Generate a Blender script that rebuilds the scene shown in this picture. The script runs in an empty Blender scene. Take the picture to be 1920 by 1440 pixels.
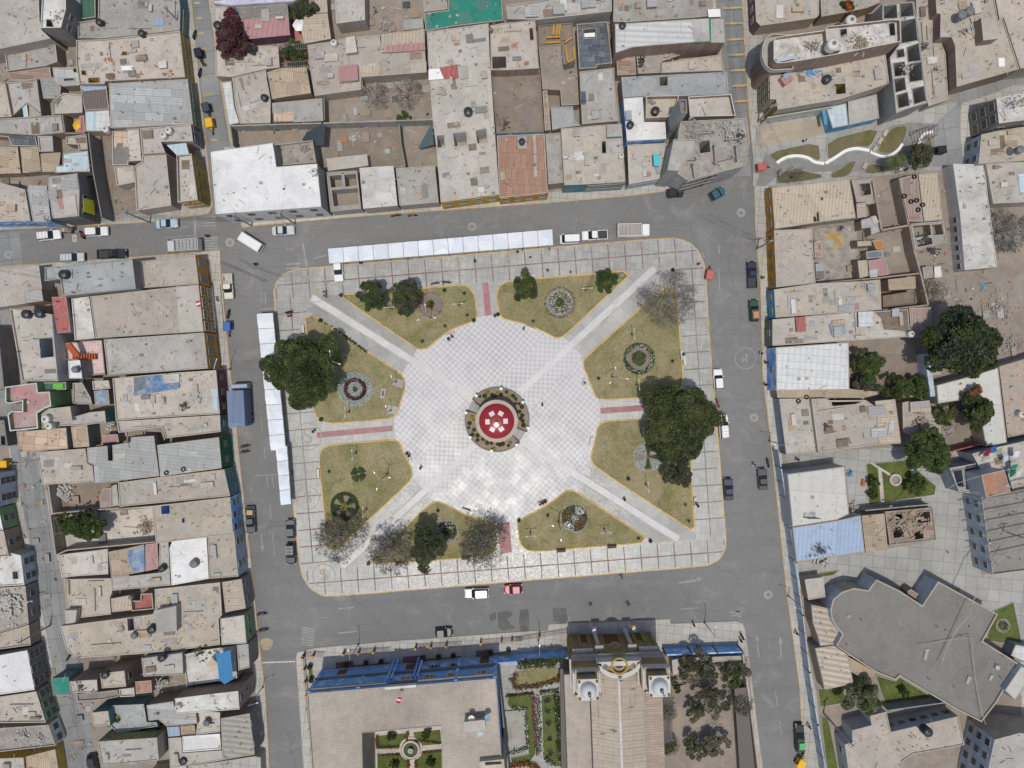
import bpy, bmesh, math, random
import numpy as np
from mathutils import Vector, Matrix
from mathutils.geometry import tessellate_polygon
R = math.radians
rnd = random.Random(7)
C = bpy.context.scene.collection
SC = bpy.context.scene

# ---------------------------------------------------------------- camera, sky, sun
HC = 133.2                                   # flying height of the drone, metres
cam = bpy.data.cameras.new('camera'); camo = bpy.data.objects.new('camera', cam); C.objects.link(camo)
camo.location = (0, 0, HC); camo.rotation_euler = (0, 0, 0)
cam.sensor_width = 36; cam.lens = 36*HC/192; cam.shift_y = -2.5/192; cam.clip_end = 3000; cam.clip_start = 1
SC.camera = camo
SUN_TILT = 12.3; SUN_AZ = 188                # from straight above; compass bearing the light comes from (0 = image top)
W = bpy.data.worlds.new('World'); SC.world = W; W.use_nodes = True
nt = W.node_tree; sky = nt.nodes.new('ShaderNodeTexSky'); sky.sky_type = 'NISHITA'; sky.sun_disc = False
sky.sun_elevation = R(90-SUN_TILT); sky.sun_rotation = R(SUN_AZ); sky.dust_density = 2.5; sky.air_density = 1.0
nt.links.new(sky.outputs[0], nt.nodes['Background'].inputs[0]); nt.nodes['Background'].inputs[1].default_value = 0.14
sun = bpy.data.lights.new('sun', 'SUN'); sun.energy = 3.25; sun.angle = R(0.53); sun.color = (1, .965, .86)
suno = bpy.data.objects.new('sun', sun); C.objects.link(suno)
sd = Vector((math.sin(R(SUN_AZ))*math.sin(R(SUN_TILT)), math.cos(R(SUN_AZ))*math.sin(R(SUN_TILT)), math.cos(R(SUN_TILT))))
suno.rotation_euler = sd.to_track_quat('Z', 'Y').to_euler(); suno.location = sd*300
SC.view_settings.view_transform = 'Standard'; SC.view_settings.look = 'None'; SC.view_settings.exposure = -0.47; SC.view_settings.gamma = 1

# ---------------------------------------------------------------- survey frames: sheet of the site plan -> metres
F0=(0,0,1);F1=(0,0,4);F2=(400,0,4);F3=(800,0,4);F4=(1160,0,4.8);F5=(1400,0,3.6923);F6=(0,340,3.84);F7=(0,680,3.84);F8=(0,1040,3.5556)
G1=(480,400,4);G2=(900,400,3.5556);G3=(480,760,4);G4=(930,760,4);R1=(1380,300,3.5556);R2=(1380,680,3.5556);R3=(1380,1035,3.5556)
R4=(900,1080,3.5556);R5=(480,1080,4);KF=(840,700,9.6)
def at(fr, x, y, h=0.0):
    k = (HC-h)/HC/10
    return Vector(((fr[0]+x/fr[2]-960)*k, (695-fr[1]-y/fr[2])*k, h))
HF = {id(F1): .72, id(F2): .68, id(F3): .86, id(F4): .8, id(F5): .72, id(F6): .88, id(F7): .74, id(F8): .72, id(R1): .84, id(R2): .8, id(R3): .7}
def hs(fr, x, y, h):                       # surveyed storey height -> metres
    if h < .9 or id(fr) not in HF: return h
    f = HF[id(fr)]; X = fr[0]+x/fr[2]; Y = fr[1]+y/fr[2]
    if Y > 680 and X < 118-(1440-Y)*.11: f = .5
    return max(2.5 if h > 2.9 else h*.9, f*min(h, 9)+1.3*max(0, h-9))
def pl(fr, pts, h=0.0): return [at(fr, x, y, h).to_2d() for x, y in pts]

# ---------------------------------------------------------------- materials
MATS = {}
class NB:
    def __init__(s, name, rough=.9, spec=.3, metal=0):
        s.m = bpy.data.materials.new(name); s.m.use_nodes = True; s.t = s.m.node_tree; s.b = s.t.nodes['Principled BSDF']
        s.b.inputs['Roughness'].default_value = rough; s.b.inputs['Specular IOR Level'].default_value = spec; s.b.inputs['Metallic'].default_value = metal
    def n(s, typ, **kw):
        nd = s.t.nodes.new('ShaderNode'+typ)
        for k, v in kw.items(): setattr(nd, k, v)
        return nd
    def L(s, a, b): s.t.links.new(a, b)
    def setv(s, sock, v):
        if hasattr(v, 'links') or isinstance(v, bpy.types.NodeSocket): s.L(v, sock)
        else: sock.default_value = v if not (isinstance(v, tuple) and len(v) == 3 and sock.type == 'RGBA') else (*v, 1)
    def pos(s, rand=True, ang=0, off=0):
        g = s.n('NewGeometry'); v = g.outputs['Position']
        if rand:
            oi = s.n('ObjectInfo'); mu = s.n('Math', operation='MULTIPLY'); s.L(oi.outputs['Random'], mu.inputs[0]); mu.inputs[1].default_value = 91.7
            ad = s.n('VectorMath', operation='ADD'); s.L(v, ad.inputs[0]); s.L(mu.outputs[0], ad.inputs[1]); v = ad.outputs[0]
        if ang or off:
            mp = s.n('Mapping'); mp.inputs['Rotation'].default_value = (0, 0, R(ang)); mp.inputs['Location'].default_value = (off, off, 0); s.L(v, mp.inputs[0]); v = mp.outputs[0]
        return v
    def noise(s, v, sc, det=5, rough=.6, dist=0):
        nd = s.n('TexNoise'); s.L(v, nd.inputs['Vector']); nd.inputs['Scale'].default_value = sc; nd.inputs['Detail'].default_value = det
        nd.inputs['Roughness'].default_value = rough; nd.inputs['Distortion'].default_value = dist; return nd.outputs[0]
    def ramp(s, f, a, b, lo=0., hi=1.):
        mr = s.n('MapRange'); s.L(f, mr.inputs[0]); mr.inputs[1].default_value = a; mr.inputs[2].default_value = b
        mr.inputs[3].default_value = lo; mr.inputs[4].default_value = hi; return mr.outputs[0]
    def mix(s, f, a, b, mode='MIX'):
        mx = s.n('Mix', data_type='RGBA', blend_type=mode)
        s.setv(mx.inputs[0], f); s.setv(mx.inputs[6], a); s.setv(mx.inputs[7], b); return mx.outputs[2]
    def mul(s, a, b):
        mu = s.n('Math', operation='MULTIPLY'); s.setv(mu.inputs[0], a); s.setv(mu.inputs[1], b); return mu.outputs[0]
    def bump(s, hgt, st=.3, dist=.05):
        bp = s.n('Bump'); bp.inputs['Strength'].default_value = st; bp.inputs['Distance'].default_value = dist; s.L(hgt, bp.inputs['Height']); s.L(bp.outputs[0], s.b.inputs['Normal'])
    def col(s, c): s.setv(s.b.inputs['Base Color'], c)
    def vary(s, c, amt=.12, hue=.0):
        oi = s.n('ObjectInfo'); h = s.n('HueSaturation'); s.L(s.ramp(oi.outputs['Random'], 0, 1, 1-amt, 1+amt), h.inputs['Value']); s.setv(h.inputs['Color'], c)
        if hue:
            fr = s.n('Math', operation='FRACT'); s.L(s.mul(oi.outputs['Random'], 17.3), fr.inputs[0]); s.L(s.ramp(fr.outputs[0], 0, 1, .5-hue, .5+hue), h.inputs['Hue'])
            s.L(s.ramp(fr.outputs[0], 0, 1, .8, 1.2), h.inputs['Saturation'])
        return h.outputs[0]
def sh(c, k): return tuple(min(1, x*k) for x in c)
def dirty(name, c, c2=None, stain=.5, sc=1., rough=.92, spec=.2, crack=.0, vary=.1, hue=0, fine=1.):
    if name in MATS: return MATS[name]
    b = NB(name, rough, spec); v = b.pos(); c2 = c2 or sh(c, .8)
    n1 = b.noise(v, .16*sc, 6, .65, .6); n2 = b.noise(v, .75*sc, 8, .7, .3); n3 = b.noise(v, 4.5*sc, 6, .7)
    col = b.mix(b.ramp(n1, .42, .62), c, c2)
    col = b.mix(b.mul(b.ramp(n2, .52, .72), stain), col, sh(c, .5))
    n4 = b.noise(b.pos(off=31), .35*sc, 7, .75, 1.2)
    col = b.mix(b.mul(b.ramp(n4, .56, .66), .35), col, sh(c, 1.28))
    vc = b.n('TexVoronoi'); nz = b.n('TexNoise'); b.L(v, nz.inputs['Vector']); nz.inputs['Scale'].default_value = 1.3; nz.inputs['Detail'].default_value = 5; av = b.n('VectorMath', operation='ADD'); b.L(v, av.inputs[0]); b.L(nz.outputs[1], av.inputs[1]); b.L(av.outputs[0], vc.inputs['Vector']); vc.inputs['Scale'].default_value = .42*sc
    sx = b.n('SeparateColor'); b.L(vc.outputs['Color'], sx.inputs[0]); col = b.mix(b.mul(b.ramp(sx.outputs[0], .55, .6), .3), col, sh(c, .74)); col = b.mix(b.mul(b.ramp(sx.outputs[1], .72, .76), .3), col, sh((c[2]*1.02, c[2], c[2]*.98), 1.12))
    n5 = b.noise(b.pos(off=77), 1.9*sc, 9, .8, .6); col = b.mix(b.mul(b.ramp(n5, .6, .68), .5), col, sh(c, .48))
    if crack:
        vo = b.n('TexVoronoi', feature='DISTANCE_TO_EDGE'); w = b.n('VectorMath', operation='ADD'); b.L(v, w.inputs[0])
        nn = b.n('TexNoise'); b.L(v, nn.inputs['Vector']); nn.inputs['Scale'].default_value = .6; b.L(nn.outputs[1], w.inputs[1]); b.L(w.outputs[0], vo.inputs['Vector']); vo.inputs['Scale'].default_value = .22
        col = b.mix(b.mul(b.ramp(vo.outputs[0], .0, .012, 1, 0), crack), col, sh(c, .45))
    col = b.mix(1., col, b.mix(n3, (.72,)*3, (1.22,)*3), 'MULTIPLY') if fine else col
    b.col(b.vary(col, vary, hue)); b.bump(n3, .5, .04); MATS[name] = b.m; return b.m
def corr(name, c, ang=5, pitch=.55, sheet=(2.2, 3.4), var=.25, metal=0., rough=.6, rust=.0, depth=.35, lng=1):
    if name in MATS: return MATS[name]
    b = NB(name, rough, .35, metal); v = b.pos(False, ang)
    sp = b.n('SeparateXYZ'); b.L(v, sp.inputs[0]); x = sp.outputs[0 if lng else 1]
    si = b.n('Math', operation='SINE'); b.L(b.mul(x, 6.283/pitch), si.inputs[0]); rib = b.ramp(si.outputs[0], -1, 1)
    br = b.n('TexBrick'); b.L(v, br.inputs['Vector']); br.inputs['Scale'].default_value = 1; br.inputs['Brick Width'].default_value = sheet[0]; br.inputs['Row Height'].default_value = sheet[1]
    br.inputs['Mortar Size'].default_value = .035; br.offset = .35; b.setv(br.inputs['Color1'], sh(c, 1+var/2)); b.setv(br.inputs['Color2'], sh(c, 1-var)); b.setv(br.inputs['Mortar'], sh(c, .55))
    col = b.mix(b.mul(rib, depth), br.outputs[0], sh(c, .5))
    n = b.noise(b.pos(), .6, 8, .7, .3); col = b.mix(b.mul(b.ramp(n, .48, .7), .45), col, sh(c, .62))
    if rust: col = b.mix(b.mul(b.ramp(b.noise(b.pos(off=9), .9, 8, .75), .5, .64), rust), col, (.22, .1, .05))
    b.col(b.vary(col, .08)); b.bump(rib, .5, .05); MATS[name] = b.m; return b.m
def paving(name, c, w, hgt, ang=0, line=None, var=.12, lw=.03, rough=.8, spec=.3, stain=.4, rn=None, off=.0, bias=0, vmul=1.):
    if name in MATS: return MATS[name]
    b = NB(name, rough, spec); v = b.pos(False, ang)
    br = b.n('TexBrick'); b.L(v, br.inputs['Vector']); br.inputs['Scale'].default_value = 1; br.inputs['Brick Width'].default_value = w; br.inputs['Row Height'].default_value = hgt
    br.inputs['Mortar Size'].default_value = lw; br.inputs['Mortar Smooth'].default_value = .2; br.offset = off; br.inputs['Bias'].default_value = bias
    b.setv(br.inputs['Color1'], sh(c, 1+var)); b.setv(br.inputs['Color2'], sh(c, 1-var)); b.setv(br.inputs['Mortar'], line or sh(c, .55))
    g = b.pos(False); n1 = b.noise(g, .35, 8, .72, .5); n2 = b.noise(g, 2.6, 7, .7, 1.5); n0 = b.noise(g, .06, 4, .6)
    col = b.mix(b.mul(b.ramp(n1, .47, .7), stain), br.outputs[0], sh(c, .6))
    col = b.mix(1., col, b.mix(n2, (.68,)*3, (1.3,)*3), 'MULTIPLY'); col = b.mix(1., col, b.mix(b.ramp(n0, .3, .7), (.78,)*3, (1.18,)*3), 'MULTIPLY')
    b.col(col)
    if rn: b.L(b.ramp(n2, .35, .65, rn[0], rn[1]), b.b.inputs['Roughness'])
    b.bump(n2, .35 if rn else .25, .05); MATS[name] = b.m; return b.m
def plain(name, c, rough=.7, spec=.3, metal=0., n=.12, emit=0, alpha=None):
    if name in MATS: return MATS[name]
    b = NB(name, rough, spec, metal)
    if n:
        nn = b.noise(b.pos(), 2.2, 6, .65); b.col(b.mix(nn, sh(c, 1-n), sh(c, 1+n)))
    else: b.col((*c, 1))
    if emit: b.setv(b.b.inputs['Emission Color'], c); b.b.inputs['Emission Strength'].default_value = emit
    if alpha: b.b.inputs['Alpha'].default_value = alpha
    MATS[name] = b.m; return b.m
def leafm(name, c, c2, trans=.25, dead=None):
    if name in MATS: return MATS[name]
    b = NB(name, .55, .25); v = b.pos(); n1 = b.noise(v, .45, 3, .5); n2 = b.noise(v, 6., 3, .6)
    col = b.mix(b.ramp(n1, .35, .65), c, c2); col = b.mix(1., col, b.mix(b.ramp(n2, .3, .7), (.55,)*3, (1.5,)*3), 'MULTIPLY')
    if dead: col = b.mix(b.ramp(b.noise(b.pos(off=5), 3., 2, .5), .58, .62), col, dead)
    b.col(col); b.b.inputs['Subsurface Weight'].default_value = 0; MATS[name] = b.m; return b.m

# ---------------------------------------------------------------- geometry helpers
def area(p): return sum(p[i][0]*p[(i+1) % len(p)][1]-p[(i+1) % len(p)][0]*p[i][1] for i in range(len(p)))/2
def ccw(p): p = [Vector((q[0], q[1])) for q in p]; return p if area(p) > 0 else p[::-1]
def inset(p, d):
    p = ccw(p); out = []; n = len(p)
    for i in range(n):
        a, b, c = p[i-1], p[i], p[(i+1) % n]; e1 = (b-a).normalized(); e2 = (c-b).normalized()
        n1 = Vector((-e1.y, e1.x)); n2 = Vector((-e2.y, e2.x)); m = n1+n2
        if m.length < .05: out.append(b+n1*d); continue
        m.normalize(); k = d/max(.45, m.dot(n1)); out.append(b+m*k)
    return out
def chaikin(p, it=2, q=.22):
    for _ in range(it):
        o = []
        for i in range(len(p)): a = p[i]; b = p[(i+1) % len(p)]; o += [a.lerp(b, q), a.lerp(b, 1-q)]
        p = o
    return p
class MB:
    def __init__(s): s.v = []; s.f = []; s.mi = []; s.ms = []
    def m(s, mat):
        if mat not in s.ms: s.ms.append(mat)
        return s.ms.index(mat)
    def add(s, vs, fs, mat):
        o = len(s.v); s.v += [tuple(v) for v in vs]; k = s.m(mat)
        for f in fs: s.f.append(tuple(i+o for i in f)); s.mi.append(k)
    def poly(s, p, z, mat, holes=()):
        p = ccw(p); loops = [[Vector((q[0], q[1], 0)) for q in p]]+[[Vector((q[0], q[1], 0)) for q in ccw(h)[::-1]] for h in holes]
        tr = tessellate_polygon(loops); vs = [(q.x, q.y, z) for l in loops for q in l]; fs = []
        for t in tr:
            a, b, c = (Vector(vs[i]) for i in t); fs.append(t if (b-a).cross(c-a).z > 0 else t[::-1])
        s.add(vs, fs, mat)
    def skirt(s, p, z0, z1, mat, flip=False):
        p = ccw(p); n = len(p); vs = [(q.x, q.y, z0) for q in p]+[(q.x, q.y, z1) for q in p]
        fs = [(i, (i+1) % n, n+(i+1) % n, n+i) for i in range(n)]
        s.add(vs, [f[::-1] for f in fs] if flip else fs, mat)
    def prism(s, p, z0, z1, mat, side=None, holes=()):
        s.poly(p, z1, mat, holes); s.skirt(p, z0, z1, side or mat)
        for h in holes: s.skirt(h, z0, z1, side or mat, True)
    def ring(s, p, d, z0, z1, mat, side=None):
        p = ccw(p); q = inset(p, d); n = len(p)
        s.add([(a.x, a.y, z1) for a in p]+[(a.x, a.y, z1) for a in q], [(i, (i+1) % n, n+(i+1) % n, n+i) for i in range(n)], mat)
        s.skirt(p, z0, z1, side or mat); s.skirt(q, z0, z1, side or mat, True)
    def box(s, c, d, mat, rz=0, M=None):
        x, y, z = (q/2 for q in d); T = Matrix.Translation(c) @ Matrix.Rotation(rz, 4, 'Z') @ (M or Matrix())
        vs = [T @ Vector((a*x, b*y, e*z)) for a in (-1, 1) for b in (-1, 1) for e in (-1, 1)]
        s.add(vs, [(0, 1, 3, 2), (4, 6, 7, 5), (0, 4, 5, 1), (2, 3, 7, 6), (0, 2, 6, 4), (1, 5, 7, 3)], mat)
    def tube(s, a, b, r0, r1, mat, n=6, cap=True):
        a = Vector(a); b = Vector(b); d = (b-a)
        if d.length < 1e-5: return
        q = d.to_track_quat('Z', 'Y'); vs = []
        for c, r in ((a, r0), (b, r1)): vs += [c+q @ Vector((r*math.cos(2*math.pi*i/n), r*math.sin(2*math.pi*i/n), 0)) for i in range(n)]
        fs = [(i, (i+1) % n, n+(i+1) % n, n+i) for i in range(n)]
        if cap: fs += [tuple(range(n-1, -1, -1)), tuple(range(n, 2*n))]
        s.add(vs, fs, mat)
    def wire(s, pts, r, mat, n=5):
        for a, b in zip(pts, pts[1:]): s.tube(a, b, r, r, mat, n, False)
    def lathe(s, c, prof, mat, n=20, ang0=0, ang1=2*math.pi, closed=True):
        c = Vector(c); vs = []; k = len(prof); N = n if closed else n+1
        for i in range(N):
            a = ang0+(ang1-ang0)*i/n; vs += [c+Vector((r*math.cos(a), r*math.sin(a), z)) for r, z in prof]
        fs = []
        for i in range(n):
            j = (i+1) % N
            for t in range(k-1): fs.append((i*k+t, j*k+t, j*k+t+1, i*k+t+1))
        s.add(vs, fs, mat)
    def rings(s, rs, mat, cap0=True, cap1=True):
        # rs: list of rings (equal number of points)
        n = len(rs[0]); vs = [p for r in rs for p in r]; fs = []
        for k in range(len(rs)-1): fs += [(k*n+i, k*n+(i+1) % n, (k+1)*n+(i+1) % n, (k+1)*n+i) for i in range(n)]
        if cap0: fs.append(tuple(range(n-1, -1, -1)))
        if cap1: fs.append(tuple((len(rs)-1)*n+i for i in range(n)))
        s.add(vs, fs, mat)
    def quads(s, arr, mat):
        o = len(s.v); k = s.m(mat); s.v += [tuple(v) for v in arr.reshape(-1, 3).tolist()]
        for i in range(len(arr)): s.f.append((o+4*i, o+4*i+1, o+4*i+2, o+4*i+3)); s.mi.append(k)
    def build(s, name, parent=None, org=(0, 0, 0), smooth=False):
        me = bpy.data.meshes.new(name); ox, oy, oz = org
        me.from_pydata([(x-ox, y-oy, z-oz) for x, y, z in s.v], [], s.f)
        for mt in s.ms: me.materials.append(mt)
        me.polygons.foreach_set('material_index', s.mi)
        if smooth: me.polygons.foreach_set('use_smooth', [True]*len(s.f))
        me.update(); o = bpy.data.objects.new(name, me); C.objects.link(o)
        if parent: o.parent = parent
        else: o.location = org
        return o
def tag(o, label=None, cat=None, group=None, kind=None):
    if label: o['label'] = label
    if cat: o['category'] = cat
    if group: o['group'] = group
    if kind: o['kind'] = kind
    return o
def thing(name, loc, label, cat, group=None, rz=0):
    o = bpy.data.objects.new(name, None); C.objects.link(o); o.location = loc; o.rotation_euler = (0, 0, rz); o.empty_display_size = .3
    return tag(o, label, cat, group)
def dup(root, loc, rz, label, group=None, swap=None):
    r = root.copy(); C.objects.link(r); r.location = loc; r.rotation_euler = (0, 0, rz); r['label'] = label
    if group: r['group'] = group
    for ch in list(root.children):
        c = ch.copy(); C.objects.link(c); c.parent = r
        for g in ch.children: d = g.copy(); C.objects.link(d); d.parent = c
    return r
def struct(mb, name, label=None): return tag(mb.build(name), label, kind='structure')
def circ(c, r, n=32, a0=0, a1=2*math.pi): return [Vector((c[0]+r*math.cos(a0+(a1-a0)*i/n), c[1]+r*math.sin(a0+(a1-a0)*i/n))) for i in range(n if a1-a0 > 6.28 else n+1)]
def lineq(mb, a, b, w, z, mat):
    a = Vector(a[:2]); b = Vector(b[:2]); d = (b-a).normalized(); n = Vector((-d.y, d.x))*w/2
    mb.add([(*(a-n), z), (*(b-n), z), (*(b+n), z), (*(a+n), z)], [(0, 1, 2, 3)], mat)
def text_mesh(s, size, mat, loc, rz=0, rx=0, parent=None, name='lettering', ext=.004):
    cu = bpy.data.curves.new('t', 'FONT'); cu.body = s; cu.size = size; cu.align_x = 'CENTER'; cu.align_y = 'CENTER'; cu.extrude = ext
    t = bpy.data.objects.new('t', cu); C.objects.link(t); dg = bpy.context.evaluated_depsgraph_get(); me = bpy.data.meshes.new_from_object(t.evaluated_get(dg))
    bpy.data.objects.remove(t); o = bpy.data.objects.new(name, me); C.objects.link(o); me.materials.clear(); me.materials.append(mat)
    o.location = loc; o.rotation_euler = (rx, 0, rz)
    if parent: o.parent = parent
    return o

# ---------------------------------------------------------------- shared materials
BEIGE = (.48, .428, .365)
dust = dirty('dusty_concrete', BEIGE, (.405, .362, .31), .7, 1, crack=.3, vary=.1, hue=.008)
dust2 = dirty('dusty_pinkish', (.475, .42, .366), (.41, .365, .32), .65, .8, crack=.25)
pale = dirty('pale_concrete', (.52, .482, .43), (.42, .388, .345), .55, 1, crack=.22)
greyc = dirty('grey_concrete', (.42, .40, .37), (.34, .32, .295), .6, 1.1, crack=.3)
gdark = dirty('dark_concrete', (.25, .24, .225), (.19, .18, .17), .5)
bluegr = dirty('bluish_concrete', (.37, .385, .385), (.31, .32, .325), .55, 1, crack=.2)
white = dirty('white_roof_paint', (.73, .725, .72), (.63, .62, .61), .22, .9, crack=.25, vary=.03)
dirtywhite = dirty('stained_white', (.62, .60, .57), (.45, .43, .40), .6, 1.2)
gravelw = dirty('white_debris', (.60, .58, .56), (.34, .31, .27), .9, 3.2)
peach = paving('peach_boards', (.53, .39, .30), 2.2, 1.4, 5, var=.14, lw=.05)
terra = corr('terracotta_roof', (.39, .235, .17), 4, .45, (1.1, 2.8), .12, depth=.3, rough=.85)
pink = corr('pink_sheet', (.43, .235, .235), 8, .9, (.9, 6), .08, depth=.2)
redsh = corr('red_sheet', (.42, .13, .12), 8, .8, (.9, 6), .1, depth=.2)
cgrey = corr('grey_corrugated', (.36, .36, .35), 6, .6, (2.6, 3.6), .1, depth=.3, lng=0)
clight = corr('light_corrugated', (.44, .44, .435), 3, .45, (3.4, 1.5), .22, depth=.25, lng=0)
cwhite = corr('white_corrugated', (.61, .615, .61), 4, 1.05, (30, 1.3), .05, depth=.22, rough=.5)
cpale = corr('pale_corrugated', (.54, .53, .495), 4, 2.1, (30, 9), .08, depth=.08, rough=.6)
cwh2 = corr('white_ribbed_sheet', (.61, .61, .60), 2, 1.0, (6, 3.4), .04, depth=.4, lng=0)
cream = corr('cream_ribbed', (.50, .42, .325), 5, .62, (9, 5.2), .08, depth=.4)
creamy = corr('cream_ribbed_lengthwise', (.50, .42, .33), -2, .5, (2.5, 1.2), .12, depth=.35, lng=0)
bigrib = corr('tan_deep_ribs', (.52, .44, .36), 10, 1.0, (60, 60), .03, depth=.75, lng=0)
olrib = corr('olive_ribs', (.37, .355, .31), 6, .95, (60, 60), .03, depth=.7, lng=0)
reed = corr('reed_mat', (.47, .375, .27), 6, .38, (2.4, 2.1), .2, depth=.55, rough=.95)
reed2 = corr('reed_mat_lengthwise', (.46, .37, .27), 8, .4, (3., 2.), .2, depth=.5, rough=.95, lng=0)
wood = corr('weathered_boards', (.36, .27, .215), 5, .5, (2.5, .8), .4, depth=.4, rust=.3, lng=0)
rusty = corr('rusty_sheet', (.36, .275, .24), 0, .55, (1.2, 4), .3, depth=.4, rust=.55)
brownc = corr('brown_corrugated', (.17, .14, .13), 8, .55, (20, 20), .1, depth=.5, rust=.1)
bluesh = corr('blue_sheet', (.31, .40, .53), 4, .75, (8, 20), .08, depth=.25)
ltblue = corr('light_blue_sheet', (.50, .60, .66), 3, 1.2, (3, 5), .1, depth=.15)
greensh = corr('green_sheet', (.06, .15, .10), 2, .9, (3, 5), .2, depth=.3)
slate = paving('slate_boards', (.125, .14, .165), 1.3, 1.1, 4, var=.35, lw=.05, off=.4)
net = dirty('green_net', (.035, .22, .17), (.04, .26, .20), .2, 1)
bluetarp = dirty('blue_tarp', (.10, .20, .36), (.30, .34, .38), .7, 3)
greytarp = dirty('grey_tarp', (.22, .26, .30), (.15, .17, .20), .7, 3)
soilroof = dirty('soil_roof', (.20, .155, .12), (.24, .19, .15), .5, 2)
redfl = dirty('red_floor', (.40, .11, .10), (.42, .20, .18), .4, 2)
redgrey = dirty('red_grey_terrace', (.45, .22, .215), (.36, .34, .33), .5, 1.4)
dirt = dirty('bare_earth', (.33, .28, .235), (.26, .22, .185), .45, 1.3, vary=.03)
dirt2 = dirty('brown_earth', (.28, .23, .185), (.22, .18, .15), .6, 1.6, vary=.03)
rubm = dirty('rubble', (.40, .36, .32), (.27, .25, .23), .7, 5)
asphalt = None
def mk_asphalt():
    b = NB('worn_asphalt', .82, .35); g = b.pos(False)
    n0 = b.noise(g, .035, 4, .55, .3); n1 = b.noise(g, .22, 8, .7, .8); n2 = b.noise(g, 3.2, 8, .75); 
    mp = b.n('Mapping'); mp.inputs['Rotation'].default_value = (0, 0, R(-5)); mp.inputs['Scale'].default_value = (.03, .6, 1); b.L(g, mp.inputs[0]); st = b.noise(mp.outputs[0], .8, 7, .7)
    col = b.mix(b.ramp(n0, .35, .65), (.172, .171, .171), (.205, .202, .199)); col = b.mix(b.mul(b.ramp(n1, .52, .7), .6), col, (.285, .278, .265))
    col = b.mix(b.mul(b.ramp(b.noise(b.pos(False, off=40), .3, 7, .7, .5), .6, .7), .35), col, (.125, .126, .13)); col = b.mix(b.mul(b.ramp(st, .48, .66), .35), col, (.14, .14, .143))
    col = b.mix(1., col, b.mix(n2, (.78,)*3, (1.2,)*3), 'MULTIPLY'); sp = b.noise(b.pos(False, off=12), .9, 9, .82, .4); col = b.mix(b.mul(b.ramp(sp, .62, .68), .5), col, (.085, .086, .09)); vo = b.n('TexVoronoi', feature='DISTANCE_TO_EDGE'); wv = b.n('VectorMath', operation='ADD'); nn = b.n('TexNoise'); b.L(g, nn.inputs['Vector']); nn.inputs['Scale'].default_value = .5; b.L(g, wv.inputs[0]); b.L(nn.outputs[1], wv.inputs[1]); b.L(wv.outputs[0], vo.inputs['Vector']); vo.inputs['Scale'].default_value = .1; col = b.mix(b.mul(b.ramp(vo.outputs[0], 0, .008, 1, 0), .4), col, (.1, .1, .1)); b.col(col); b.bump(n2, .3, .02); return b.m
asphalt = mk_asphalt()
conc_road = paving('concrete_road', (.25, .255, .26), 3.6, 4.2, -8, var=.1, lw=.05, stain=.35)
walk = paving('pavement_slabs', (.43, .415, .385), 1.5, 1.5, 5, var=.07, lw=.04, stain=.3)
walkd = paving('grey_pavement', (.36, .355, .34), 2.2, 2.2, 5, var=.08, lw=.04, stain=.35)
yell = dirty('faded_yellow_paint', (.55, .36, .13), (.48, .37, .22), .4, 3, vary=0)
yell2 = dirty('yellow_kerb_paint', (.66, .42, .11), (.60, .42, .17), .3, 3, vary=0)
yfaint = dirty('rubbed_yellow_paint', (.42, .37, .27), (.37, .35, .30), .5, 3, vary=0)
wfaint = dirty('rubbed_white_paint', (.34, .34, .335), (.25, .25, .248), .6, 4, vary=0)
bluekerb = dirty('blue_grey_patch', (.17, .2, .24), None, .4, 2, vary=0)
steel = plain('galvanised_steel', (.42, .43, .44), .45, .5, .6)
dmetal = plain('dark_metal', (.03, .03, .035), .5, .4)
blackp = plain('black_plastic', (.018, .02, .022), .45, .4)
rubber = plain('rubber', (.02, .02, .02), .85, .2)
glass = plain('dark_glass', (.02, .026, .032), .12, .6, n=0)
concw = dirty('bare_concrete_wall', (.38, .365, .345), (.31, .30, .285), .4, 2)
dkwall = dirty('dark_plaster_wall', (.25, .235, .22), (.20, .19, .18), .4, 2)
beigew = dirty('beige_plaster_wall', (.43, .375, .315), (.36, .31, .26), .4, 2)
brickw = paving('brick_wall', (.31, .215, .17), .5, .25, 0, line=(.25, .23, .21), var=.15, lw=.02)
adobe = dirty('adobe_wall', (.36, .28, .215), (.30, .235, .18), .4, 2)
def pw(name, c): return dirty(name, c, sh(c, .85), .25, 2, rough=.75, vary=.04)
orangew = pw('ochre_facade', (.62, .31, .045)); yelloww = pw('yellow_facade', (.62, .42, .08)); greenw = pw('green_facade', (.24, .36, .19)); tealw = pw('teal_facade', (.10, .24, .25))
bluew = pw('blue_facade', (.23, .46, .88)); slatew = pw('blue_grey_facade', (.26, .32, .38)); ltbluew = pw('light_blue_facade', (.42, .50, .58)); whitew = pw('white_facade', (.68, .67, .65)); maroonw = pw('maroon_facade', (.20, .10, .12))
dgreenw = pw('dark_green_facade', (.02, .14, .07)); olivew = pw('olive_facade', (.30, .27, .08)); cyanw = pw('cyan_facade', (.10, .34, .52)); lilac = pw('lilac_wall', (.53, .52, .66)); purplew = pw('purple_facade', (.17, .10, .22))
whitep = plain('white_paint', (.78, .78, .77), .5, .4, n=.05)
greyp = plain('grey_paint', (.40, .42, .45), .6)
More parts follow.
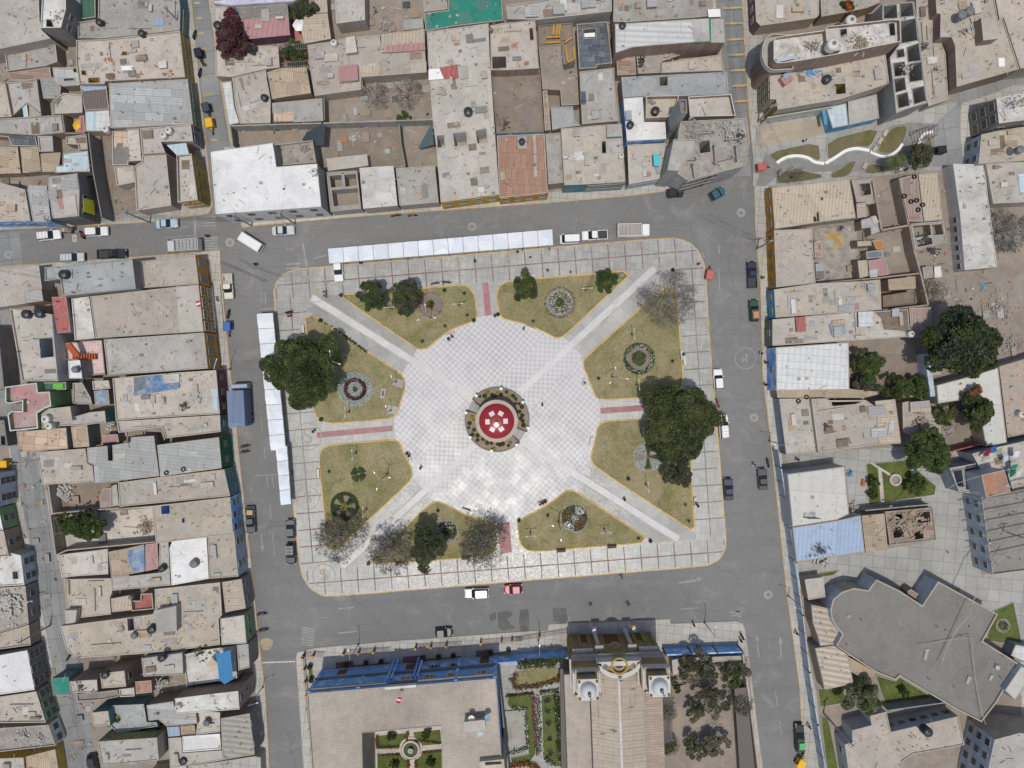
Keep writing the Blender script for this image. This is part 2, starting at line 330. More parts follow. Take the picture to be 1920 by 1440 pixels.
# ================================================================ the ground, streets and pavements
g = MB(); g.poly([(-700, -700), (700, -700), (700, 700), (-700, 700)], 0, dirt); struct(g, 'ground')
g = MB(); g.poly([(-140, -140), (140, -140), (140, 140), (-140, 140)], .02, asphalt); struct(g, 'road')
def road(fr, pts, mat, z=.026, name='road'): g = MB(); g.poly(pl(fr, pts), z, mat); struct(g, name)
road(F0, [(355,-60),(392,-60),(400,60),(432,270),(440,392),(400,402),(378,200)], conc_road)
road(F0, [(1340,-60),(1392,-60),(1402,200),(1408,330),(1372,330),(1352,100)], conc_road)
road(F0, [(-30,440),(36,436),(42,500),(-30,502)], conc_road)
road(F0, [(-30,540),(10,540),(30,690),(72,846),(107,1040),(169,1349),(190,1500),(128,1500),(112,1321),(60,1040),(40,930),(8,790),(-30,640)], conc_road, .16)
ZP = .14
def slab(name, pts, z=ZP, mat=walk, kerb=yell, holes=()):
    p = ccw(pts); g = MB(); q = inset(p, .16); g.prism(q, .0, z, mat, concw); g.ring(p, .158, .0, z+.003, kerb or concw); struct(g, name); return p
BN = pl(F0, [(388,-200),(392,8),(412,150),(432,270),(440,385),(455,428),(480,424),(692,405),(860,393),(1030,381),(1180,368),(1300,352),(1352,338),(1372,318),(1376,250),(1352,100),(1342,0),(1340,-200)])
BNW = pl(F0, [(-300,-200),(358,-200),(360,0),(380,200),(400,385),(392,401),(281,417),(34,431),(-300,440)])
BE = pl(F0, [(1390,-200),(1390,0),(1404,221),(1412,300),(1416,440),(1425,539),(1429,705),(1443,820),(1464,1017),(1473,1105),(1498,1288),(1506,1440),(1520,1600),(2300,1600),(2300,-200)])
BW = pl(F0, [(-300,520),(0,500),(300,478),(413,469),(417,533),(435,715),(453,888),(469,1031),(484,1180),(498,1293),(506,1440),(515,1600),(-300,1600)])
BS = pl(F0, [(555,1232),(558,1222),(592,1214),(730,1202),(960,1185),(1027,1181),(1028,1170),(1256,1160),(1257,1169),(1380,1164),(1392,1168),(1397,1180),(1406,1249),(1430,1440),(1450,1600),(580,1600)])
for p in (BN, BNW, BE, BW): slab('pavement', p)
slab('pavement', BS, kerb=beigew)
PN = [0]
def patch(fr, pts, mat, z=ZP+.006, name='yard_ground', h=0):
    PN[0] += 1; z += PN[0]*.0011; g = MB(); g.poly(pl(fr, pts, h), z, mat); return struct(g, name)
patch(F0, [(-300,-200),(340,-200),(345,0),(372,380),(270,402),(-300,418)], dirt)
patch(F0, [(404,-200),(405,8),(425,150),(448,270),(455,405),(700,390),(1290,338),(1350,310),(1340,100),(1325,-200)], dirt)
patch(F0, [(-300,530),(0,512),(395,487),(420,720),(440,890),(455,1040),(480,1300),(490,1600),(195,1600),(110,1040),(75,850),(35,690),(12,560),(-300,560)], dirt)
patch(F0, [(-300,660),(-10,650),(30,930),(50,1040),(100,1321),(120,1600),(-300,1600)], dirt)
patch(F0, [(1440,345),(1780,310),(1790,600),(1900,640),(1920,1600),(1560,1600),(1530,1300),(1490,1100),(1470,900),(1455,750)], dirt)
patch(F0, [(1770,330),(2300,320),(2300,900),(1900,850),(1800,700),(1740,560),(1735,400)], dirt)
patch(F0, [(1430,-200),(2300,-200),(2300,150),(1900,160),(1760,205),(1430,260)], dirt)
patch(F0, [(1070,1215),(1402,1230),(1425,1500),(1070,1500)], dirt, .15)

# road markings
mk = MB(); Z = .026
def seg(fr, a, b, w, m=wfaint, z=Z): lineq(mk, at(fr, *a), at(fr, *b), w, z, m)
for y in (6, 34, 63, 93, 120, 149, 177, 206, 234, 263): seg(F0, (362+y*.13, y), (374+y*.13, y-.6), .35, yell, .03)
for y in (16, 45, 75, 104, 133, 162, 191): seg(F4, (925+y*.62, y*4.8), (1105+y*.3, y*4.8-8), .45, yell, .03); seg(F4, (925+y*.62, y*4.8+16), (1105+y*.3, y*4.8+8), .35, bluekerb, .03)
for k in range(6): seg(F6, (1465, 412+k*19), (1568, 405+k*19), .3)
for k in range(4): seg(F6, (1448, 262+k*20), (1555, 255+k*20), .25)
seg(F6, (1402, 255), (1405, 405), .35); seg(F6, (1195, 405), (1405, 388), .15); seg(F6, (1195, 335), (1360, 325), .15)
seg(G1, (352, 225), (380, 400), .3); seg(G1, (225, 272), (285, 268), .2); seg(G1, (225, 382), (330, 376), .3); seg(G1, (225, 415), (330, 408), .3)
seg(G1, (430, 340), (535, 312), .18); seg(G1, (35, 720), (130, 715), .2); seg(G1, (40, 590), (40, 690), .15); seg(G1, (70, 590), (72, 690), .15)
for a, b in (((40, 90), (48, 190)), ((60, 310), (70, 400)), ((105, 740), (115, 850)), ((125, 960), (140, 1130)), ((80, 530), (92, 620)), ((120, 530), (135, 620))): seg(G3, a, b, .14)
seg(G3, (0, 527), (160, 520), .15)
seg(R5, (612, 245), (735, 235), .25); seg(R5, (610, 428), (755, 415), .25); seg(R5, (470, 315), (545, 309), .1)
for k in range(8): seg(R5, (345-k*1, 385+k*18), (445-k*2, 402+k*17), .22)
for a, b in (((140, 590), (155, 700)), ((220, 590), (225, 640)), ((262, 930), (278, 1030)), ((290, 1130), (305, 1220)), ((205, 1440), (205, 1440.1))): seg(R3, a, b, .14)
for x in (0, 12, 24): seg(R3, (-2, 395+x*1.3), (35, 400+x*1.3), .2)
seg(R4, (1335, 222), (1455, 212), .2); seg(R4, (1660, 245), (1735, 235), .25); seg(R4, (1670, 265), (1735, 258), .25)
seg(G4, (1370, 1330), (1500, 1318), .2)
for a, b in (((1590, 210), (1597, 270)), ((1592, 380), (1598, 510)), ((1480, 262), (1496, 292))): seg(G2, a, b, .18)
struct(mk, 'road_marking')
def arrow(fr, x, y, ang, s=1.):
    m = MB(); c = at(fr, x, y); T = Matrix.Rotation(R(ang), 2)
    for P_ in ([(-.1, -2), (.1, -2), (.1, .6), (-.1, .6)], [(-.45, .6), (.45, .6), (0, 1.9)]):
        m.poly([c.to_2d()+T @ Vector(q)*s for q in P_], .03, wfaint)
    struct(m, 'arrow_marking')
arrow(R3, 297, 630, 2); arrow(R3, 142, 610, 2, .8); arrow(G3, 45, 1030, 180+4, .9); arrow(G4, 1490, 1308, -80, .9)
# seismic safety circle painted on the east street
def scirc(fr, x, y, r, mat, z, letter=True, name='safety_circle'):
    c = at(fr, x, y); m = MB(); m.ring(circ(c, r, 40), .16, z-.002, z, mat)
    o = struct(m, name)
    if letter: t = text_mesh('S', r*1.5, mat, (c.x, c.y, z), R(8), parent=None, name='letter_marking', ext=.001); t['kind'] = 'structure'
scirc(R1, 63, 1322, 2.02, wfaint, .03, False)
mm = MB(); c0 = at(R1, 60, 1330); 
for k, (dx, dy, l) in enumerate(((.3, .1, 1.9), (-.02, .0, .42), (-.42, -.05, .95))): lineq(mm, (c0.x+dx, c0.y+dy-l/2), (c0.x+dx, c0.y+dy+l/2), .22, .03, wfaint)
struct(mm, 'road_marking')
def manhole(fr, x, y, r=.45, z=.03, base=True):
    c = at(fr, x, y); m = MB(); m.poly(circ(c, r*2.1, 24), z-.003, wfaint if base else gdark); m.poly(circ(c, r, 20), z+.002, gdark); m.ring(circ(c, r*1.3, 20), .08, z, z+.003, concw); struct(m, 'manhole_cover')
for f, x, y in ((F6, 62, 528), (G1, 1620, 102), (G2, 1828, 1362), (R3, 215, 285), (F6, 1655, 440), (F7, 250, 660), (R1, 33, 352)): manhole(f, x, y, .4, .17 if (f, x) == (F7, 250) else .034)
for f, pts in ((R4, [(115,240),(200,228),(218,255),(180,290),(235,350),(150,365),(120,340)]), (R4, [(268,225),(320,220),(330,290),(325,365),(270,380),(258,300)]), (R4, [(482,215),(575,212),(585,290),(560,335),(490,300)]), (R4,[(60,260),(105,240),(110,290),(70,300)])):
    patch(f, pts, dirty('tar_patch', (.15, .148, .145), None, .6, 2, vary=0), .029, 'asphalt_patch')

# ================================================================ the plaza
PZ = pl(F0, [(512,548),(518,528),(532,512),(560,503),(850,479),(1258,444.5),(1290,452),(1312,472),(1323,500),(1331,640),(1345,800),(1362,1010),(1360,1032),(1348,1050),(1325,1062),(1000,1088),(640,1117.5),(605,1118),(582,1104),(567,1082),(561,1055),(552,972),(532,760)])
PZ = chaikin(PZ, 1, .15)
stampc = paving('stamped_concrete', (.345, .342, .33), 1.02, 1.3, 5, line=(.20, .195, .18), var=.1, lw=.025, rough=.5, spec=.6, stain=.55, rn=(.27, .55))
stampd = paving('stamped_concrete_diagonal', (.29, .285, .27), 3.4, 2.5, -32, line=(.2, .19, .17), var=.16, lw=.03, rough=.5, spec=.5, stain=.6, rn=(.27, .55))
stampe = paving('stamped_concrete_cross', (.36, .355, .335), 3.4, 2.5, 42, line=(.2, .19, .17), var=.13, lw=.03, rough=.5, spec=.5, stain=.5, rn=(.27, .55))
slab('plaza_pavement', PZ, .15, stampc, yell2)
redband = dirty('red_concrete_band', (.225, .12, .118), (.29, .235, .22), .4, 2, rough=.6, vary=0)
rb = MB(); Z1 = .158
IN = [Vector(q) for q in ((566,560),(1266,499),(1305,1012),(619,1063))]; OU = [Vector(q) for q in ((509,508),(1322,440),(1366,1059),(562,1121))]
def pv(q): return at(F0, q.x, q.y)
PZI = inset(PZ, .35)
def inpl(P_, q):
    r = False
    for i in range(len(P_)):
        a, b = P_[i], P_[i-1]
        if (a.y > q.y) != (b.y > q.y) and q.x < (b.x-a.x)*(q.y-a.y)/(b.y-a.y)+a.x: r = not r
    return r
def clipq(mb, a, b, w, z, mat):
    n = 12; k = [inpl(PZI, a.lerp(b, (i+.5)/n).to_2d()) for i in range(n)]; i = 0
    while i < n:
        if k[i]:
            j = i
            while j+1 < n and k[j+1]: j += 1
            lineq(mb, a.lerp(b, i/n), a.lerp(b, (j+1)/n), w, z, mat); i = j
        i += 1
for k, (n, sk) in enumerate(((26, ()), (19, range(3, 16)), (24, ()), (19, range(5, 14)))):
    a, b = OU[k], OU[(k+1) % 4]; e = (b-a).normalized(); nn = Vector((-e.y, e.x)); ia = IN[k]
    wdt = abs((ia-a).dot(nn)); L_ = (b-a).length; st = 31.3
    m = 0
    e0 = 6 if k % 2 == 0 else wdt+2; e1 = L_-(6 if k % 2 == 0 else wdt+2)
    while e0+m*st < e1:
        q = a+e*(e0+m*st)
        if m not in sk: clipq(rb, pv(q+nn*3), pv(q+nn*(wdt-2)), .2, Z1, redband)
        else: clipq(rb, pv(q+nn*3), pv(q+nn*(wdt-2)), .2, Z1, gdark)
        if m not in sk: clipq(rb, pv(q+nn*(wdt/2)), pv(q+e*st+nn*(wdt/2)), .21, Z1+.002, redband)
        else: clipq(rb, pv(q+nn*(wdt/2)), pv(q+e*st+nn*(wdt/2)), .16, Z1+.002, gdark)
        m += 1
struct(rb, 'pavement_joint')
ctr = at(F0, 932, 784).to_2d()
def checker(name, ang, bl=(.395, .378, .385), wh=(.525, .515, .525)):
    b = NB(name, .4, .3); v = b.pos(False, ang); ck = b.n('TexChecker'); b.L(v, ck.inputs[0]); ck.inputs['Scale'].default_value = 1/.6; b.setv(ck.inputs[1], wh); b.setv(ck.inputs[2], bl)
    zz = b.n('VectorMath', operation='MULTIPLY'); b.L(v, zz.inputs[0]); zz.inputs[1].default_value = (1, 1, 0); b.L(zz.outputs[0], ck.inputs[0])
    g2 = b.pos(False); n1 = b.noise(g2, .3, 7, .7, .5); n2 = b.noise(g2, 1.9, 6, .7, 1.); n3 = b.noise(b.pos(False, off=17), .08, 4, .6)
    col = b.mix(b.ramp(n3, .35, .6), ck.outputs[0], b.mix(.45, ck.outputs[0], wh)); col = b.mix(b.mul(b.ramp(n1, .55, .75), .4), col, (.33, .30, .30)); col = b.mix(1., col, b.mix(n2, (.9,)*3, (1.08,)*3), 'MULTIPLY'); b.col(col)
    b.L(b.ramp(b.noise(g2, .3, 7, .65, 0), .36, .62, .31, .47), b.b.inputs['Roughness']); b.bump(n2, .06, .03); return b.m
chk = checker('checker_tiles', -5); ckA = checker('checker_tiles_diagonal', 31+45+14, wh=(.53, .52, .53)); ckB = checker('checker_tiles_cross', -42)
# diagonal walks of stamped concrete (between the beds), then the round tiled floor
wk = MB(); wk.poly(pl(G1, [(345,640),(615,608),(1230,1030),(1110,1200),(358,712)]), .155, stampd); wk.poly(pl(G4, [(620,655),(730,450),(1497,962),(1500,1000),(1350,1015),(1185,1028)]), .155, stampd); struct(wk, 'path')
wk = MB(); wk.poly(pl(G2, [(1042,375),(1305,365),(1305,425),(700,960),(560,825)]), .155, stampe); wk.poly(pl(G3, [(550,1148),(830,1195),(560,1220),(1180,530)][:0] or [(550,1148),(1178,545),(1370,715),(1310,730),(830,1195),(560,1215)]), .155, stampe); struct(wk, 'path')
fl = MB(); fl.poly([ctr+(Vector(q)-ctr) for q in circ(ctr, 19.3, 72)], .159, chk); struct(fl, 'plaza_floor')
def strip(a, b, w, z, mat, mb, fr=F0): lineq(mb, at(fr, *a), at(fr, *b), w, z, mat)
d1 = MB(); strip((772,672), (1085,868), 7.6, .163, ckA, d1); struct(d1, 'plaza_floor')
d1 = MB(); strip((1065,640), (797,905), 7.6, .1645, ckB, d1); struct(d1, 'plaza_floor')
st = MB(); smt = dirty('smooth_pale_concrete', (.56, .54, .545), (.53, .51, .515), .3, 1, vary=0, rough=.45, spec=.4); spk = dirty('pink_edge_tiles', (.47, .445, .45), None, .3, 2, vary=0)
for a, b in (((585,558), (894,752)), ((970,820), (1272,1011)), ((1202,492+12), (975,735)), ((893,832), (642,1062))):
    a = ((1228, 503) if a[0] == 1202 else a)
    pa, pb = at(F0, *a).to_2d(), at(F0, *b).to_2d(); far, near = (pa, pb) if (pa-ctr).length > (pb-ctr).length else (pb, pa); u_ = (far-near).normalized(); lineq(st, ctr+(near-ctr)*1. if 0 else near+u_*max(0, 19.2-(near-ctr).length), far, 1.6, .167, spk); strip(a, b, 1.2, .171, smt, st)
struct(st, 'plaza_floor_band')
pk = MB(); pkm = dirty('red_path_tiles', (.38, .16, .17), (.40, .22, .225), .4, 2.5, vary=0, rough=.5)
for f, q in ((G1, [(1695,520),(1742,518),(1766,765),(1720,768)]), (G3, [(455,203),(1025,150),(1026,192),(460,245)]), (G2, [(800,1298),(1290,1262),(1290,1302),(805,1336)]), (F0, [(932,980),(955,978),(960,1035),(939,1038)])): pk.poly(pl(f, q), .168, pkm)
struct(pk, 'path_band')
for f, x, y, r in ((G1, 1520, 415, 2.), (G1, 445, 565, 2.6), (G2, 1258, 305, 2.1), (G3, 390, 235, 2.6), (G3, 390, 695, 2.2), (G3, 510, 1275, 2.2), (G1, 1890, 345, 2.)): scirc(f, x, y, r, yfaint, .172)

def mk_grass(name, dry):
    b = NB(name, .95, .1); g2 = b.pos(False); n0 = b.noise(g2, .16, 6, .7, .8); n1 = b.noise(g2, .8, 8, .75, .5); n2 = b.noise(g2, 3.2, 8, .85, .3); n3 = b.noise(b.pos(False, off=55), .28, 6, .7, .4)
    col = b.mix(b.ramp(n0, .38, .6), (.185, .18, .075), (.295, .255, .145)) if dry else b.mix(b.ramp(n0, .4, .6), (.075, .105, .03), (.12, .14, .045))
    col = b.mix(b.mul(b.ramp(n3, .56, .68), .6), col, (.12, .135, .055)); col = b.mix(b.mul(b.ramp(n1, .5, .68), .85 if dry else .3), col, (.27, .215, .15) if dry else (.22, .2, .08))
    col = b.mix(1., col, b.mix(b.ramp(n2, .3, .7), (.5,)*3, (1.5,)*3), 'MULTIPLY'); b.col(col); b.bump(n2, .9, .08); return b.m
grass = mk_grass('dry_lawn', True); gr2 = mk_grass('watered_lawn', False)
def lawn(pts, mat=grass, kerb=yell2, z=.24, kw=.22, rnd_=1, name='lawn'):
    p = chaikin(ccw(pts), rnd_, .2) if rnd_ else ccw(pts); m = MB(); q = inset(p, kw); m.poly(q, z-.04, mat); struct(m, name)
    if kerb: m = MB(); m.ring(p, kw, .1, z+.05, kerb); struct(m, 'kerb')
lawn(pl(G1, [(618,608),(770,600),(1250,560),(1540,533),(1600,550),(1645,610),(1665,780),(1640,812),(1500,860),(1400,920),(1290,1018),(1230,1025),(1190,1008),(800,740)]))
lawn(pl(G1, [(358,712),(700,945),(1090,1200),(1122,1250),(1120,1320),(1085,1430),(1075,1490),(1030,1538),(850,1558),(570,1578),(500,1565),(450,1520),(435,1470),(400,1060)]))
lawn(pl(G3, [(475,370),(500,320),(560,292),(800,272),(1040,253),(1085,280),(1110,350),(1175,480),(1178,530),(1150,580),(850,860),(548,1148),(510,800),(475,450)]))
lawn(pl(G3, [(830,1195),(1000,1030),(1200,830),(1310,730),(1370,715),(1420,735),(1550,805),(1650,840),(1760,855),(1800,900),(1810,1060),(1780,1110),(1700,1135),(1200,1175)]))
lawn(pl(G4, [(155,880),(180,850),(300,790),(400,730),(490,660),(530,632),(580,635),(620,655),(900,840),(1180,1025),(700,1065),(300,1098),(220,1085),(175,1030)]))
lawn(pl(G4, [(750,180),(790,125),(850,112),(1100,100),(1390,85),(1440,110),(1455,200),(1475,700),(1497,962),(1300,830),(900,570),(730,450),(705,400),(720,330),(745,230)]))
lawn(pl(G2, [(1305,425),(1340,900),(1357,1100),(1340,1180),(1290,1210),(1000,1237),(800,1248),(760,1215),(720,1100),(685,1030),(685,985),(700,960),(1000,690)]))
lawn(pl(G2, [(1042,375),(800,597),(560,825),(500,835),(440,800),(330,750),(200,718),(150,705),(120,660),(108,530),(130,480),(190,448),(600,415)]))
# ================================================================ plants
def leafquads(centers, size, seed, up=.55):
    r = np.random.RandomState(seed); n = len(centers); nr = r.normal(size=(n, 3)); nr[:, 2] = np.abs(nr[:, 2])+up; nr /= np.linalg.norm(nr, axis=1)[:, None]
    t = np.cross(nr, r.normal(size=(n, 3))); t /= np.linalg.norm(t, axis=1)[:, None]; bt = np.cross(nr, t)
    s = size*(.6+.8*r.rand(n, 1)); t = t*s; bt = bt*s*.55
    return np.stack([centers-t, centers-bt*.9, centers+t, centers+bt], 1)
def clump_pts(c, rad, n, seed, shell=.45):
    r = np.random.RandomState(seed); d = r.normal(size=(n, 3)); d /= np.linalg.norm(d, axis=1)[:, None]; d[:, 2] = np.where(d[:, 2] < -.3, -d[:, 2], d[:, 2])
    q = 1-shell*r.rand(n, 1)**1.6; return np.array(c)+d*q*np.array(rad)
def tree(fr, x, y, r, h, mat, label, name='leafy_tree', trunk=None, clumps=26, dens=1., leaf=.30, sq=(1, 1), group=None, ch=None, base=.15, spiky=0, mat2=None, seed=None):
    # (x, y): middle of the crown as surveyed at height h*.7; the trunk stands below it
    seed = seed or int(x*7+y*13) % 9999; rr = random.Random(seed); c = at(fr, x, y, h*.7); org = (c.x, c.y, base); px = r*(HC-h*.7)/HC/10
    t = thing(name, org, label, 'tree', group); m = MB(); bark = plain('bark', (.16, .125, .10), .9)
    m.tube((0, 0, 0), (0, 0, h*.35), .05*h*.5+.08, .03*h*.5+.06, bark, 8); tips = []
    pts = []; pts2 = []; chh = ch or h*.32
    for k in range(int(clumps*1.9)):
        a = rr.random()*6.283; q = math.sqrt(rr.random())*.92; cz = h*.66+chh*(.62*(1-q*q))*(rr.random()*.9+.1)*1.2-.1*h*(q > .6)
        cr = px*(.15+.15*rr.random())*(1.15-.3*q); q2 = q*(1+.13*math.sin(3*a+seed)+.09*math.sin(5*a+seed*2)+.06*math.sin(9*a)); cc = (math.cos(a)*q2*px*sq[0], math.sin(a)*q2*px*sq[1], min(cz, h-cr*.6))
        tips.append((cc, cr)); n = int(150*dens*(cr/.9)**1.5/(leaf/.3)**1.5)+24
        P_ = clump_pts(cc, (cr*(1+spiky*rr.random()), cr, cr*.75), n, seed*31+k); (pts2 if mat2 and rr.random() < .3 else pts).append(P_)
    for cc, cr in tips[:14]:
        b0 = (0, 0, h*(.22+.15*rr.random())); mid = (cc[0]*.45, cc[1]*.45, (b0[2]+cc[2])/2+.3); m.tube(b0, mid, .02*h, .013*h, bark, 5, False); m.tube(mid, cc, .013*h, .005*h, bark, 5, False)
    m.build('trunk', t); m = MB(); m.quads(leafquads(np.concatenate(pts), leaf, seed), mat)
    if pts2: m.quads(leafquads(np.concatenate(pts2), leaf, seed+1), mat2)
    m.build('crown', t); return t
def branches(m, mat, h, spread, rr, n=7, depth=4, r0=.11, twig=.014):
    def rec(p, d, L, r, k):
        q = p; segs = 2
        for s_ in range(segs):
            d2 = (d+Vector((rr.gauss(0, .22), rr.gauss(0, .22), rr.gauss(0, .12)))).normalized(); e = q+d2*L/segs; m.tube(q, e, max(twig, r*(1-.25*s_)), max(twig*.8, r*(.8-.25*s_)), mat, 3 if k < 3 else 5, False); q = e; d = d2
        if k == 0: return
        for _ in range(3 if k > 1 else 4):
            nd = (d+Vector((rr.gauss(0, .62), rr.gauss(0, .62), rr.gauss(.05, .3)))).normalized(); rec(q, nd, L*(.62+.2*rr.random()), r*.6, k-1)
    for i in range(n):
        a = 6.283*i/n+rr.random()*.6; rec(Vector((0, 0, h*.28)), Vector((math.cos(a)*.9, math.sin(a)*.9, .55)).normalized(), spread*.42, r0, depth)
def bare(fr, x, y, r, h, label, c=(.19, .175, .155), leaves=0, lm=None, n=7, depth=4, name='bare_tree', group=None, tw=.02):
    seed = int(x*3+y*11) % 9999; rr = random.Random(seed); p = at(fr, x, y, h*.55); px = r*(HC-h*.55)/HC/10; t = thing(name, (p.x, p.y, .15), label, 'tree', group)
    mat = plain('bare_twigs_%d' % int(c[0]*100), c, .9); m = MB(); m.tube((0, 0, 0), (0, 0, h*.3), .16, .12, mat, 7); m.build('trunk', t); m = MB(); branches(m, mat, h, px, rr, n, depth, twig=tw); m.build('branches', t)
    if leaves:
        r_ = np.random.RandomState(seed); P_ = clump_pts((0, 0, h*.62), (px*.8, px*.8, h*.22), leaves, seed, .9); m = MB(); m.quads(leafquads(P_, .16, seed), lm); m.build('crown', t)
    return t
darkleaf = leafm('dark_foliage', (0.025, 0.038, 0.011), (0.053, 0.065, 0.019)); oleaf = leafm('olive_foliage', (.032, .046, .018), (.088, .10, .036)); dullleaf = leafm('dull_foliage', (0.045, 0.049, 0.026), (0.075, 0.075, 0.045))
midleaf = leafm('green_foliage', (.045, .07, .02), (.08, .105, .028)); bush = leafm('bush_foliage', (0.031, 0.051, 0.014), (0.061, 0.085, 0.024)); redl = leafm('red_flowers', (.30, .05, .02), (.40, .09, .03))
magl = leafm('magenta_flowers', (.05, .018, .022), (.10, .024, .032)); whl = leafm('white_flowers', (.72, .72, .70), (.6, .62, .55)); yll = leafm('yellow_foliage', (.30, .27, .03), (.20, .2, .03)); silv = leafm('silver_foliage', (.33, .38, .36), (.38, .42, .40)); maro = leafm('maroon_foliage', (.045, .012, .018), (.08, .018, .028)); pinkl = leafm('pink_flowers', (.5, .1, .25), (.4, .08, .15)); twigl = leafm('dry_foliage', (.15, .14, .10), (.11, .10, .07)); conif = leafm('casuarina_foliage', (0.025, 0.036, 0.022), (0.047, 0.055, 0.030))
tree(G1, 345, 1172, 64, 11, oleaf, 'huge round dark green tree overhanging the white canopies on the west side', clumps=70, leaf=.2, dens=.8, sq=(1.05, 1), mat2=darkleaf)
tree(G2, 1335, 1385, 68, 11, oleaf, 'huge round green tree over the east edge beside the parked white car', clumps=70, leaf=.2, dens=.8, sq=(1.02, 1.0), mat2=darkleaf)
tree(G4, 1370, 490, 30, 7, dullleaf, 'grey-green half bare tree just below the huge east tree', clumps=20, dens=.55, leaf=.2, sq=(1, 1.1))
tree(G1, 870, 610, 27, 7, bush, 'round tree with orange red flowers in the upper left bed', clumps=24, leaf=.22, mat2=dullleaf, sq=(1, 1))
tree(G1, 1120, 620, 32, 7.5, dullleaf, 'loose feathery tree between the red flowered tree and the round soil bed', clumps=22, dens=.5, leaf=.2, sq=(.85, 1.05), mat2=bush)
tree(G2, 295, 490, 27, 7, oleaf, 'leaning green tree in the top right bed near the red path', clumps=20, leaf=.24, mat2=bush, sq=(.85, 1.0))
tree(G2, 845, 450, 21, 4.5, bush, 'small round bush tree behind the white bench on the top walk', clumps=14, leaf=.22, mat2=midleaf)
bare(G2, 1265, 560, 47, 8, 'large bare grey tree at the top right end of the diagonal walk', n=10, depth=5)
bare(G3, 620, 990, 42, 7.5, 'bare dark tree at the lower left tip of the left lawn', (.12, .11, .095), 600, twigl, n=9, depth=5)
bare(G3, 1000, 1100, 42, 8, 'bare spreading tree at the sharp tip of the bottom left lawn', (.11, .10, .085), 500, twigl, n=9, depth=5)
bare(G3, 1690, 1030, 44, 7.5, 'bare brown tree beside the lower red path', (.11, .105, .085), 1000, twigl, n=10, depth=5)
tree(G3, 1290, 1070, 37, 7.5, dullleaf, 'dusty olive tree hanging over the bottom walk beside the white flowers', clumps=30, dens=.55, leaf=.2, mat2=bush, sq=(.85, 1.2))
tree(R1, 1520, 1230, 66, 13, conif, 'very large dark conifer on the waste ground', 'conifer_tree', clumps=46, leaf=.36, dens=1.1, spiky=.4, sq=(1, .9), mat2=darkleaf)
tree(R1, 880, 1370, 30, 6, bush, 'green and dark tree beside the white corrugated shed', clumps=20, mat2=midleaf)
for i, (x, y, r, l) in enumerate(((880, 130, 26, 'grey green shrub lower left in the walled earth garden'), (1050, 160, 24, 'dark shrub in the middle of the earth garden'), (1130, 170, 18, 'bright green shrub by the lower wall of the earth garden'), (1230, 160, 22, 'shrub in the right corner of the earth garden'))): tree(R2, x, y, r, 4, (dullleaf, darkleaf, midleaf, bush)[i], l, 'garden_shrub', clumps=13, group='shrubs in the earth garden')
tree(R2, 1300, 590, 40, 9, midleaf, 'wide green tree at the upper corner of the walled lawn', clumps=36, mat2=bush, leaf=.26)
tree(R2, 1620, 330, 31, 8, bush, 'tall green tree against the long pale roof', clumps=24, mat2=dullleaf, sq=(.8, 1.1))
tree(R2, 1590, 200, 18, 7, leafm('russet_foliage', (.16, .07, .03), (.20, .12, .05)), 'russet leaved tree by the long pale roof', clumps=12, leaf=.22)
tree(R2, 1400, 330, 22, 5, oleaf, 'low olive tree in the dirt yard under the pale roof', clumps=12, dens=.6)
tree(R2, 1210, 820, 19, 3.4, midleaf, 'round bright bush on the lawn beside the little fountain', 'round_bush', clumps=16, leaf=.2)
tree(R2, 920, 805, 11, 2.8, bush, 'small dark bush on the narrow lawn strip', 'round_bush', clumps=9, leaf=.18); tree(R2, 915, 880, 9, 2, bush, 'lower dark bush on the narrow lawn strip', 'round_bush', clumps=8, leaf=.18)
tree(R3, 860, 970, 33, 7, leafm('pepper_foliage', (.09, .10, .055), (.15, .155, .09)), 'round speckled tree beside the grey hall', clumps=34, leaf=.2, mat2=bush)
tree(R3, 1130, 940, 9, 2.2, darkleaf, 'small dark bush on the triangular lawn', 'round_bush', clumps=7, leaf=.18)
bare(R1, 1830, 460, 36, 7, 'large bare tree beside the long white roof', (.19, .17, .155), 0, n=9, depth=5)
bare(R1, 1330, 880, 25, 5, 'bare brush at the corner of the waste ground', (.22, .19, .16), 0, n=8, depth=4)
tree(F5, 1205, 1075, 24, 6, dullleaf, 'grey green tree at the right end of the small park', clumps=24, dens=.6, leaf=.22)
bare(F5, 345, 1205, 17, 4, 'small bare tree in the lower lawn of the small park', (.2, .17, .14), 0, n=6, depth=3)
tree(F7, 590, 1170, 26, 5.5, bush, 'long bushy green tree in the walled yard', clumps=34, leaf=.24, sq=(1.7, 1.), mat2=darkleaf)
tree(F7, 450, 1140, 13, 5, bush, 'green bush beside the yard gate beams', clumps=8, leaf=.22)
tree(F8, 790, 1070, 11, 4, oleaf, 'yellow green bush in the teal patio', clumps=9, sq=(.8, 1.6), leaf=.2, mat2=yll)
tree(F2, 130, 270, 31, 6, magl, 'dark red bougainvillea over the corner roof', 'bougainvillea', clumps=32, leaf=.2, dens=.9, sq=(.9, 1.5), mat2=leafm('dark_bougainvillea', (.06, .045, .045), (.10, .06, .06)))
tree(F2, 255, 375, 16, 5, leafm('dark_bougainvillea', (.06, .045, .045), (.10, .06, .06)), 'lower lobe of bougainvillea beside the beige terrace', 'bougainvillea', clumps=10, leaf=.2)
tree(F2, 620, 80, 14, 5, bush, 'creeper over the end of the pink roofed shed', 'creeper', clumps=10, leaf=.2, sq=(1, 1.3)); tree(F2, 710, 40, 19, 5, dullleaf, 'grey flowering creeper at the top of the tan tent roofs', 'creeper', clumps=12, leaf=.2, mat2=bush)
tree(F2, 600, 390, 22, 4, bush, 'green plants climbing in the red patio', 'creeper', clumps=14, leaf=.2, sq=(1.1, 1.2), mat2=midleaf)
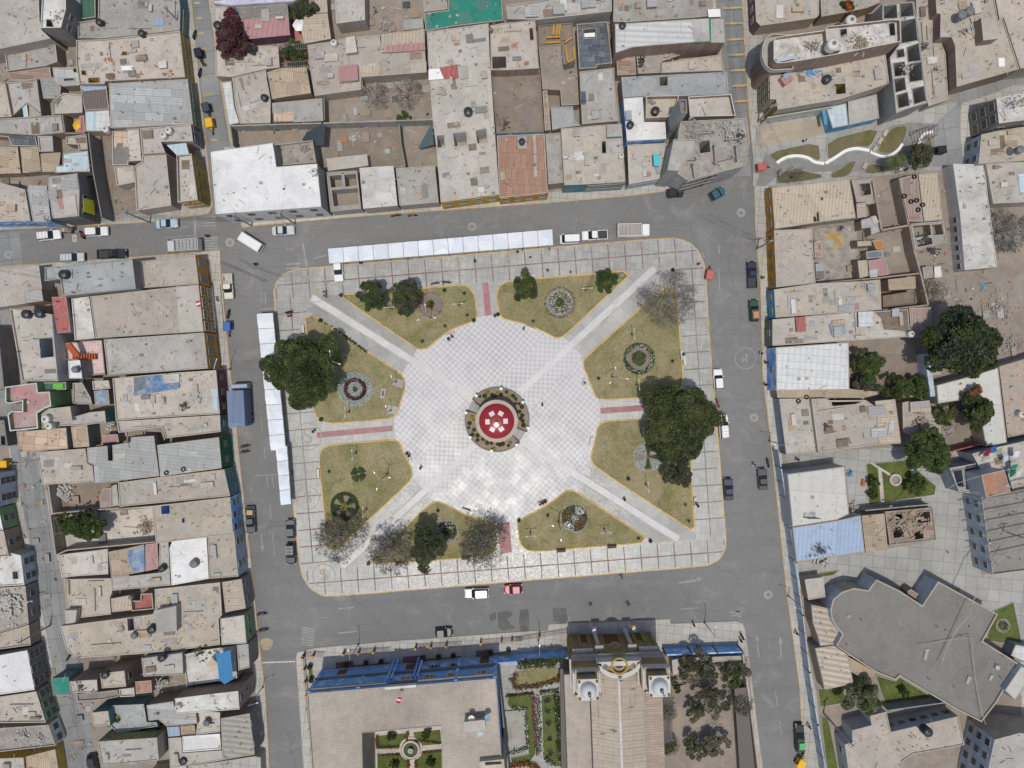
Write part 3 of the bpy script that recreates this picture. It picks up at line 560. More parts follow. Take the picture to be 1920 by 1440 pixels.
bare(F2, 1205, 710, 25, 5, 'left hand bare tree in the dirt yard', (.25, .22, .20), n=7, depth=4, group='bare trees in the dirt yard'); bare(F2, 1440, 690, 30, 5.5, 'right hand bare tree in the dirt yard', (.24, .21, .19), n=8, depth=4, group='bare trees in the dirt yard')
tree(F2, 1420, 875, 12, 1.6, midleaf, 'low green bush against the grey yard wall', 'round_bush', clumps=9, leaf=.2, sq=(1.3, .8))
tree(F5, 710, 40, 19, 5, bush, 'potted greenery on the roof at the top edge', 'garden_shrub', clumps=12, leaf=.22, mat2=redl)
for x, y, r, h, m_, l in ((1440, 600, 36, 6, dullleaf, 'dusty dark tree near the blue wall in the church orchard'), (1680, 660, 34, 6, bush, 'green tree near the side wall of the church orchard'), (1540, 830, 34, 5, dullleaf, 'grey brown tree in the middle of the church orchard'), (1440, 910, 18, 4, oleaf, 'lower yellowish shrub of the church orchard'), (1450, 1150, 25, 4, bush, 'round green shrub low in the church orchard'), (1570, 1130, 27, 4, twigl, 'dry brown shrub beside the round green one')):
    tree(R4, x, y, r, h, m_, l, clumps=13, leaf=.17, dens=.45, mat2=twigl, group='trees of the church orchard')
tree(R4, 1315, 745, 10, 3, bush, 'small dark bush behind the church aisle', 'round_bush', clumps=8, leaf=.18)
bare(R4, 1250, 900, 20, 4, 'dead vine beside the church aisle', (.12, .1, .09), 200, twigl, n=7, depth=4); bare(R4, 1265, 1140, 18, 4, 'dead shrub low beside the church aisle', (.12, .11, .09), 300, bush, n=6, depth=4); bare(R4, 1740, 850, 24, 4, 'dry creeper on the cane frame by the side wall', (.13, .12, .11), 300, twigl, n=8, depth=4)
def palm(fr, x, y, h, r, label, mat=None):
    c = at(fr, x, y, h); t = thing('palm_tree', (c.x, c.y, .15), label, 'palm tree'); m = MB(); m.tube((0, 0, 0), (0, 0, h), .18, .13, plain('bark', (.16, .125, .10)), 8); m.build('trunk', t); m = MB(); mt = mat or oleaf
    for k in range(16):
        a = k*2.4; L = r*(.8+.3*rnd.random()); p0 = Vector((0, 0, h)); n = 9
        for i in range(n):
            u = i/n; p = p0+Vector((math.cos(a)*L*u, math.sin(a)*L*u, .5*math.sin(u*2.6)-.9*u*u)); w = .42*math.sin(math.pi*min(1, u*.9+.12)); d = Vector((math.cos(a), math.sin(a), 0)); s = Vector((-d.y, d.x, -.25))
            for sg in (-1, 1): q = p+Vector((s.x*sg, s.y*sg, -.25))*w; m.add([p, p+d*.13, q+d*.3, q+d*.22], [(0, 1, 2, 3)], mt)
    m.build('crown', t)
palm(F5, 1010, 1130, 4, 1.7, 'left palm tree in the lower lawn of the small park'); palm(F5, 1065, 1115, 4.5, 1.5, 'palm tree nearest the white pergola of the small park')
def succ(mb, c, r, mt, n=16, h=.35, seed=0):
    rr = random.Random(seed or int(c.x*77+c.y*31))
    for k in range(n):
        a = 6.283*k/n+rr.random()*.4; L = r*(.6+.5*rr.random()); d = Vector((math.cos(a), math.sin(a), 0)); s = Vector((-d.y, d.x, 0))*r*.13; z = c.z+h*(.3+.7*rr.random())
        mb.add([c, c+d*L*.5-s+Vector((0, 0, z-c.z)), c+d*L+Vector((0, 0, (z-c.z)*.7)), c+d*L*.5+s+Vector((0, 0, z-c.z))], [(0, 1, 2, 3)], mt)
def flowers(mb, pts, size, mt, seed): mb.quads(leafquads(np.array(pts), size, seed, 1.2), mt)
def bed(fr, x, y, r, label, parts, edge=None, soil=dirt2, h=.3):
    c = at(fr, x, y, .25); R0 = r/10; t = thing('flower_bed', (c.x, c.y, .2), label, 'flower bed', 'round flower beds of the plaza'); m = MB(); m.poly(circ((0, 0), R0*.97, 36), .03, soil); m.build('soil', t)
    m = MB(); em = edge or concw; m.ring(circ((0, 0), R0, 36), .1, -.05, .12, em); m.build('edging', t); rr = random.Random(int(x+y))
    for nm, mt, r0, r1, n, hh, sz, a0, a1 in parts:
        pts = []
        for _ in range(n):
            a = R(a0)+R(a1-a0)*rr.random(); q = R0*math.sqrt(r0*r0+(r1*r1-r0*r0)*rr.random()); pts.append((q*math.cos(a), q*math.sin(a), .06+hh*rr.random()))
        m = MB(); flowers(m, pts, sz, mt, int(x+n)); m.build(nm, t)
    return t
bed(G1, 1310, 685, 24, 'round bare soil bed with a small aloe and red rim flowers', [('succulent', bush, 0, .28, 110, .5, .22, 0, 360), ('flowers', redl, .32, .4, 60, .25, .1, 120, 300), ('flowers', redl, .85, .98, 70, .2, .1, 110, 200), ('grass_rim', twigl, .9, 1, 200, .15, .12, 0, 360)])
bed(G1, 745, 1318, 33, 'round bed with silver ring, maroon wreath and yellow centre', [('ground_cover', silv, .15, .98, 3200, .25, .12, 0, 360), ('wreath', maro, .43, .64, 1300, .42, .14, 0, 360), ('succulent', oleaf, 0, .14, 60, .5, .16, 0, 360)])
bed(G3, 768, 517, 14.5, 'small dark green bed of low plants with a cross gap', [('plants', midleaf, .25, .95, 420, .35, .14, 20, 90), ('plants', bush, .25, .95, 420, .35, .14, 110, 180), ('plants', midleaf, .25, .95, 400, .35, .14, 200, 270), ('plants', bush, .25, .95, 400, .35, .14, 290, 360)])
bed(G3, 665, 757, 26.5, 'dark green round bed split in brown wedges around a yellow plant', [('hedge', bush, .78, 1, 1500, .35, .13, 0, 360), ('hedge', bush, .2, .8, 330, .3, .13, 20, 60), ('hedge', bush, .2, .8, 330, .3, .13, 100, 135), ('hedge', bush, .2, .8, 330, .3, .13, 170, 210), ('hedge', bush, .2, .8, 330, .3, .13, 245, 280), ('hedge', bush, .2, .8, 330, .3, .13, 315, 345), ('succulent', yll, 0, .26, 90, .5, .22, 0, 360)], edge=gdark)
bed(G3, 1430, 945, 22, 'round bed of white flowers under the dusty olive tree', [('plants', bush, .2, .85, 600, .4, .14, 0, 360), ('flowers', whl, .35, .85, 260, .5, .09, 40, 300), ('plants', darkleaf, 0, .25, 60, .5, .2, 0, 360)])
bed(G4, 588, 845, 26, 'round bed with white flower patches at two corners and orange ones between', [('plants', bush, .2, .95, 1200, .35, .13, 0, 360), ('flowers', whl, .35, .9, 220, .5, .1, 30, 85), ('flowers', whl, .4, .95, 230, .5, .1, 205, 265), ('flowers', redl, .3, .9, 120, .45, .09, 110, 190), ('flowers', redl, .3, .85, 110, .45, .09, 285, 360), ('succulent', silv, 0, .3, 70, .4, .18, 0, 360)])
bed(G4, 1140, 385, 28, 'round bed of silver quarters and a yellow green cross beside the huge east tree', [('quarter', silv, .25, .95, 420, .25, .14, 20, 70), ('quarter', silv, .25, .95, 420, .25, .14, 110, 160), ('quarter', silv, .25, .95, 420, .25, .14, 200, 250), ('quarter', silv, .25, .95, 420, .25, .14, 290, 340), ('plants', oleaf, 0, .8, 260, .4, .14, 75, 105), ('plants', oleaf, 0, .8, 260, .4, .14, 255, 285), ('plants', oleaf, 0, .8, 260, .4, .14, -15, 15)])
bed(G2, 532, 595, 28.5, 'round bed with a ring of white flowers in the top right lawn', [('plants', bush, .22, .72, 560, .35, .13, 0, 360), ('flowers', whl, .3, .8, 330, .5, .1, 0, 360), ('plants', midleaf, 0, .25, 120, .3, .15, 0, 360), ('rim_plants', bush, .93, 1.02, 330, .2, .12, 0, 360)])
bed(G2, 1060, 970, 29.5, 'round bed of two hedge rings with white flowers in the right lawn', [('hedge', bush, .72, 1, 1500, .35, .13, 0, 360), ('flowers', whl, .72, .92, 260, .55, .1, 0, 360), ('hedge', bush, .02, .45, 500, .35, .13, 0, 360), ('plants', oleaf, .3, .5, 200, .35, .13, 20, 160)])
def smallp(fr, x, y, r, label, mt=bush, pot=False):
    c = at(fr, x, y, .3); t = thing('agave' if not pot else 'planter', (c.x, c.y, .2), label, 'plant'); m = MB(); succ(m, Vector((0, 0, .05)), r, mt, 18, .45, int(x+y)); m.build('leaves', t); m = MB(); m.ring(circ((0, 0), r*.8, 14), .08, -.03, .08, gdark); m.build('edging', t)
for f, x, y, l, mt in ((G1, 708, 630, 'green agave near the upper left lawn tip', silv), (G1, 410, 798, 'green agave at the tip of the left lawn', silv), (G1, 1563, 600, 'small agave near the red path in the upper left lawn', bush), (G1, 1585, 765, 'small agave near the inner corner of the upper left lawn', bush), (G1, 1418, 845, 'small agave low in the upper left lawn', oleaf), (G1, 1248, 960, 'small agave at the lowest corner of the upper left lawn', oleaf), (G2, 948, 412, 'agave behind the bush in the top right lawn', silv), (G2, 355, 720, 'small agave low in the top right lawn', bush), (G2, 790, 1100, 'small agave by the rounded end of the right lawn', bush), (G2, 1282, 985, 'small agave near the bench of the right lawn', bush), (G3, 548, 497, 'small agave at the left of the left lawn', bush), (G3, 1365, 790, 'small dark agave in the bottom left lawn', darkleaf), (G4, 388, 825, 'small dark agave by the big lamp in the bottom lawn', darkleaf), (G4, 862, 1000, 'grey agave low in the bottom lawn', silv), (G4, 1068, 997, 'green agave near the right tip of the bottom lawn', bush), (G4, 1445, 865, 'green agave near the lower tip of the east lawn', bush), (G4, 1420, 745, 'round patch of bare twigs in the east lawn', twigl), (G4, 807, 303, 'small grey agave by the white bench of the east lawn', silv)): smallp(f, x, y, .42, l, mt)
for f, x, y in ((G1, 636, 614), (G1, 1412, 577), (G1, 1632, 803), (G1, 1815, 757), (G2, 1288, 378), (G3, 485, 108), (G4, 172, 866), (G4, 1160, 1020), (G3, 842, 1190), (G3, 1058, 1190), (G4, 993, 553), (G1, 480, 803)):
    c = at(f, x, y, .8); o = MB(); o.quads(leafquads(clump_pts((0, 0, .45), (.33, .33, .4), 120, int(x+y)), .12, int(x)), darkleaf); q = o.build('shrub', None, (0, 0, 0)); q.location = (c.x, c.y, .2); tag(q, 'small dark clipped shrub at the kerb of a plaza lawn', 'shrub', 'clipped shrubs at the lawn kerbs')
pr = MB(); P_ = []
for a, b, n in (((480, 803), (660, 915), 60), ((660, 915), (830, 1040), 220)):
    for _ in range(n): u = rnd.random(); q = at(G1, a[0]+(b[0]-a[0])*u+rnd.gauss(0, 4), a[1]+(b[1]-a[1])*u+rnd.gauss(0, 4), .4); P_.append(tuple(q))
flowers(pr, P_, .16, bush, 5); tag(pr.build('hedge'), 'straggling low hedge on the kerb by the huge west tree', 'hedge')
# ================================================================ kiosk in the middle
kc = at(F0, 932.2, 786.5); KX, KY = kc.x, kc.y; kz = .155
kt = thing('bandstand', (KX, KY, kz), 'round bandstand with red domed roof, pale rim and six white skylights', 'bandstand')
redroof = plain('glossy_red_roof', (.27, .022, .026), .15, .5, n=.08); rimm = dirty('beige_rim', (.50, .42, .35), (.46, .38, .31), .3, 2, vary=0)
Hk = 4.2; rk = 3.85
m = MB(); m.lathe((0, 0, 0), [(0, 1.0), (3.9, 1.0), (3.9, 0)], pale, 40); m.build('platform', kt)
m = MB(); m.lathe((0, 0, 0), [(3.15, Hk), (rk, Hk-.02), (rk, Hk-.35), (3.0, Hk-.35)], rimm, 48); m.build('rim', kt, smooth=False)
m = MB(); m.lathe((0, 0, 0), [(3.2-.0, Hk+.02)]+[(3.2*math.cos(a), Hk+.03+1.05*math.sin(a)) for a in np.linspace(.06, 1.5, 14)]+[(.05, Hk+1.1)], redroof, 48); dome = m.build('dome', kt, smooth=True)
m = MB(); m.lathe((0, 0, 0), [(.0, Hk+1.35), (.1, Hk+1.3), (.16, Hk+1.2), (.1, Hk+1.05)], redroof, 12); m.build('finial', kt, smooth=True)
skm = plain('milky_skylight', (.66, .60, .62), .35, .5)
for k in range(6):
    a = R(60*k+2); e = .62; rr_ = 1.62; zc = Hk+.05+1.05*math.sqrt(1-(rr_/3.2)**2); m = MB()
    tilt = math.atan(1.05*rr_/3.2/3.2/math.sqrt(1-(rr_/3.2)**2)); m.box((0, 0, 0), (.82, .92, .07), skm); q = m.build('skylight', kt); q.matrix_local = Matrix.Translation((rr_*math.cos(a), rr_*math.sin(a), zc+.02)) @ Matrix.Rotation(a, 4, 'Z') @ Matrix.Rotation(tilt, 4, 'Y')
for k in range(8):
    a = R(45*k+20); m = MB(); m.lathe((3.2*math.cos(a), 3.2*math.sin(a), 0), [(.2, 1.0), (.2, 1.2), (.13, 1.3), (.11, Hk-.6), (.2, Hk-.35)], whitew, 10); m.build('column', kt)
m = MB(); m.ring(circ((0, 0), 3.75, 40), .08, 1.75, 1.85, maroonw); m.build('railing', kt)
def ang_of(x, y): return math.atan2(830-y, x-885)
g1a, g1b = ang_of(560, 560), ang_of(410, 690)
g2a, g2b = ang_of(1320, 1000)+2*math.pi, ang_of(1200, 1150)+2*math.pi
for a0, a1 in ((g2a-2*math.pi-.02, g1a), (g1b, g2b)):
    if a1 < a0: a1 += 2*math.pi
    arcs = circ((0, 0), 5.95, 40, a0, a1)+circ((0, 0), 3.95, 30, a0, a1)[::-1]
    pt = thing('planter_bed', (KX, KY, kz), 'raised ring planter %s the bandstand' % ('above and right of' if a0 == g2a-2*math.pi-.02 else 'below and left of'), 'planter'); m = MB(); m.poly(arcs, .45, dirty('planter_soil', (.31, .25, .19), (.26, .21, .15), .4, 3, vary=0)); m.build('soil', pt)
    m = MB(); m.poly(circ((0, 0), 6.05, 40, a0, a1)+circ((0, 0), 5.85, 40, a0, a1)[::-1], .62, gdark); m.skirt(circ((0, 0), 6.05, 40, a0, a1)+circ((0, 0), 5.85, 40, a0, a1)[::-1], 0, .62, gdark); m.build('rim_wall', pt)
    for a in (a0, a1):
        m = MB(); d = Vector((math.cos(a), math.sin(a), 0)); m.box(d*4.95+Vector((0, 0, .4)), (2.1, .14, .75), maroonw, a); m.build('side_wall', pt)
    rr = random.Random(int(a0*100)+5); na = int((a1-a0)*7)
    for k in range(na):
        a = a0+.15+(a1-a0-.3)*(k+.5*rr.random())/na; q = 4.35+1.2*rr.random(); mt = rr.choice([bush, bush, oleaf, yll, dullleaf]); m = MB(); s = .22+.22*rr.random(); m.quads(leafquads(clump_pts((q*math.cos(a), q*math.sin(a), .55), (s, s, .3), int(90+260*s), k+9), .11, k), mt); m.build('shrub', pt)
for k, (a0, a1) in enumerate(((g1a, g1b), (g2b, g2a))):
    st_ = thing('steps', (KX, KY, kz), 'grey curved steps on the %s side of the bandstand' % ('upper left' if k == 0 else 'lower right'), 'steps')
    if a1 < a0: a0, a1 = a1, a0
    for i in range(4):
        r0 = 5.75-.45*i; r1 = 5.35-.45*i if i < 3 else 3.9; m = MB(); m.prism(circ((0, 0), r0, 10, a0+.04, a1-.04)+circ((0, 0), r1-.05, 10, a0+.04, a1-.04)[::-1], 0, .2+.22*i, greyc if k else bluegr); m.build('step', st_)
for k, (x, y) in enumerate(((955, 278), (510, 405), (1348, 520), (325, 712), (1440, 985), (1235, 1288), (783, 1395), (398, 1155))):
    c = at(KF, x, y, 1.6); t = thing('lamp_post', (c.x, c.y, kz), 'short white cube lamp post on the ring planter of the bandstand', 'lamp', 'white cube lamps around the bandstand'); m = MB(); m.box((0, 0, .6), (.22, .22, 1.2), gdark); m.build('post', t); m = MB(); m.box((0, 0, 1.4), (.46, .46, .4), whitep, R(-12)); m.build('lamp_shade', t)

# ================================================================ canopies
tentm = dirty('white_canvas', (.72, .75, .81), (.66, .70, .77), .2, 1, rough=.6, vary=.05); tentv = plain('mint_canvas', (.45, .62, .60), .6, n=.05); tentf = plain('tent_frame', (.16, .17, .18), .5)
def tents(fr_pts, n, label, h=2.5, group='white canopies along the plaza kerb', valside=1):
    (ax, ay), (bx, by), (cx_, cy_), (dx_, dy_) = fr_pts   # outer edge a->b, inner edge d->c
    A, B, Cc, D = (at(F0, x, y, h).to_2d() for x, y in fr_pts)
    for k in range(n):
        u0, u1 = (k+.01)/n, (k+.99)/n; q = [A.lerp(B, u0), A.lerp(B, u1), D.lerp(Cc, u1), D.lerp(Cc, u0)]; o = sum(q, Vector((0, 0)))/4; q = [p-o for p in q]
        t = thing('canopy_tent', (o.x, o.y, .03), label % (k+1 if False else ['first','second','third','fourth','fifth','sixth','seventh','eighth','ninth','tenth','eleventh','twelfth','thirteenth','fourteenth','fifteenth'][k]), 'canopy', group)
        m = MB(); r0 = (q[0]+q[1])/2; r1 = (q[2]+q[3])/2; z = h; zt = h+.1+.08*rnd.random()
        V = [(*q[0], z), (*q[1], z), (*q[2], z), (*q[3], z), (*r0, zt), (*r1, zt)]; m.add(V, [(0, 4, 5, 3), (4, 1, 2, 5)], tentm); m.build('canvas_roof', t)
        m = MB(); m.add([(*q[2], z), (*q[3], z), (*(q[3]*1.03), z-.35), (*(q[2]*1.03), z-.35)], [(0, 1, 2, 3)], tentv); m.add([(*q[0], z), (*q[1], z), (*(q[1]*1.01), z-.25), (*(q[0]*1.01), z-.25)], [(0, 1, 2, 3)], tentm); m.build('valance', t)
        m = MB()
        for i in range(4): m.tube((*q[i], z-.02), (*q[(i+1) % 4], z-.02), .035, .035, tentf, 4)
        m.build('top_frame', t)
        for i in range(4): m = MB(); m.tube((*(q[i]*.985), 0), (*(q[i]*.985), z), .03, .03, tentf, 5); m.build('leg', t)
tents([(614.5,466.5),(1036,430),(1037.5,459.5),(617,494)], 15, '%s canopy from the left in the row above the plaza')
tents([(481.5,588),(508,845),(536,843),(511.5,586.5)], 9, '%s canopy from the top in the column left of the plaza')
tents([(517,838),(527,947.5),(546,945),(538,836)], 4, '%s narrow canopy from the top at the lower end of the left column')

# ================================================================ lamps, benches, poles
def arm_lamp(fr, bx, by, h, arms, label, name='street_lamp', group=None, pc=dmetal, hc=steel, armL=.85, base=.2, off=0):
    c = at(fr, bx, by); t = thing(name, (c.x, c.y, base), label, 'lamp', group); m = MB(); m.tube((0, 0, 0), (0, 0, .35), .2, .16, maroonw, 8); m.tube((0, 0, .35), (0, 0, h), .085, .055, pc, 8); m.build('pole', t)
    for a in arms:
        d = Vector((math.cos(R(a)), math.sin(R(a)), 0)); m = MB(); m.tube((0, 0, h-.1), tuple(d*armL+Vector((0, 0, h+.15))), .05, .04, hc, 5); m.build('arm', t)
        m = MB(); m.box(tuple(d*(armL+.18)+Vector((0, 0, h+.14))), (.42, .15, .1), hc, R(a)); m.build('lamp_head', t)
gl = 'double arm lamps on the lawns'; L2_ = [('by the olive bush in the top left lawn', G1, 1022, 718, 0), ('right of the round soil bed', G1, 1524, 692, 0), ('in the top right lawn beyond the white flowers', G2, 703, 514, 0), ('between bare tree and hedge ring bed', G2, 1008, 808, 90), ('below the hedge ring bed', G2, 1040, 1140, 90), ('left of the maroon wreath bed foot', G3, 700, 45, 90), ('above the small cross bed', G3, 752, 355, 90), ('right of the dark green wedge bed', G3, 830, 775, 90), ('near the rounded left end of the bottom lawn', G4, 258, 950, 0), ('right of the white and orange bed', G4, 808, 925, 0), ('beside the huge east tree trunk', G4, 1080, 190, 90), ('in the middle of the east lawn', G4, 1118, 590, 90), ('under the bare tree by the red path', G3, 1590, 975, 0)]
for l, f, x, y, a in L2_: arm_lamp(f, x, y, 3.2, (a+3, a+183), 'white double arm garden lamp '+l, 'garden_lamp', gl, dmetal, plain('pale_arm', (.5,.5,.5)), .62)
for l, f, x, y, ars in (('on the round soil bed', G1, 1312, 783, (95, 215, 340)), ('left of the hedge ring bed', G2, 878, 1090, (105, 215, -10)), ('right of the small cross bed', G3, 990, 512, (128, 15, 250)), ('left of the white and orange bed', G4, 466, 868, (150, 35, 270)), ('in the shade of the huge west tree', G1, 640, 1110, (95, 215, 340))): arm_lamp(f, x, y, 7.6, ars, 'tall triple arm lamp '+l, 'plaza_lamp', 'triple arm lamps of the plaza', dmetal, steel, 1.5)
arm_lamp(G1, 1052, 1262, 4.2, (100,), 'single lamp on the concrete pad at the round corner of the left lawn', 'garden_lamp')
m_ = MB(); m_.prism(pl(G1, [(1048,1235),(1110,1252),(1100,1312),(1018,1285)]), .2, .27, greyc); struct(m_, 'concrete_pad')
m_ = MB(); m_.prism(pl(G1, [(1000,1435),(1070,1455),(1062,1515),(975,1495)]), .2, .27, greyc); struct(m_, 'concrete_pad'); arm_lamp(G1, 1012, 1478, 4.2, (100,), 'single lamp on the lower concrete pad of the left lawn', 'garden_lamp')
c = at(G1, 955, 1350); o = MB(); o.box((0, 0, 0), (.35, 1., .1), maroonw, -.15); o = o.build('plaque'); o.location = (c.x, c.y, .47); tag(o, 'maroon plaque lying on the blue grey plinth', 'plaque')
m_ = MB(); m_.prism(pl(G1, [(945,1312),(980,1316),(965,1388),(932,1384)]), .2, .42, bluegr); o = m_.build('plinth'); tag(o, 'low blue grey plinth plate lying in the left lawn', 'plinth')
for f, x, y, h, ars, l in ((R5, 770, 510, 7.2, (97,), 'tall street lamp in front of the blue school'), (R4, 388, 425, 7.2, (92,), 'tall street lamp on the pavement left of the church'), (R4, 1495, 308, 7.2, (92,), 'tall street lamp on the pavement right of the church'), (G2, 1843, 235, 7.5, (175,), 'street lamp at the top of the east pavement'), (R2, 220, 522, 7.5, (175,), 'street lamp beside the beige speckled roof on the east pavement'), (F6, 1660, 1352, 7.5, (70,), 'street lamp at the edge of the west pavement'), (F8, 1755, 880, 7.5, (20,), 'street lamp low on the west pavement'), (R3, 345, 290, 7.5, (170,), 'street lamp by the east pavement near the cross street')): arm_lamp(f, x, y, h, ars, l, 'street_lamp', 'street lamps with a single arm', concw, steel, 1.6, .14)
def pole(fr, x, y, h, label, xarm=1.2, a=0):
    c = at(fr, x, y); t = thing('utility_pole', (c.x, c.y, .1), label, 'utility pole', 'concrete utility poles'); m = MB(); m.tube((0, 0, 0), (0, 0, h), .17, .1, concw, 8); m.build('pole', t)
    for z in (h-.3, h-1.1): m = MB(); m.box((0, 0, z), (xarm, .1, .1), concw, R(a)); m.build('crossarm', t)
PO = [(F6, 545, 345, 9, 80, 'beside the blue shopfront'), (F6, 1083, 297, 9, 80, 'above the pale blue sedan'), (F6, 1815, 322, 9, 80, 'at the upper left crossing'), (G1, 293, 80, 9, 80, 'behind the silver sedan'), (F4, 1250, 1100, 9, 10, 'at the foot of the blue lettered wall'), (R1, 275, 130, 8, 40, 'beside the red mototaxi of the small park'), (R1, 140, 590, 9, 10, 'by the ochre shop fronts'), (F8, 340, 468, 9, 90, 'in the left lane'), (R2, 1650, 1080, 12, 0, 'behind the grey trussed hall'), (R3, 580, 1070, 12, 40, 'beside the narrow lawn behind the fence'), (F1, 1390, 215, 8, 90, 'on the upper left street')]
for f, x, y, h, a, l in PO: pole(f, x, y, h, 'grey utility pole '+l, 1.4, a)
cable = plain('black_cable', (.03, .03, .03), .6, n=0)
pcable = plain('pale_cable', (.4, .39, .37), .6, n=0)
def cables(pts, label, n=3, r=.02, mt=None):
    m = MB()
    for k in range(n):
        for (f, x, y, h), (f2, x2, y2, h2) in zip(pts, pts[1:]):
            a = at(f, x, y, h); b = at(f2, x2, y2, h2); w = []
            for i in range(9): u = i/8; p = a.lerp(b, u); p.z -= 1.1*4*u*(1-u); p.x += .28*(k-(n-1)/2); p.y += .2*(k-(n-1)/2); w.append(p)
            m.wire(w, r, mt or cable, 4)
    tag(m.build('power_cable'), label, 'cable')
cables([(F6, 0, 350, 8.3), (F6, 395, 292, 8.3), (F6, 950, 245, 8.3), (F6, 1715, 275, 8.3)], 'bundle of black cables along the upper left street', 4)
cables([(F4, 1330, 1060, 8), (R1, 690, 560, 7), (R1, 960, 960, 6)], 'two dark cables crossing the small park towards the sheds', 2)
cables([(F4, 1250, 1120, 8), (R1, 215, 60, 7.5), (R1, 480, 90, 7)], 'cables over the left end of the small park', 3)
cables([(G2, 1520, 0, 9), (G2, 1925, 190, 8), (R1, 215, 550, 8)], 'cables hanging over the upper right street corner', 2)
cables([(F7, 190, 640, 8), (F7, 265, 1050, 8), (F8, 320, 350, 8), (F8, 500, 1100, 8), (F8, 560, 1430, 8)], 'bundle of cables along the left lane', 4)
cables([(F6, 0, 640, 8.5), (F6, 430, 715, 8.5), (F6, 720, 755, 8)], 'cables sagging over the blue grey roof', 2)
cables([(F6, 1590, 580, 8), (F6, 1920, 720, 9)], 'dark cable over the upper left crossing', 2, .04)
cables([(F4, 985, 0, 8.5), (F4, 1030, 700, 8.5), (F4, 1100, 1090, 8)], 'cables along the upper right street', 3)
cables([(R2, 1040, 1250, 9), (R2, 1450, 815, 9.5), (R2, 1900, 700, 9)], 'pale cable over the school yard', 1, .05, pcable)
cables([(R3, 1230, 640, 5.9), (R3, 1580, 575, 6), (R3, 1665, 1150, 6)], 'cable lying on the grey hall roof', 1, .05, pcable)
cables([(R3, 1370, 760, 6), (R3, 1560, 420, 7), (R3, 1700, 180, 8), (R3, 1830, 0, 8)], 'thick cable from the grey hall to the far hall', 2, .04, pcable)
benm = plain('bench_concrete', (.58, .56, .52), .8)
def bench(fr, x, y, a, label, mt=None):
    c = at(fr, x, y, .4); t = thing('bench', (c.x, c.y, .15), label, 'bench', rz=R(a)); mt = mt or benm
    m = MB(); m.box((0, 0, .43), (1.7, .5, .08), mt); m.build('seat', t); m = MB(); m.box((0, .26, .7), (1.7, .08, .4), mt); m.build('backrest', t)
    for s in (-1, 1): m = MB(); m.box((s*.65, 0, .2), (.14, .45, .4), mt); m.build('leg', t)
for f, x, y, a, l in ((G2, 335, 770, -22, 'white bench on the tiles below the top right lawn'), (G2, 805, 380, 4, 'white bench on the top walk in front of the small bush tree'), (G2, 335, 418, 6, 'grey bench on the top walk beside the leaning tree'), (G2, 1362, 980, 97, 'white bench on the right walk beside the lawn'), (G2, 708, 1130, 115, 'white bench against the rounded end of the right lawn'), (G2, 1345, 945, 97, 'short bench with a seated person by the right lawn'), (G3, 466, 512, 93, 'cream bench on the left walk beside the left lawn'), (G3, 1575, 790, -20, 'white bench on the tiles above the bottom left lawn'), (G3, 1148, 385, 110, 'bench with people at the corner of the left lawn'), (G3, 508, 930, 95, 'bench half under the bare tree on the left walk'), (G4, 715, 272, 80, 'white bench at the rounded corner of the east lawn'), (G4, 360, 740, 30, 'bench full of people above the bottom lawn'), (G4, 1494, 725, 93, 'white bench on the right walk beside the lower lawn'), (G1, 1455, 915, 25, 'bench under the lower corner of the top left lawn'), (G1, 352, 870, 95, 'bench beside the huge west tree'), (G3, 1080, 1192, 2, 'bench on the bottom walk at the bare tree'), (G1, 360, 930, 95, 'blue and white bench half under the huge west tree')): bench(f, x, y, a, l)
for f, x, y, l in ((G4, 488, 1090, 'left dark bench on the bottom walk'), (G4, 868, 1060, 'right dark bench on the bottom walk'), (G3, 1575, 1145, 'dark bench at the bare brown tree on the bottom walk')): bench(f, x, y, 4, l, plain('dark_wood', (.10, .05, .045)))
def ringbench(fr, pts, w, label, mt=whitep, h=.5):
    a = [at(fr, x, y, h) for x, y in pts]; p = [Vector((q.x, q.y)) for q in a]; L_, Rr = [], []
    for i, q in enumerate(p):
        d = (p[min(i+1, len(p)-1)]-p[max(i-1, 0)]).normalized(); n = Vector((-d.y, d.x))*w/2; L_.append(q+n); Rr.append(q-n)
    m = MB(); m.prism(L_+Rr[::-1], .14, h, mt); m.prism([q.lerp(r_, .15) for q, r_ in zip(L_, Rr)]+[q.lerp(r_, .85) for q, r_ in zip(L_, Rr)][::-1], .13, h+.004, whitep); o = m.build('curved_bench'); tag(o, label, 'bench', 'curved white benches of the small park')
def arcp(pts, n=6):
    o = []; P_ = [Vector(p) for p in pts]
    for i in range(len(P_)-1):
        p0 = P_[max(i-1, 0)]; p1 = P_[i]; p2 = P_[i+1]; p3 = P_[min(i+2, len(P_)-1)]
        for k in range(n): u = k/n; o.append(.5*((2*p1)+(p2-p0)*u+(2*p0-5*p1+4*p2-p3)*u*u+(3*p1-p0-3*p2+p3)*u**3))
    return [tuple(q) for q in o]+[tuple(P_[-1])]
ringbench(F5, arcp([(208,1128),(270,1090),(345,1078),(420,1090),(470,1120),(538,1132)]), .55, 'left wavy white bench of the small park')
ringbench(F5, arcp([(545,1130),(620,1085),(690,1042),(765,1028),(850,1042)]), .55, 'middle wavy white bench of the small park')
ringbench(F5, arcp([(858,1050),(930,1080),(985,1078),(1040,1045),(1080,995)]), .5, 'right wavy white bench of the small park')
ringbench(F5, arcp([(1195,1005),(1205,960),(1235,925),(1290,912)]), .5, 'short curved white bench under the pergola frame')
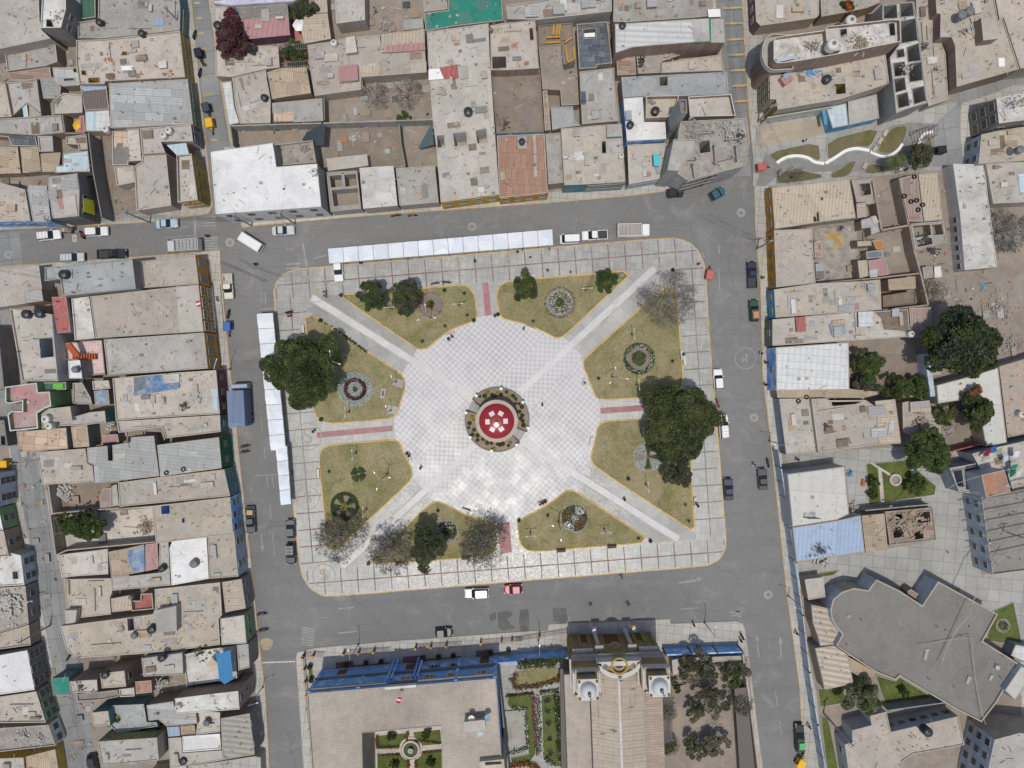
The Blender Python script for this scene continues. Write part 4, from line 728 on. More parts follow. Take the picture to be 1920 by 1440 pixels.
# small park ground
patch(F5, [(40,1290),(40,1000),(80,860),(590,900),(900,830),(1480,700),(1480,1130),(1330,1180),(800,1230),(400,1290),(200,1290)], walkd, .15, 'pavement')
parkp = dirty('park_path', (.27, .262, .25), None, .4, 1.5, vary=0)
patch(F5, [(130,1050),(205,1130),(345,1090),(520,1140),(560,1140),(700,1055),(840,1040),(1000,870),(1140,850),(1330,860),(1290,1100),(1290,1150),(800,1190),(520,1190),(420,1200),(300,1170),(190,1235),(130,1290),(60,1290)], parkp, .156, 'path')
patch(F5, [(90,1030),(85,870),(545,775),(560,900),(545,925)], dirty('sandy_floor', (.41, .35, .28), None, .4, 1, vary=0), .156, 'sports_ground')
for q in ([(135,1060),(495,980),(510,1125),(440,1095),(345,1080),(260,1095),(205,1130)], [(550,970),(925,878),(850,1025),(765,1020),(690,1035),(620,1080),(555,1115)], [(1000,880),(1115,865),(1085,985),(1040,1040),(985,1070),(900,1060),(915,1000)], [(200,1235),(260,1180),(340,1160),(420,1190),(520,1210),(520,1240),(205,1285)], [(575,1200),(660,1160),(700,1120),(765,1110),(705,1225),(580,1240)], [(850,1130),(960,1160),(1200,1180),(1275,1150),(1280,960),(1240,960),(1180,1080),(1130,1160),(800,1215)]): lawn(pl(F5, q), dirty('worn_lawn', (.20, .165, .095), (.12, .125, .045), .6, 2, vary=0), concw, .26, .12, 1)
for k, (x, y) in enumerate(((962, 920), (925, 975), (888, 1035), (818, 1147))):
    c = at(F5, x, y, .5); m = MB(); m.prism([Vector((c.x, c.y))+Matrix.Rotation(R(62), 2) @ Vector(q) for q in ((-.62, -.32), (.62, -.32), (.62, .32), (-.62, .32))], .14, .55, cream); tag(m.build('block_seat'), ['cream block seat nearest the sky blue roof', 'second cream block seat from the top of the small park', 'cream block seat at the end of the right wavy bench', 'cream block seat alone on the lower path of the small park'][k], 'seat', 'cream block seats of the small park')
def pergola(fr, pts, label, h=3, n=6):
    (a, b, c_, d) = (at(fr, x, y, h) for x, y in pts); o = (a+b+c_+d)/4; t = thing('pergola', (o.x, o.y, .15), label, 'pergola'); mt = plain('grey_timber', (.17, .15, .14), .9)
    A, B, Cc, D = (q-Vector((o.x, o.y, 0)) for q in (a, b, c_, d)); m = MB()
    for p, q in ((A, B), (D, Cc)): m.tube(p, q, .07, .07, mt, 5)
    m.build('beam', t)
    for i in range(n+1): u = i/n; p = A.lerp(B, u); q = D.lerp(Cc, u); m = MB(); m.tube(p+(p-q)*.12, q+(q-p)*.12, .05, .05, mt, 5); m.build('rafter', t)
    for q in (A, B, Cc, D): m = MB(); m.tube((q.x, q.y, 0), q, .07, .07, mt, 6); m.build('post', t)
pergola(F5, [(1185,905),(1320,865),(1315,935),(1205,975)], 'dark timber pergola over the short curved bench'); pergola(F5, [(1050,1140),(1120,1085),(1150,1130),(1080,1175)], 'small timber pergola under the grey green tree', 2.6, 4)
ringbench(F5, [(1055,1170),(1120,1135)], .9, 'straight white bench under the small pergola', whitep, .6)
# ================================================================ vehicles
def rrect(x0, x1, hw, r, z, n=4):
    p = []
    for cx, cy, a0 in ((x1-r, hw-r, 0), (x0+r, hw-r, 90), (x0+r, -hw+r, 180), (x1-r, -hw+r, 270)):
        for i in range(n+1): a = R(a0+90*i/n); p.append(Vector((cx+r*math.cos(a), cy+r*math.sin(a), z)))
    return p
def paint(name, c, rough=.36): return plain('paint_'+name, c, rough, .5, n=.03)
headm = plain('lamp_lens', (.75, .75, .72), .15, .6, n=0); tailm = plain('tail_lens', (.35, .02, .02), .2, .6, n=0); chrome = plain('chrome', (.55, .55, .56), .2, .5, .9, n=0)
def wheels(t, xs, hw, r=.32, w=.2):
    for x in xs:
        for s in (-1, 1):
            m = MB(); m.tube((x, s*(hw-w), r), (x, s*hw, r), r, r, rubber, 14); q = m.build('wheel', t); m = MB(); m.tube((x, s*(hw-.02), r), (x, s*(hw+.01), r), r*.55, r*.55, steel, 10); m.build('rim', q)
def car(fr, x, y, ang, L, pt, label, kind='sedan', cat='car', name='parked_car', rack=None, hw=.86, bed=None):
    c = at(fr, x, y, .8); t = thing(name, (c.x, c.y, .03 if kind != 'x' else .15), label, cat, rz=R(ang)); f = L/2
    H = {'sedan': 1.42, 'wagon': 1.5, 'suv': 1.72, 'van': 1.85, 'hatch': 1.48, 'pickup': 1.7}[kind]; bz = {'suv': 1.02, 'pickup': 1.0, 'van': 1.0}.get(kind, .9); hk = {'suv': .16, 'pickup': .18}.get(kind, 0)
    m = MB(); m.rings([rrect(-f+.06, f-.06, hw-.06, .3, .22+hk), rrect(-f, f, hw, .34, .42+hk), rrect(-f, f-.02, hw, .36, bz-.22), rrect(-f+.06, f-.14, hw-.05, .4, bz-.05), rrect(-f+.14, f-.3, hw-.13, .42, bz)], pt)
    if kind == 'pickup':
        m = MB(); cb = -f+L*.40
        m.rings([rrect(cb, f-.06, hw-.06, .25, .35), rrect(cb, f, hw, .3, .6), rrect(cb, f-.02, hw, .3, bz-.15), rrect(cb+.02, f-.25, hw-.1, .35, bz)], pt); m.build('body', t)
        m = MB(); p = [(-f, -hw), (cb, -hw), (cb, hw), (-f, hw)]; m.ring(p, .09, .4, bz, pt); m.poly(p, .62, bed or plain('bed_liner', (.05, .05, .055), .7)); m.build('cargo_bed', t)
    else: m.build('body', t, smooth=False)
    g = {'sedan': (-.33, -.2, .02, .18), 'wagon': (-.48, -.42, .04, .2), 'suv': (-.48, -.43, .06, .22), 'van': (-.49, -.47, .26, .40), 'hatch': (-.47, -.36, .02, .22), 'pickup': (-.1, -.07, .12, .26)}[kind]
    m = MB(); m.rings([rrect(g[0]*L, g[3]*L, hw-.1, .16, bz-.03), rrect(g[1]*L, g[2]*L, hw-.22, .16, H-.04)], glass); m.build('windows', t)
    m = MB(); m.rings([rrect(g[1]*L-.02, g[2]*L+.02, hw-.2, .18, H-.06), rrect(g[1]*L+.03, g[2]*L-.04, hw-.25, .18, H)], pt); m.build('roof', t)
    wheels(t, (-.31*L, .31*L), hw-.0, .33 if kind not in ('suv', 'pickup') else .38)
    for s in (-1, 1):
        m = MB(); m.box((f-.1, s*(hw-.28), .62+hk), (.16, .34, .16), headm); m.build('headlight', t); m = MB(); m.box((-f+.05, s*(hw-.2), .66+hk), (.1, .24, .2), tailm); m.build('tail_light', t)
        m = MB(); m.box((g[3]*L-.28, s*(hw+.08), bz+.02), (.14, .2, .13), pt); m.build('mirror', t)
    m = MB(); m.box((f-.03, 0, .42+hk), (.1, hw*1.5, .16), blackp); m.build('bumper', t)
    if rack:
        m = MB(); 
        for s in (-1, 1): m.box(((g[1]+g[2])/2*L, s*(hw-.3), H+.05), ((g[2]-g[1])*L*.85, .04, .04), chrome)
        for i in range(3): m.box((g[1]*L+(g[2]-g[1])*L*(.2+.3*i), 0, H+.06), (.04, (hw-.3)*2, .03), chrome)
        m.build('roof_rack', t)
        if rack != 1: m = MB(); m.box(((g[1]+g[2])/2*L-.1, 0, H+.2), (1.2, 1., .22), rack); q = m.build('roof_load', t)
    return t
Wp = paint('white', (.75, .75, .74)); Sv = paint('silver', (.50, .52, .54)); Bk = paint('black', (.018, .02, .024)); Nv = paint('navy', (.012, .02, .055)); Lb = paint('light_blue', (.38, .50, .60)); Cr = paint('cream', (.66, .63, .54)); Gn = paint('green', (.012, .055, .048)); Rd = paint('red', (.42, .025, .07)); Gy = paint('grey', (.05, .056, .065)); Tl = paint('teal', (.03, .10, .14))
car(F0, 92, 441, 6, 4.4, Wp, 'white estate car with a roof rack, leftmost in the upper left street', 'wagon', rack=1)
car(F0, 181, 434, 3, 4.3, Wp, 'white estate car behind the parked street cart in the upper left street', 'wagon')
car(F0, 313, 419, 4, 4.1, Lb, 'pale blue sedan driving near the zebra crossing', 'sedan')
car(F0, 137, 483, 3, 4.3, Sv, 'silver suv with dark roof rack at the lower kerb of the upper left street', 'suv', rack=1)
car(F0, 210, 476, 2, 5.4, Bk, 'black pickup with an open bed in the upper left street', 'pickup', 'pickup', 'parked_pickup')
car(F0, 531, 432, 3, 4.2, Sv, 'silver sedan with a sunroof near the top kerb', 'sedan')
car(F0, 428, 537, -86, 4.7, Cr, 'cream double cab pickup on the west street', 'pickup', 'pickup', 'parked_pickup', bed=dirty('dusty_bed', (.5, .48, .44)))
car(F0, 634, 506, -86, 4.4, Wp, 'white car halfway under the first canopy', 'hatch', cat='car')
car(F0, 1068, 448, 182, 3.7, Wp, 'white minivan just right of the long canopy row', 'van', 'van', 'parked_van')
car(F0, 1115, 441, 183, 4.8, Wp, 'white pickup with black bed between the minivan and the truck', 'pickup', 'pickup', 'parked_pickup')
car(F0, 1410, 515, 92, 5.0, Nv, 'dark blue pickup at the kerb of the east street', 'pickup', 'pickup', 'parked_pickup')
car(F0, 1414, 582, 93, 4.2, Gn, 'green car carrying an orange load on its roof', 'wagon', rack=plain('orange_crate', (.55, .22, .10)))
car(F0, 1347, 711, 94, 3.9, Wp, 'white small estate above the huge east tree', 'wagon')
car(F0, 1357, 800, 94, 4.5, Wp, 'white suv beside the huge east tree', 'suv', rack=1)
car(F0, 1366, 917, 93, 4.2, Nv, 'navy sedan at the kerb below the huge east tree', 'sedan')
car(F0, 1430, 898, 94, 4.1, Gy, 'dark grey sedan in the middle of the east street', 'sedan')
car(F0, 545, 991, 92, 3.6, Gy, 'dark grey hatchback, upper one at the left plaza kerb', 'hatch')
car(F0, 545, 1038, -88, 4.0, Nv, 'dark blue estate with white rack bars at the left plaza kerb', 'wagon', rack=1)
car(F0, 894, 1112, 182, 4.5, Wp, 'white suv with roof rails on the street below the plaza', 'suv', rack=1)
car(F0, 962, 1105, 184, 3.4, Rd, 'crimson hatchback on the street below the plaza', 'hatch')
car(F0, 832, 1186, 4, 3.3, Bk, 'small black hatchback in front of the blue school', 'hatch')
car(F0, 470, 975, -87, 5.0, Gy, 'dark pickup with a cardboard box in its bed on the west street', 'pickup', 'pickup', 'parked_pickup')
car(F0, 1499, 1383, 92, 5.2, Bk, 'black police suv low on the east street', 'suv', rack=plain('green_light_bar', (.1, .4, .15)))
car(F0, 1345, 363, 30, 3.0, Tl, 'teal car turning into the upper right street', 'hatch'); car(F0, 1266, 361, 5, 3.2, Bk, 'black car under the front of the unfinished corner building', 'hatch')
car(F0, 174, 1434, -80, 4, Bk, 'black car at the bottom of the left lane', 'hatch')
def cargo(name, loc, d, mat, label, cat='box', rz=0): m = MB(); m.box((0, 0, d[2]/2), d, mat); m.box((0, 0, d[2]+.01), (d[0]*.9, .05, .02), sh_m); o = m.build(name); o.location = loc; o.rotation_euler.z = rz; return tag(o, label, cat)
sh_m = plain('tape', (.5, .4, .28), .6)
c = at(F0, 469, 960.5, .9); cargo('cardboard_box', (c.x, c.y, .66), (1.1, .9, .6), plain('cardboard', (.45, .34, .22), .9), 'cardboard box in the bed of the dark pickup')
def truck(fr, x, y, ang, L, Wd, cabm, boxm, label, cab=1.9, bh=2.6, open_=False, name='truck'):
    c = at(fr, x, y, bh*.7); t = thing(name, (c.x, c.y, .03), label, 'truck', rz=R(ang)); f = L/2; hw = Wd/2
    m = MB(); m.rings([rrect(f-cab, f, hw-.05, .15, .5), rrect(f-cab, f, hw, .2, 1.2), rrect(f-cab, f-.12, hw-.06, .22, 2.15), rrect(f-cab+.08, f-.3, hw-.16, .22, 2.3)], cabm); m.build('cab', t)
    m = MB(); m.box((f-.1, 0, 1.75), (.12, Wd*.8, .55), glass); m.build('windscreen', t); m = MB(); m.box((-cab/2, 0, .75), (L-cab, Wd*.8, .25), dmetal); m.build('chassis', t)
    m = MB(); p = [(-f, -hw), (f-cab-.12, -hw), (f-cab-.12, hw), (-f, hw)]
    if open_: m.ring(p, .08, .9, bh, cabm); m.poly(p, bh-.35, boxm); [m.box((-f+(L-cab)*(i+.5)/7, 0, bh-.2), (.06, Wd-.15, .06), chrome) for i in range(7)]
    else: m.rings([[Vector((a, b, .9)) for a, b in p], [Vector((a, b, bh-.08)) for a, b in p], [Vector((a*.985, b*.96, bh)) for a, b in p]], boxm)
    m.build('cargo_box', t); wheels(t, (-.32*L, -.16*L if L > 7 else -.3*L, .36*L), hw-.05, .46, .28)
    for s in (-1, 1): m = MB(); m.box((f-.35, s*(hw+.17), 1.9), (.1, .18, .35), blackp); m.build('mirror', t); m = MB(); m.box((f-.02, s*(hw-.35), .85), (.08, .3, .2), headm); m.build('headlight', t)
truck(F6, 1322, 462, 184, 6.0, 2.15, Sv, cgrey, 'silver truck with a ribbed grey cargo top by the zebra crossing', 1.4, 2.7, True)
truck(F0, 1188, 432, 1, 6.0, 2.3, Wp, corr('grey_tarpaulin', (.36, .33, .30), 0, .8, (9, 9), .05, depth=.25), 'white truck with a tarpaulin covered bed on the street above the plaza', 1.5, 2.4, True)
truck(F0, 447, 759, 93, 7.8, 3.1, ltbluew, corr('blue_canvas', (.15, .20, .30), 3, 1.4, (6, 6), .1, depth=.12), 'large truck under a worn blue canvas in the west street', 1.1, 4.3)
c = at(F0, 470, 454, 1); t = thing('minibus', (c.x, c.y, .03), 'white minibus crossing at an angle at the upper left corner', 'van', rz=R(148)); m = MB(); m.rings([rrect(-2.4, 2.4, .9, .2, .3), rrect(-2.4, 2.4, .95, .25, 1.1), rrect(-2.35, 2.1, .88, .25, 1.85), rrect(-2.2, 1.75, .75, .25, 2.0)], Wp); m.build('body', t)
m = MB(); m.box((2.12, 0, 1.5), (.35, 1.5, .5), glass, 0, Matrix.Rotation(R(-22), 4, 'Y')); m.build('windscreen', t); m = MB(); m.box((-2.37, 0, 1.5), (.1, 1.5, .5), glass); m.build('rear_window', t); wheels(t, (-1.5, 1.5), .93)
for s in (-1, 1): m = MB(); m.box((2.38, s*.7, .8), (.08, .3, .2), headm); m.build('headlight', t); m = MB(); m.box((2.2, s*1.05, 1.3), (.1, .25, .2), blackp); m.build('mirror', t)
def moto_taxi(fr, x, y, ang, cm, label, load=None):
    c = at(fr, x, y, 1.2); t = thing('mototaxi', (c.x, c.y, .05), label, 'mototaxi', rz=R(ang))
    m = MB(); m.rings([rrect(-1.3, .35, .68, .12, 1.55), rrect(-1.35, .4, .7, .15, 1.62), rrect(-1.25, .3, .58, .2, 1.75)], cm); m.build('canopy', t)
    m = MB(); m.rings([rrect(-1.3, .1, .66, .12, .35), rrect(-1.3, .1, .68, .15, .85)], cm); m.build('body', t); m = MB(); m.box((-.9, 0, .9), (.5, 1.1, .15), blackp); m.build('seat', t)
    m = MB()
    for a in (-1.25, .25):
        for s in (-1, 1): m.tube((a, s*.6, .8), (a, s*.6, 1.6), .025, .025, dmetal, 5)
    m.build('frame', t); m = MB(); m.tube((1.15, 0, .3), (.75, 0, 1.05), .05, .05, dmetal, 6); m.tube((.75, -.35, 1.08), (.75, .35, 1.08), .025, .025, dmetal, 5); m.box((.45, 0, .75), (.7, .25, .25), cm); m.build('fork', t)
    for xx, yy in ((1.15, 0), (-.85, .6), (-.85, -.6)): m = MB(); m.tube((xx, yy-.07, .28), (xx, yy+.07, .28), .28, .28, rubber, 12); m.build('wheel', t)
YL = paint('yellow', (.75, .42, .02)); BL = paint('blue', (.04, .12, .40)); RD2 = paint('faded_red', (.45, .12, .11))
moto_taxi(F0, 394, 236, -80, YL, 'yellow mototaxi on the upper left street'); moto_taxi(F0, 374, 105, -78, Bk, 'black mototaxi near the top of the upper left street'); moto_taxi(F0, 388, 207, -75, Gy, 'dark mototaxi with white patches just above the yellow one')
moto_taxi(F0, 12, 870, 5, YL, 'yellow mototaxi in the left lane at the photo edge'); moto_taxi(F0, 427, 617, -88, BL, 'blue mototaxi on the west street'); moto_taxi(F0, 1331, 511, 80, RD2, 'faded red mototaxi at the top right plaza kerb')
moto_taxi(F0, 1504, 1427, 60, YL, 'yellow mototaxi behind the black police suv'); moto_taxi(F0, 1759, 282, 185, Bk, 'black mototaxi beside the small park'); moto_taxi(F0, 1432, 313, 8, RD2, 'dark red mototaxi at the left corner of the small park')
def motorbike(fr, x, y, ang, cm, label, group='parked motorbikes'):
    c = at(fr, x, y, .5); t = thing('motorbike', (c.x, c.y, .15), label, 'motorbike', group, rz=R(ang)); m = MB(); m.rings([rrect(-.5, .35, .1, .05, .45), rrect(-.5, .4, .18, .1, .7), rrect(-.3, .3, .1, .05, .85)], cm); m.build('body', t)
    m = MB(); m.box((-.45, 0, .82), (.7, .26, .1), blackp); m.build('seat', t); m = MB(); m.tube((.4, -.38, 1.0), (.4, .38, 1.0), .025, .025, dmetal, 5); m.tube((.65, 0, .3), (.38, 0, 1.0), .04, .04, dmetal, 6); m.build('handlebar', t)
    for xx in (-.65, .65): m = MB(); m.tube((xx, -.06, .3), (xx, .06, .3), .3, .3, rubber, 14); m.build('wheel', t)
for f, x, y, a, cm, l in ((F7, 1762, 603, 10, Bk, 'upper of the two black motorbikes on the west street'), (F7, 1762, 643, 8, Bk, 'lower of the two black motorbikes on the west street'), (F8, 465, 675, 60, Bk, 'black motorbike standing in the left lane'), (F8, 1745, 397, 8, Rd, 'black and red motorbike on the lower west street'), (F8, 1755, 503, 10, Bk, 'black motorbike below the red one on the lower west street'), (G1, 1050, 17, 10, Bk, 'black motorbike at the kerb above the canopy row'), (G1, 1175, 17, 5, Rd, 'red motorbike at the kerb above the canopy row'), (R2, 212, 668, -80, Bk, 'black motorbike at the east kerb'), (G2, 1583, 1265, -70, Rd, 'red motorbike at the kerb between the two white cars'), (F6, 1645, 955, 80, Bk, 'black motorbike above the blue mototaxi'), (G1, 1345, 525, 15, Bk, 'left motorbike parked above the top left lawn'), (G1, 1385, 523, 5, Sv, 'silver motorbike parked above the top left lawn'), (G1, 1430, 518, -5, Bk, 'right motorbike parked above the top left lawn'), (F6, 590, 385, 120, Rd, 'red motorbike beside the white estate and the street cart'), (F1, 1460, 260, 80, Gn, 'green motorbike on the upper left street'), (F1, 1500, 545, 80, Bk, 'black motorbike on the pavement of the upper left street')): motorbike(f, x, y, a, cm, l)
c = at(F6, 500, 358); t = thing('street_cart', (c.x, c.y, .05), 'brown vendor cart on the upper left street', 'cart'); m = MB(); m.box((0, 0, .7), (1.8, .8, .5), wood); m.build('body', t); m = MB(); m.box((.9, .2, 1.2), (.9, .7, .08), maroonw); m.build('awning', t); m = MB(); m.box((-.5, 0, 1.0), (.6, .6, .15), beigew); m.build('tray', t)
for s in (-1, 1): m = MB(); m.tube((s*.6, -.45, .3), (s*.6, .45, .3), .3, .3, rubber, 12); m.build('wheel', t)
c = at(F6, 540, 411); m = MB(); m.ring([(-.35, -.6), (.35, -.6), (.35, .6), (-.35, .6)], .08, 0, .12, whitep); m.poly([(-.28, -.52), (.28, -.52), (.28, .52), (-.28, .52)], .06, wood); o = m.build('sign_board'); o.location = (c.x, c.y, .03); tag(o, 'white framed board lying in the upper left street', 'board')

# ================================================================ people
skin = plain('skin', (.30, .165, .105), .6, n=.05); hairm = plain('dark_hair', (.018, .014, .012), .6, n=0)
def skinmesh(name, verts, edges, radii, mat, sub=1):
    me = bpy.data.meshes.new(name); me.from_pydata(verts, edges, []); o = bpy.data.objects.new(name, me); C.objects.link(o); md = o.modifiers.new('s', 'SKIN'); md.use_smooth_shade = True
    for i, r in enumerate(radii): me.skin_vertices[0].data[i].radius = (r, r)
    me.skin_vertices[0].data[0].use_root = True
    if sub: s2 = o.modifiers.new('u', 'SUBSURF'); s2.levels = sub
    dg = bpy.context.evaluated_depsgraph_get(); r = bpy.data.meshes.new_from_object(o.evaluated_get(dg)); bpy.data.objects.remove(o); r.materials.clear(); r.materials.append(mat); return r
def figure(pose):
    V, E, Rr = [], [], []
    def v(p, r, par=None): V.append(p); Rr.append(r); (E.append((par, len(V)-1)) if par is not None else 0); return len(V)-1
    sit = pose == 'sit'; hz = .55 if sit else .95
    pel = v((0, 0, hz), .15); bel = v((0, 0, hz+.18), .13, pel); ch = v((.02, 0, hz+.38), .155, bel); nk = v((.02, 0, hz+.53), .06, ch); hd = v((.04, 0, hz+.66), .10, nk); tp = v((.04, 0, hz+.76), .085, hd); v((.13, 0, hz+.65), .022, hd)
    segs = {}
    for s in (-1, 1):
        st = .28*s if pose == 'walk' else .0
        hp = v((0, s*.1, hz-.04), .105, pel)
        if sit: kn = v((.44, s*.13, hz-.05), .07, hp); an = v((.46, s*.13, .08), .045, kn)
        else: kn = v((st*.5+.03, s*.11, .5), .07, hp); an = v((st, s*.11, .08), .045, kn)
        ft = v((V[an][0]+.18, s*.13, .04), .035, an)
        shd = v((.02, s*.19, hz+.45), .065, ch)
        if sit: el = v((.12, s*.26, hz+.2), .045, shd); wr = v((.33, s*.17, hz+.1), .032, el)
        else: el = v((-st*.35, s*.27, hz+.18), .045, shd); wr = v((-st*.6+.1, s*.27, hz-.05), .032, el)
        w = Vector(V[wr]); d = (w-Vector(V[el])).normalized(); pm = v(tuple(w+d*.07), .036, wr)
        for k in range(4):
            q = w+d*.11+Vector((.018*(k-1.5)*2, 0, 0)); f1 = v(tuple(q), .010, pm); v(tuple(q+d*(.05-.006*abs(k-1.5))+Vector((0, -s*.02, 0))), .008, f1)
        v(tuple(w+d*.06+Vector((.05, -s*.02, 0))), .010, pm); segs[s] = (hp, kn, an, shd, el)
    body = skinmesh('body', V, E, Rr, skin, 1)
    def sub(ids, ed, dr): return [V[i] for i in ids], ed, [Rr[i]+dr for i in ids]
    a, b = segs[-1], segs[1]
    sv = sub([bel, pel, ch, a[3], b[3], a[4], b[4]], [(0, 1), (0, 2), (2, 3), (2, 4), (3, 5), (4, 6)], .022); sv[0][5] = tuple(Vector(V[a[3]]).lerp(Vector(V[a[4]]), .75)); sv[0][6] = tuple(Vector(V[b[3]]).lerp(Vector(V[b[4]]), .75)); shirt = skinmesh('shirt', *sv, skin, 1)
    tv = sub([pel, a[0], b[0], a[1], b[1], a[2], b[2]], [(0, 1), (0, 2), (1, 3), (2, 4), (3, 5), (4, 6)], .018); trou = skinmesh('trousers', *tv, skin, 1)
    hr = skinmesh('hair', [(.0, 0, hz+.69), (.02, 0, hz+.79), (-.03, 0, hz+.62)], [(0, 1), (0, 2)], [.112, .085, .09], hairm, 1)
    return body, shirt, trou, hr
FIG = {p: figure(p) for p in ('stand', 'walk', 'sit')}
CL = {k: plain('cloth_'+k, c, .85) for k, c in dict(white=(.7, .7, .7), red=(.42, .03, .05), black=(.02, .02, .025), blue=(.05, .12, .3), navy=(.02, .03, .07), cyan=(.08, .45, .6), grey=(.2, .2, .21), pink=(.5, .25, .3), beige=(.4, .33, .25), purple=(.15, .07, .2)).items()}
def person(fr, x, y, ang, pose, shirt, trousers, where, z=.155):
    c = at(fr, x, y, .9); verb = {'stand': 'standing', 'walk': 'walking', 'sit': 'seated'}[pose]
    t = thing('person', (c.x, c.y, z), 'person in %s top and %s trousers %s' % (shirt, trousers, where.replace('the ', '', 1) if len(where.split()) > 9 else where), 'person', rz=R(ang))
    for nm, me, mt in zip(('body', 'shirt', 'trousers', 'hair'), FIG[pose], (None, CL[shirt], CL[trousers], None)):
        o = bpy.data.objects.new(nm, me); C.objects.link(o); o.parent = t
        if mt: o.material_slots[0].link = 'OBJECT'; o.material_slots[0].material = mt
PP = [(G1,515,592,80,'walk','white','grey','upper of two at the top left corner walk'),(G1,518,620,80,'walk','white','black','lower of two at the top left corner walk'),(G1,235,748,20,'stand','red','grey','left of a pair by the column of canopies'),(G1,262,742,200,'stand','black','red','right of a pair by the column of canopies'),(G1,252,772,90,'stand','red','red','below the pair by the column of canopies'),
(G1,1792,771,40,'walk','black','black','on the checker floor below the red path'),(G1,1440,938,-60,'sit','black','blue','on the bench below the top left lawn'),(G1,1465,915,-60,'sit','white','black','at the right end of that top left lawn bench'),(G1,1135,342,90,'stand','white','navy','at the front of the canopy row, left part'),(G1,1640,358,0,'walk','navy','black','alone on the top walk'),(G1,785,375,90,'stand','grey','black','between canopy legs near the white car'),
(G2,250,258,90,'stand','navy','navy','left of a pair before the canopy row'),(G2,282,245,90,'stand','white','blue','right of a pair before the canopy row'),(G2,335,297,90,'stand','blue','white','near the joint line right of the canopy pair'),(G2,462,240,90,'stand','white','black','at the last canopy on the right'),(G2,450,382,30,'walk','black','pink','on the top walk near the leaning tree'),(G2,603,396,0,'stand','beige','white','on the top walk above the white flowers bed'),(G2,820,388,-90,'sit','grey','pink','on the bench before the small bush tree'),
(G2,291,770,0,'stand','purple','black','left of the bench below the top right lawn'),(G2,415,1276,0,'stand','black','black','alone on the tiles right of the bandstand'),(G2,1455,340,0,'stand','red','pink','at the top right corner of the plaza'),(G2,700,1130,200,'sit','black','white','on the bench by the right lawn'),(G2,1355,940,0,'sit','blue','black','on the bench of the right walk'),
(G2,1882,430,0,'stand','cyan','blue','beside the dark blue pickup'),(G2,1872,935,0,'stand','black','white','at the east kerb by the painted circle'),(G2,1905,995,0,'stand','red','black','below the painted circle on the east pavement'),(G2,1903,1142,0,'stand','black','navy','lower on the east pavement by the corrugated shed'),
(G3,1133,362,200,'sit','black','black','upper on the bench at the left lawn corner'),(G3,1148,378,200,'stand','black','grey','by the bench at the left lawn corner'),(G3,1233,470,0,'walk','black','purple','alone on the tiles left of the bandstand'),(G3,430,195,0,'walk','black','black','on the left walk at the red path'),(G3,262,505,0,'stand','white','black','beside the lower canopies'),
(G4,332,745,120,'sit','grey','white','at the left end of the full bench'),(G4,352,738,120,'sit','black','red','in the middle of the full bench'),(G4,372,728,120,'sit','red','black','at the right end of the full bench'),(G4,963,705,-40,'walk','navy','pink','on the lower right diagonal walk'),(G4,1500,738,0,'stand','pink','black','left of the white bench on the right walk'),(G4,1512,752,0,'stand','black','black','right of the white bench on the right walk'),(G4,940,1287,0,'walk','blue','white','crossing the street below the plaza'),
(R4,1742,395,0,'stand','grey','black','upper left at the corner right of the church'),(R4,1750,410,0,'stand','red','black','in the middle at the corner right of the church'),(R4,1738,428,0,'stand','black','black','lowest at the corner right of the church'),(R4,1423,322,0,'stand','red','red','on the pavement right of the church'),(R2,120,680,30,'walk','blue','white','crossing the east street'),(R2,408,645,0,'walk','black','pink','in the yard above the pale workshop roof'),
(F6,1490,394,0,'walk','black','navy','on the zebra crossing'),(F6,1838,597,0,'walk','black','black','alone in the west street near the corner'),(R3,403,540,0,'walk','black','maroon' if False else 'red','on the east pavement opposite the church corner'),(R3,485,1160,0,'walk','black','grey','on the east pavement near the police suv'),(F5,400,975,90,'stand','white','black','on the path of the small park'),(F5,1525,277,0,'stand','red','black','on the beige roof with the laundry line'),(F1,1525,480,0,'walk','black','black','beside the black mototaxi'),(F2,1212,75,0,'stand','white','grey','in the yard with the earth mound'),(F7,632,1013,0,'stand','white','grey','in the yard with scattered timber')]
for p in PP:
    zz = .155
    if (p[0], p[1], p[2]) in ((G4,940,1287),(R2,120,680),(F6,1490,394),(F6,1838,597)): zz = .03
    if p[0] is F5 and p[1] == 1525: zz = hs(F5, 1525, 277, 5.6)+.02
    person(*p, z=zz)
# ================================================================ houses
WINM = {}
def window_mesh(w, h, fm):
    k = (w, h, fm.name)
    if k not in WINM:
        m = MB(); 
        for a, b, c_, d in ((0, h/2, w+.1, .07), (0, -h/2, w+.1, .1), (-w/2, 0, .07, h), (w/2, 0, .07, h), (0, 0, .05, h)): m.box((a, -.02, b), (c_, .08, d), fm)
        f = m.build('window'); m = MB(); m.box((0, -.01, 0), (w-.02, .05, h-.02), glass); p = m.build('pane'); WINM[k] = (f.data, p.data); bpy.data.objects.remove(f); bpy.data.objects.remove(p)
    return WINM[k]
def windows(t, org, a, b, z0, h, n, storeys, fm=greyc, w=1.1, wh=1.2, nm='window', frac=.55):
    # a->b runs along a counter-clockwise footprint: outside is on the right
    d = (b-a); L_ = d.length; d.normalize(); out = Vector((d.y, -d.x)); ang = math.atan2(d.y, d.x); fd, pd = window_mesh(w, wh, fm)
    for s in range(storeys):
        for i in range(n):
            q = a+d*L_*(i+.5)/n+out*.03; o = bpy.data.objects.new(nm, fd); C.objects.link(o); o.parent = t; o.location = (q.x-org[0], q.y-org[1], z0+h*(s+frac)-org[2]); o.rotation_euler = (0, 0, ang)
            p = bpy.data.objects.new('pane', pd); C.objects.link(p); p.parent = o
HB = []; FP = []
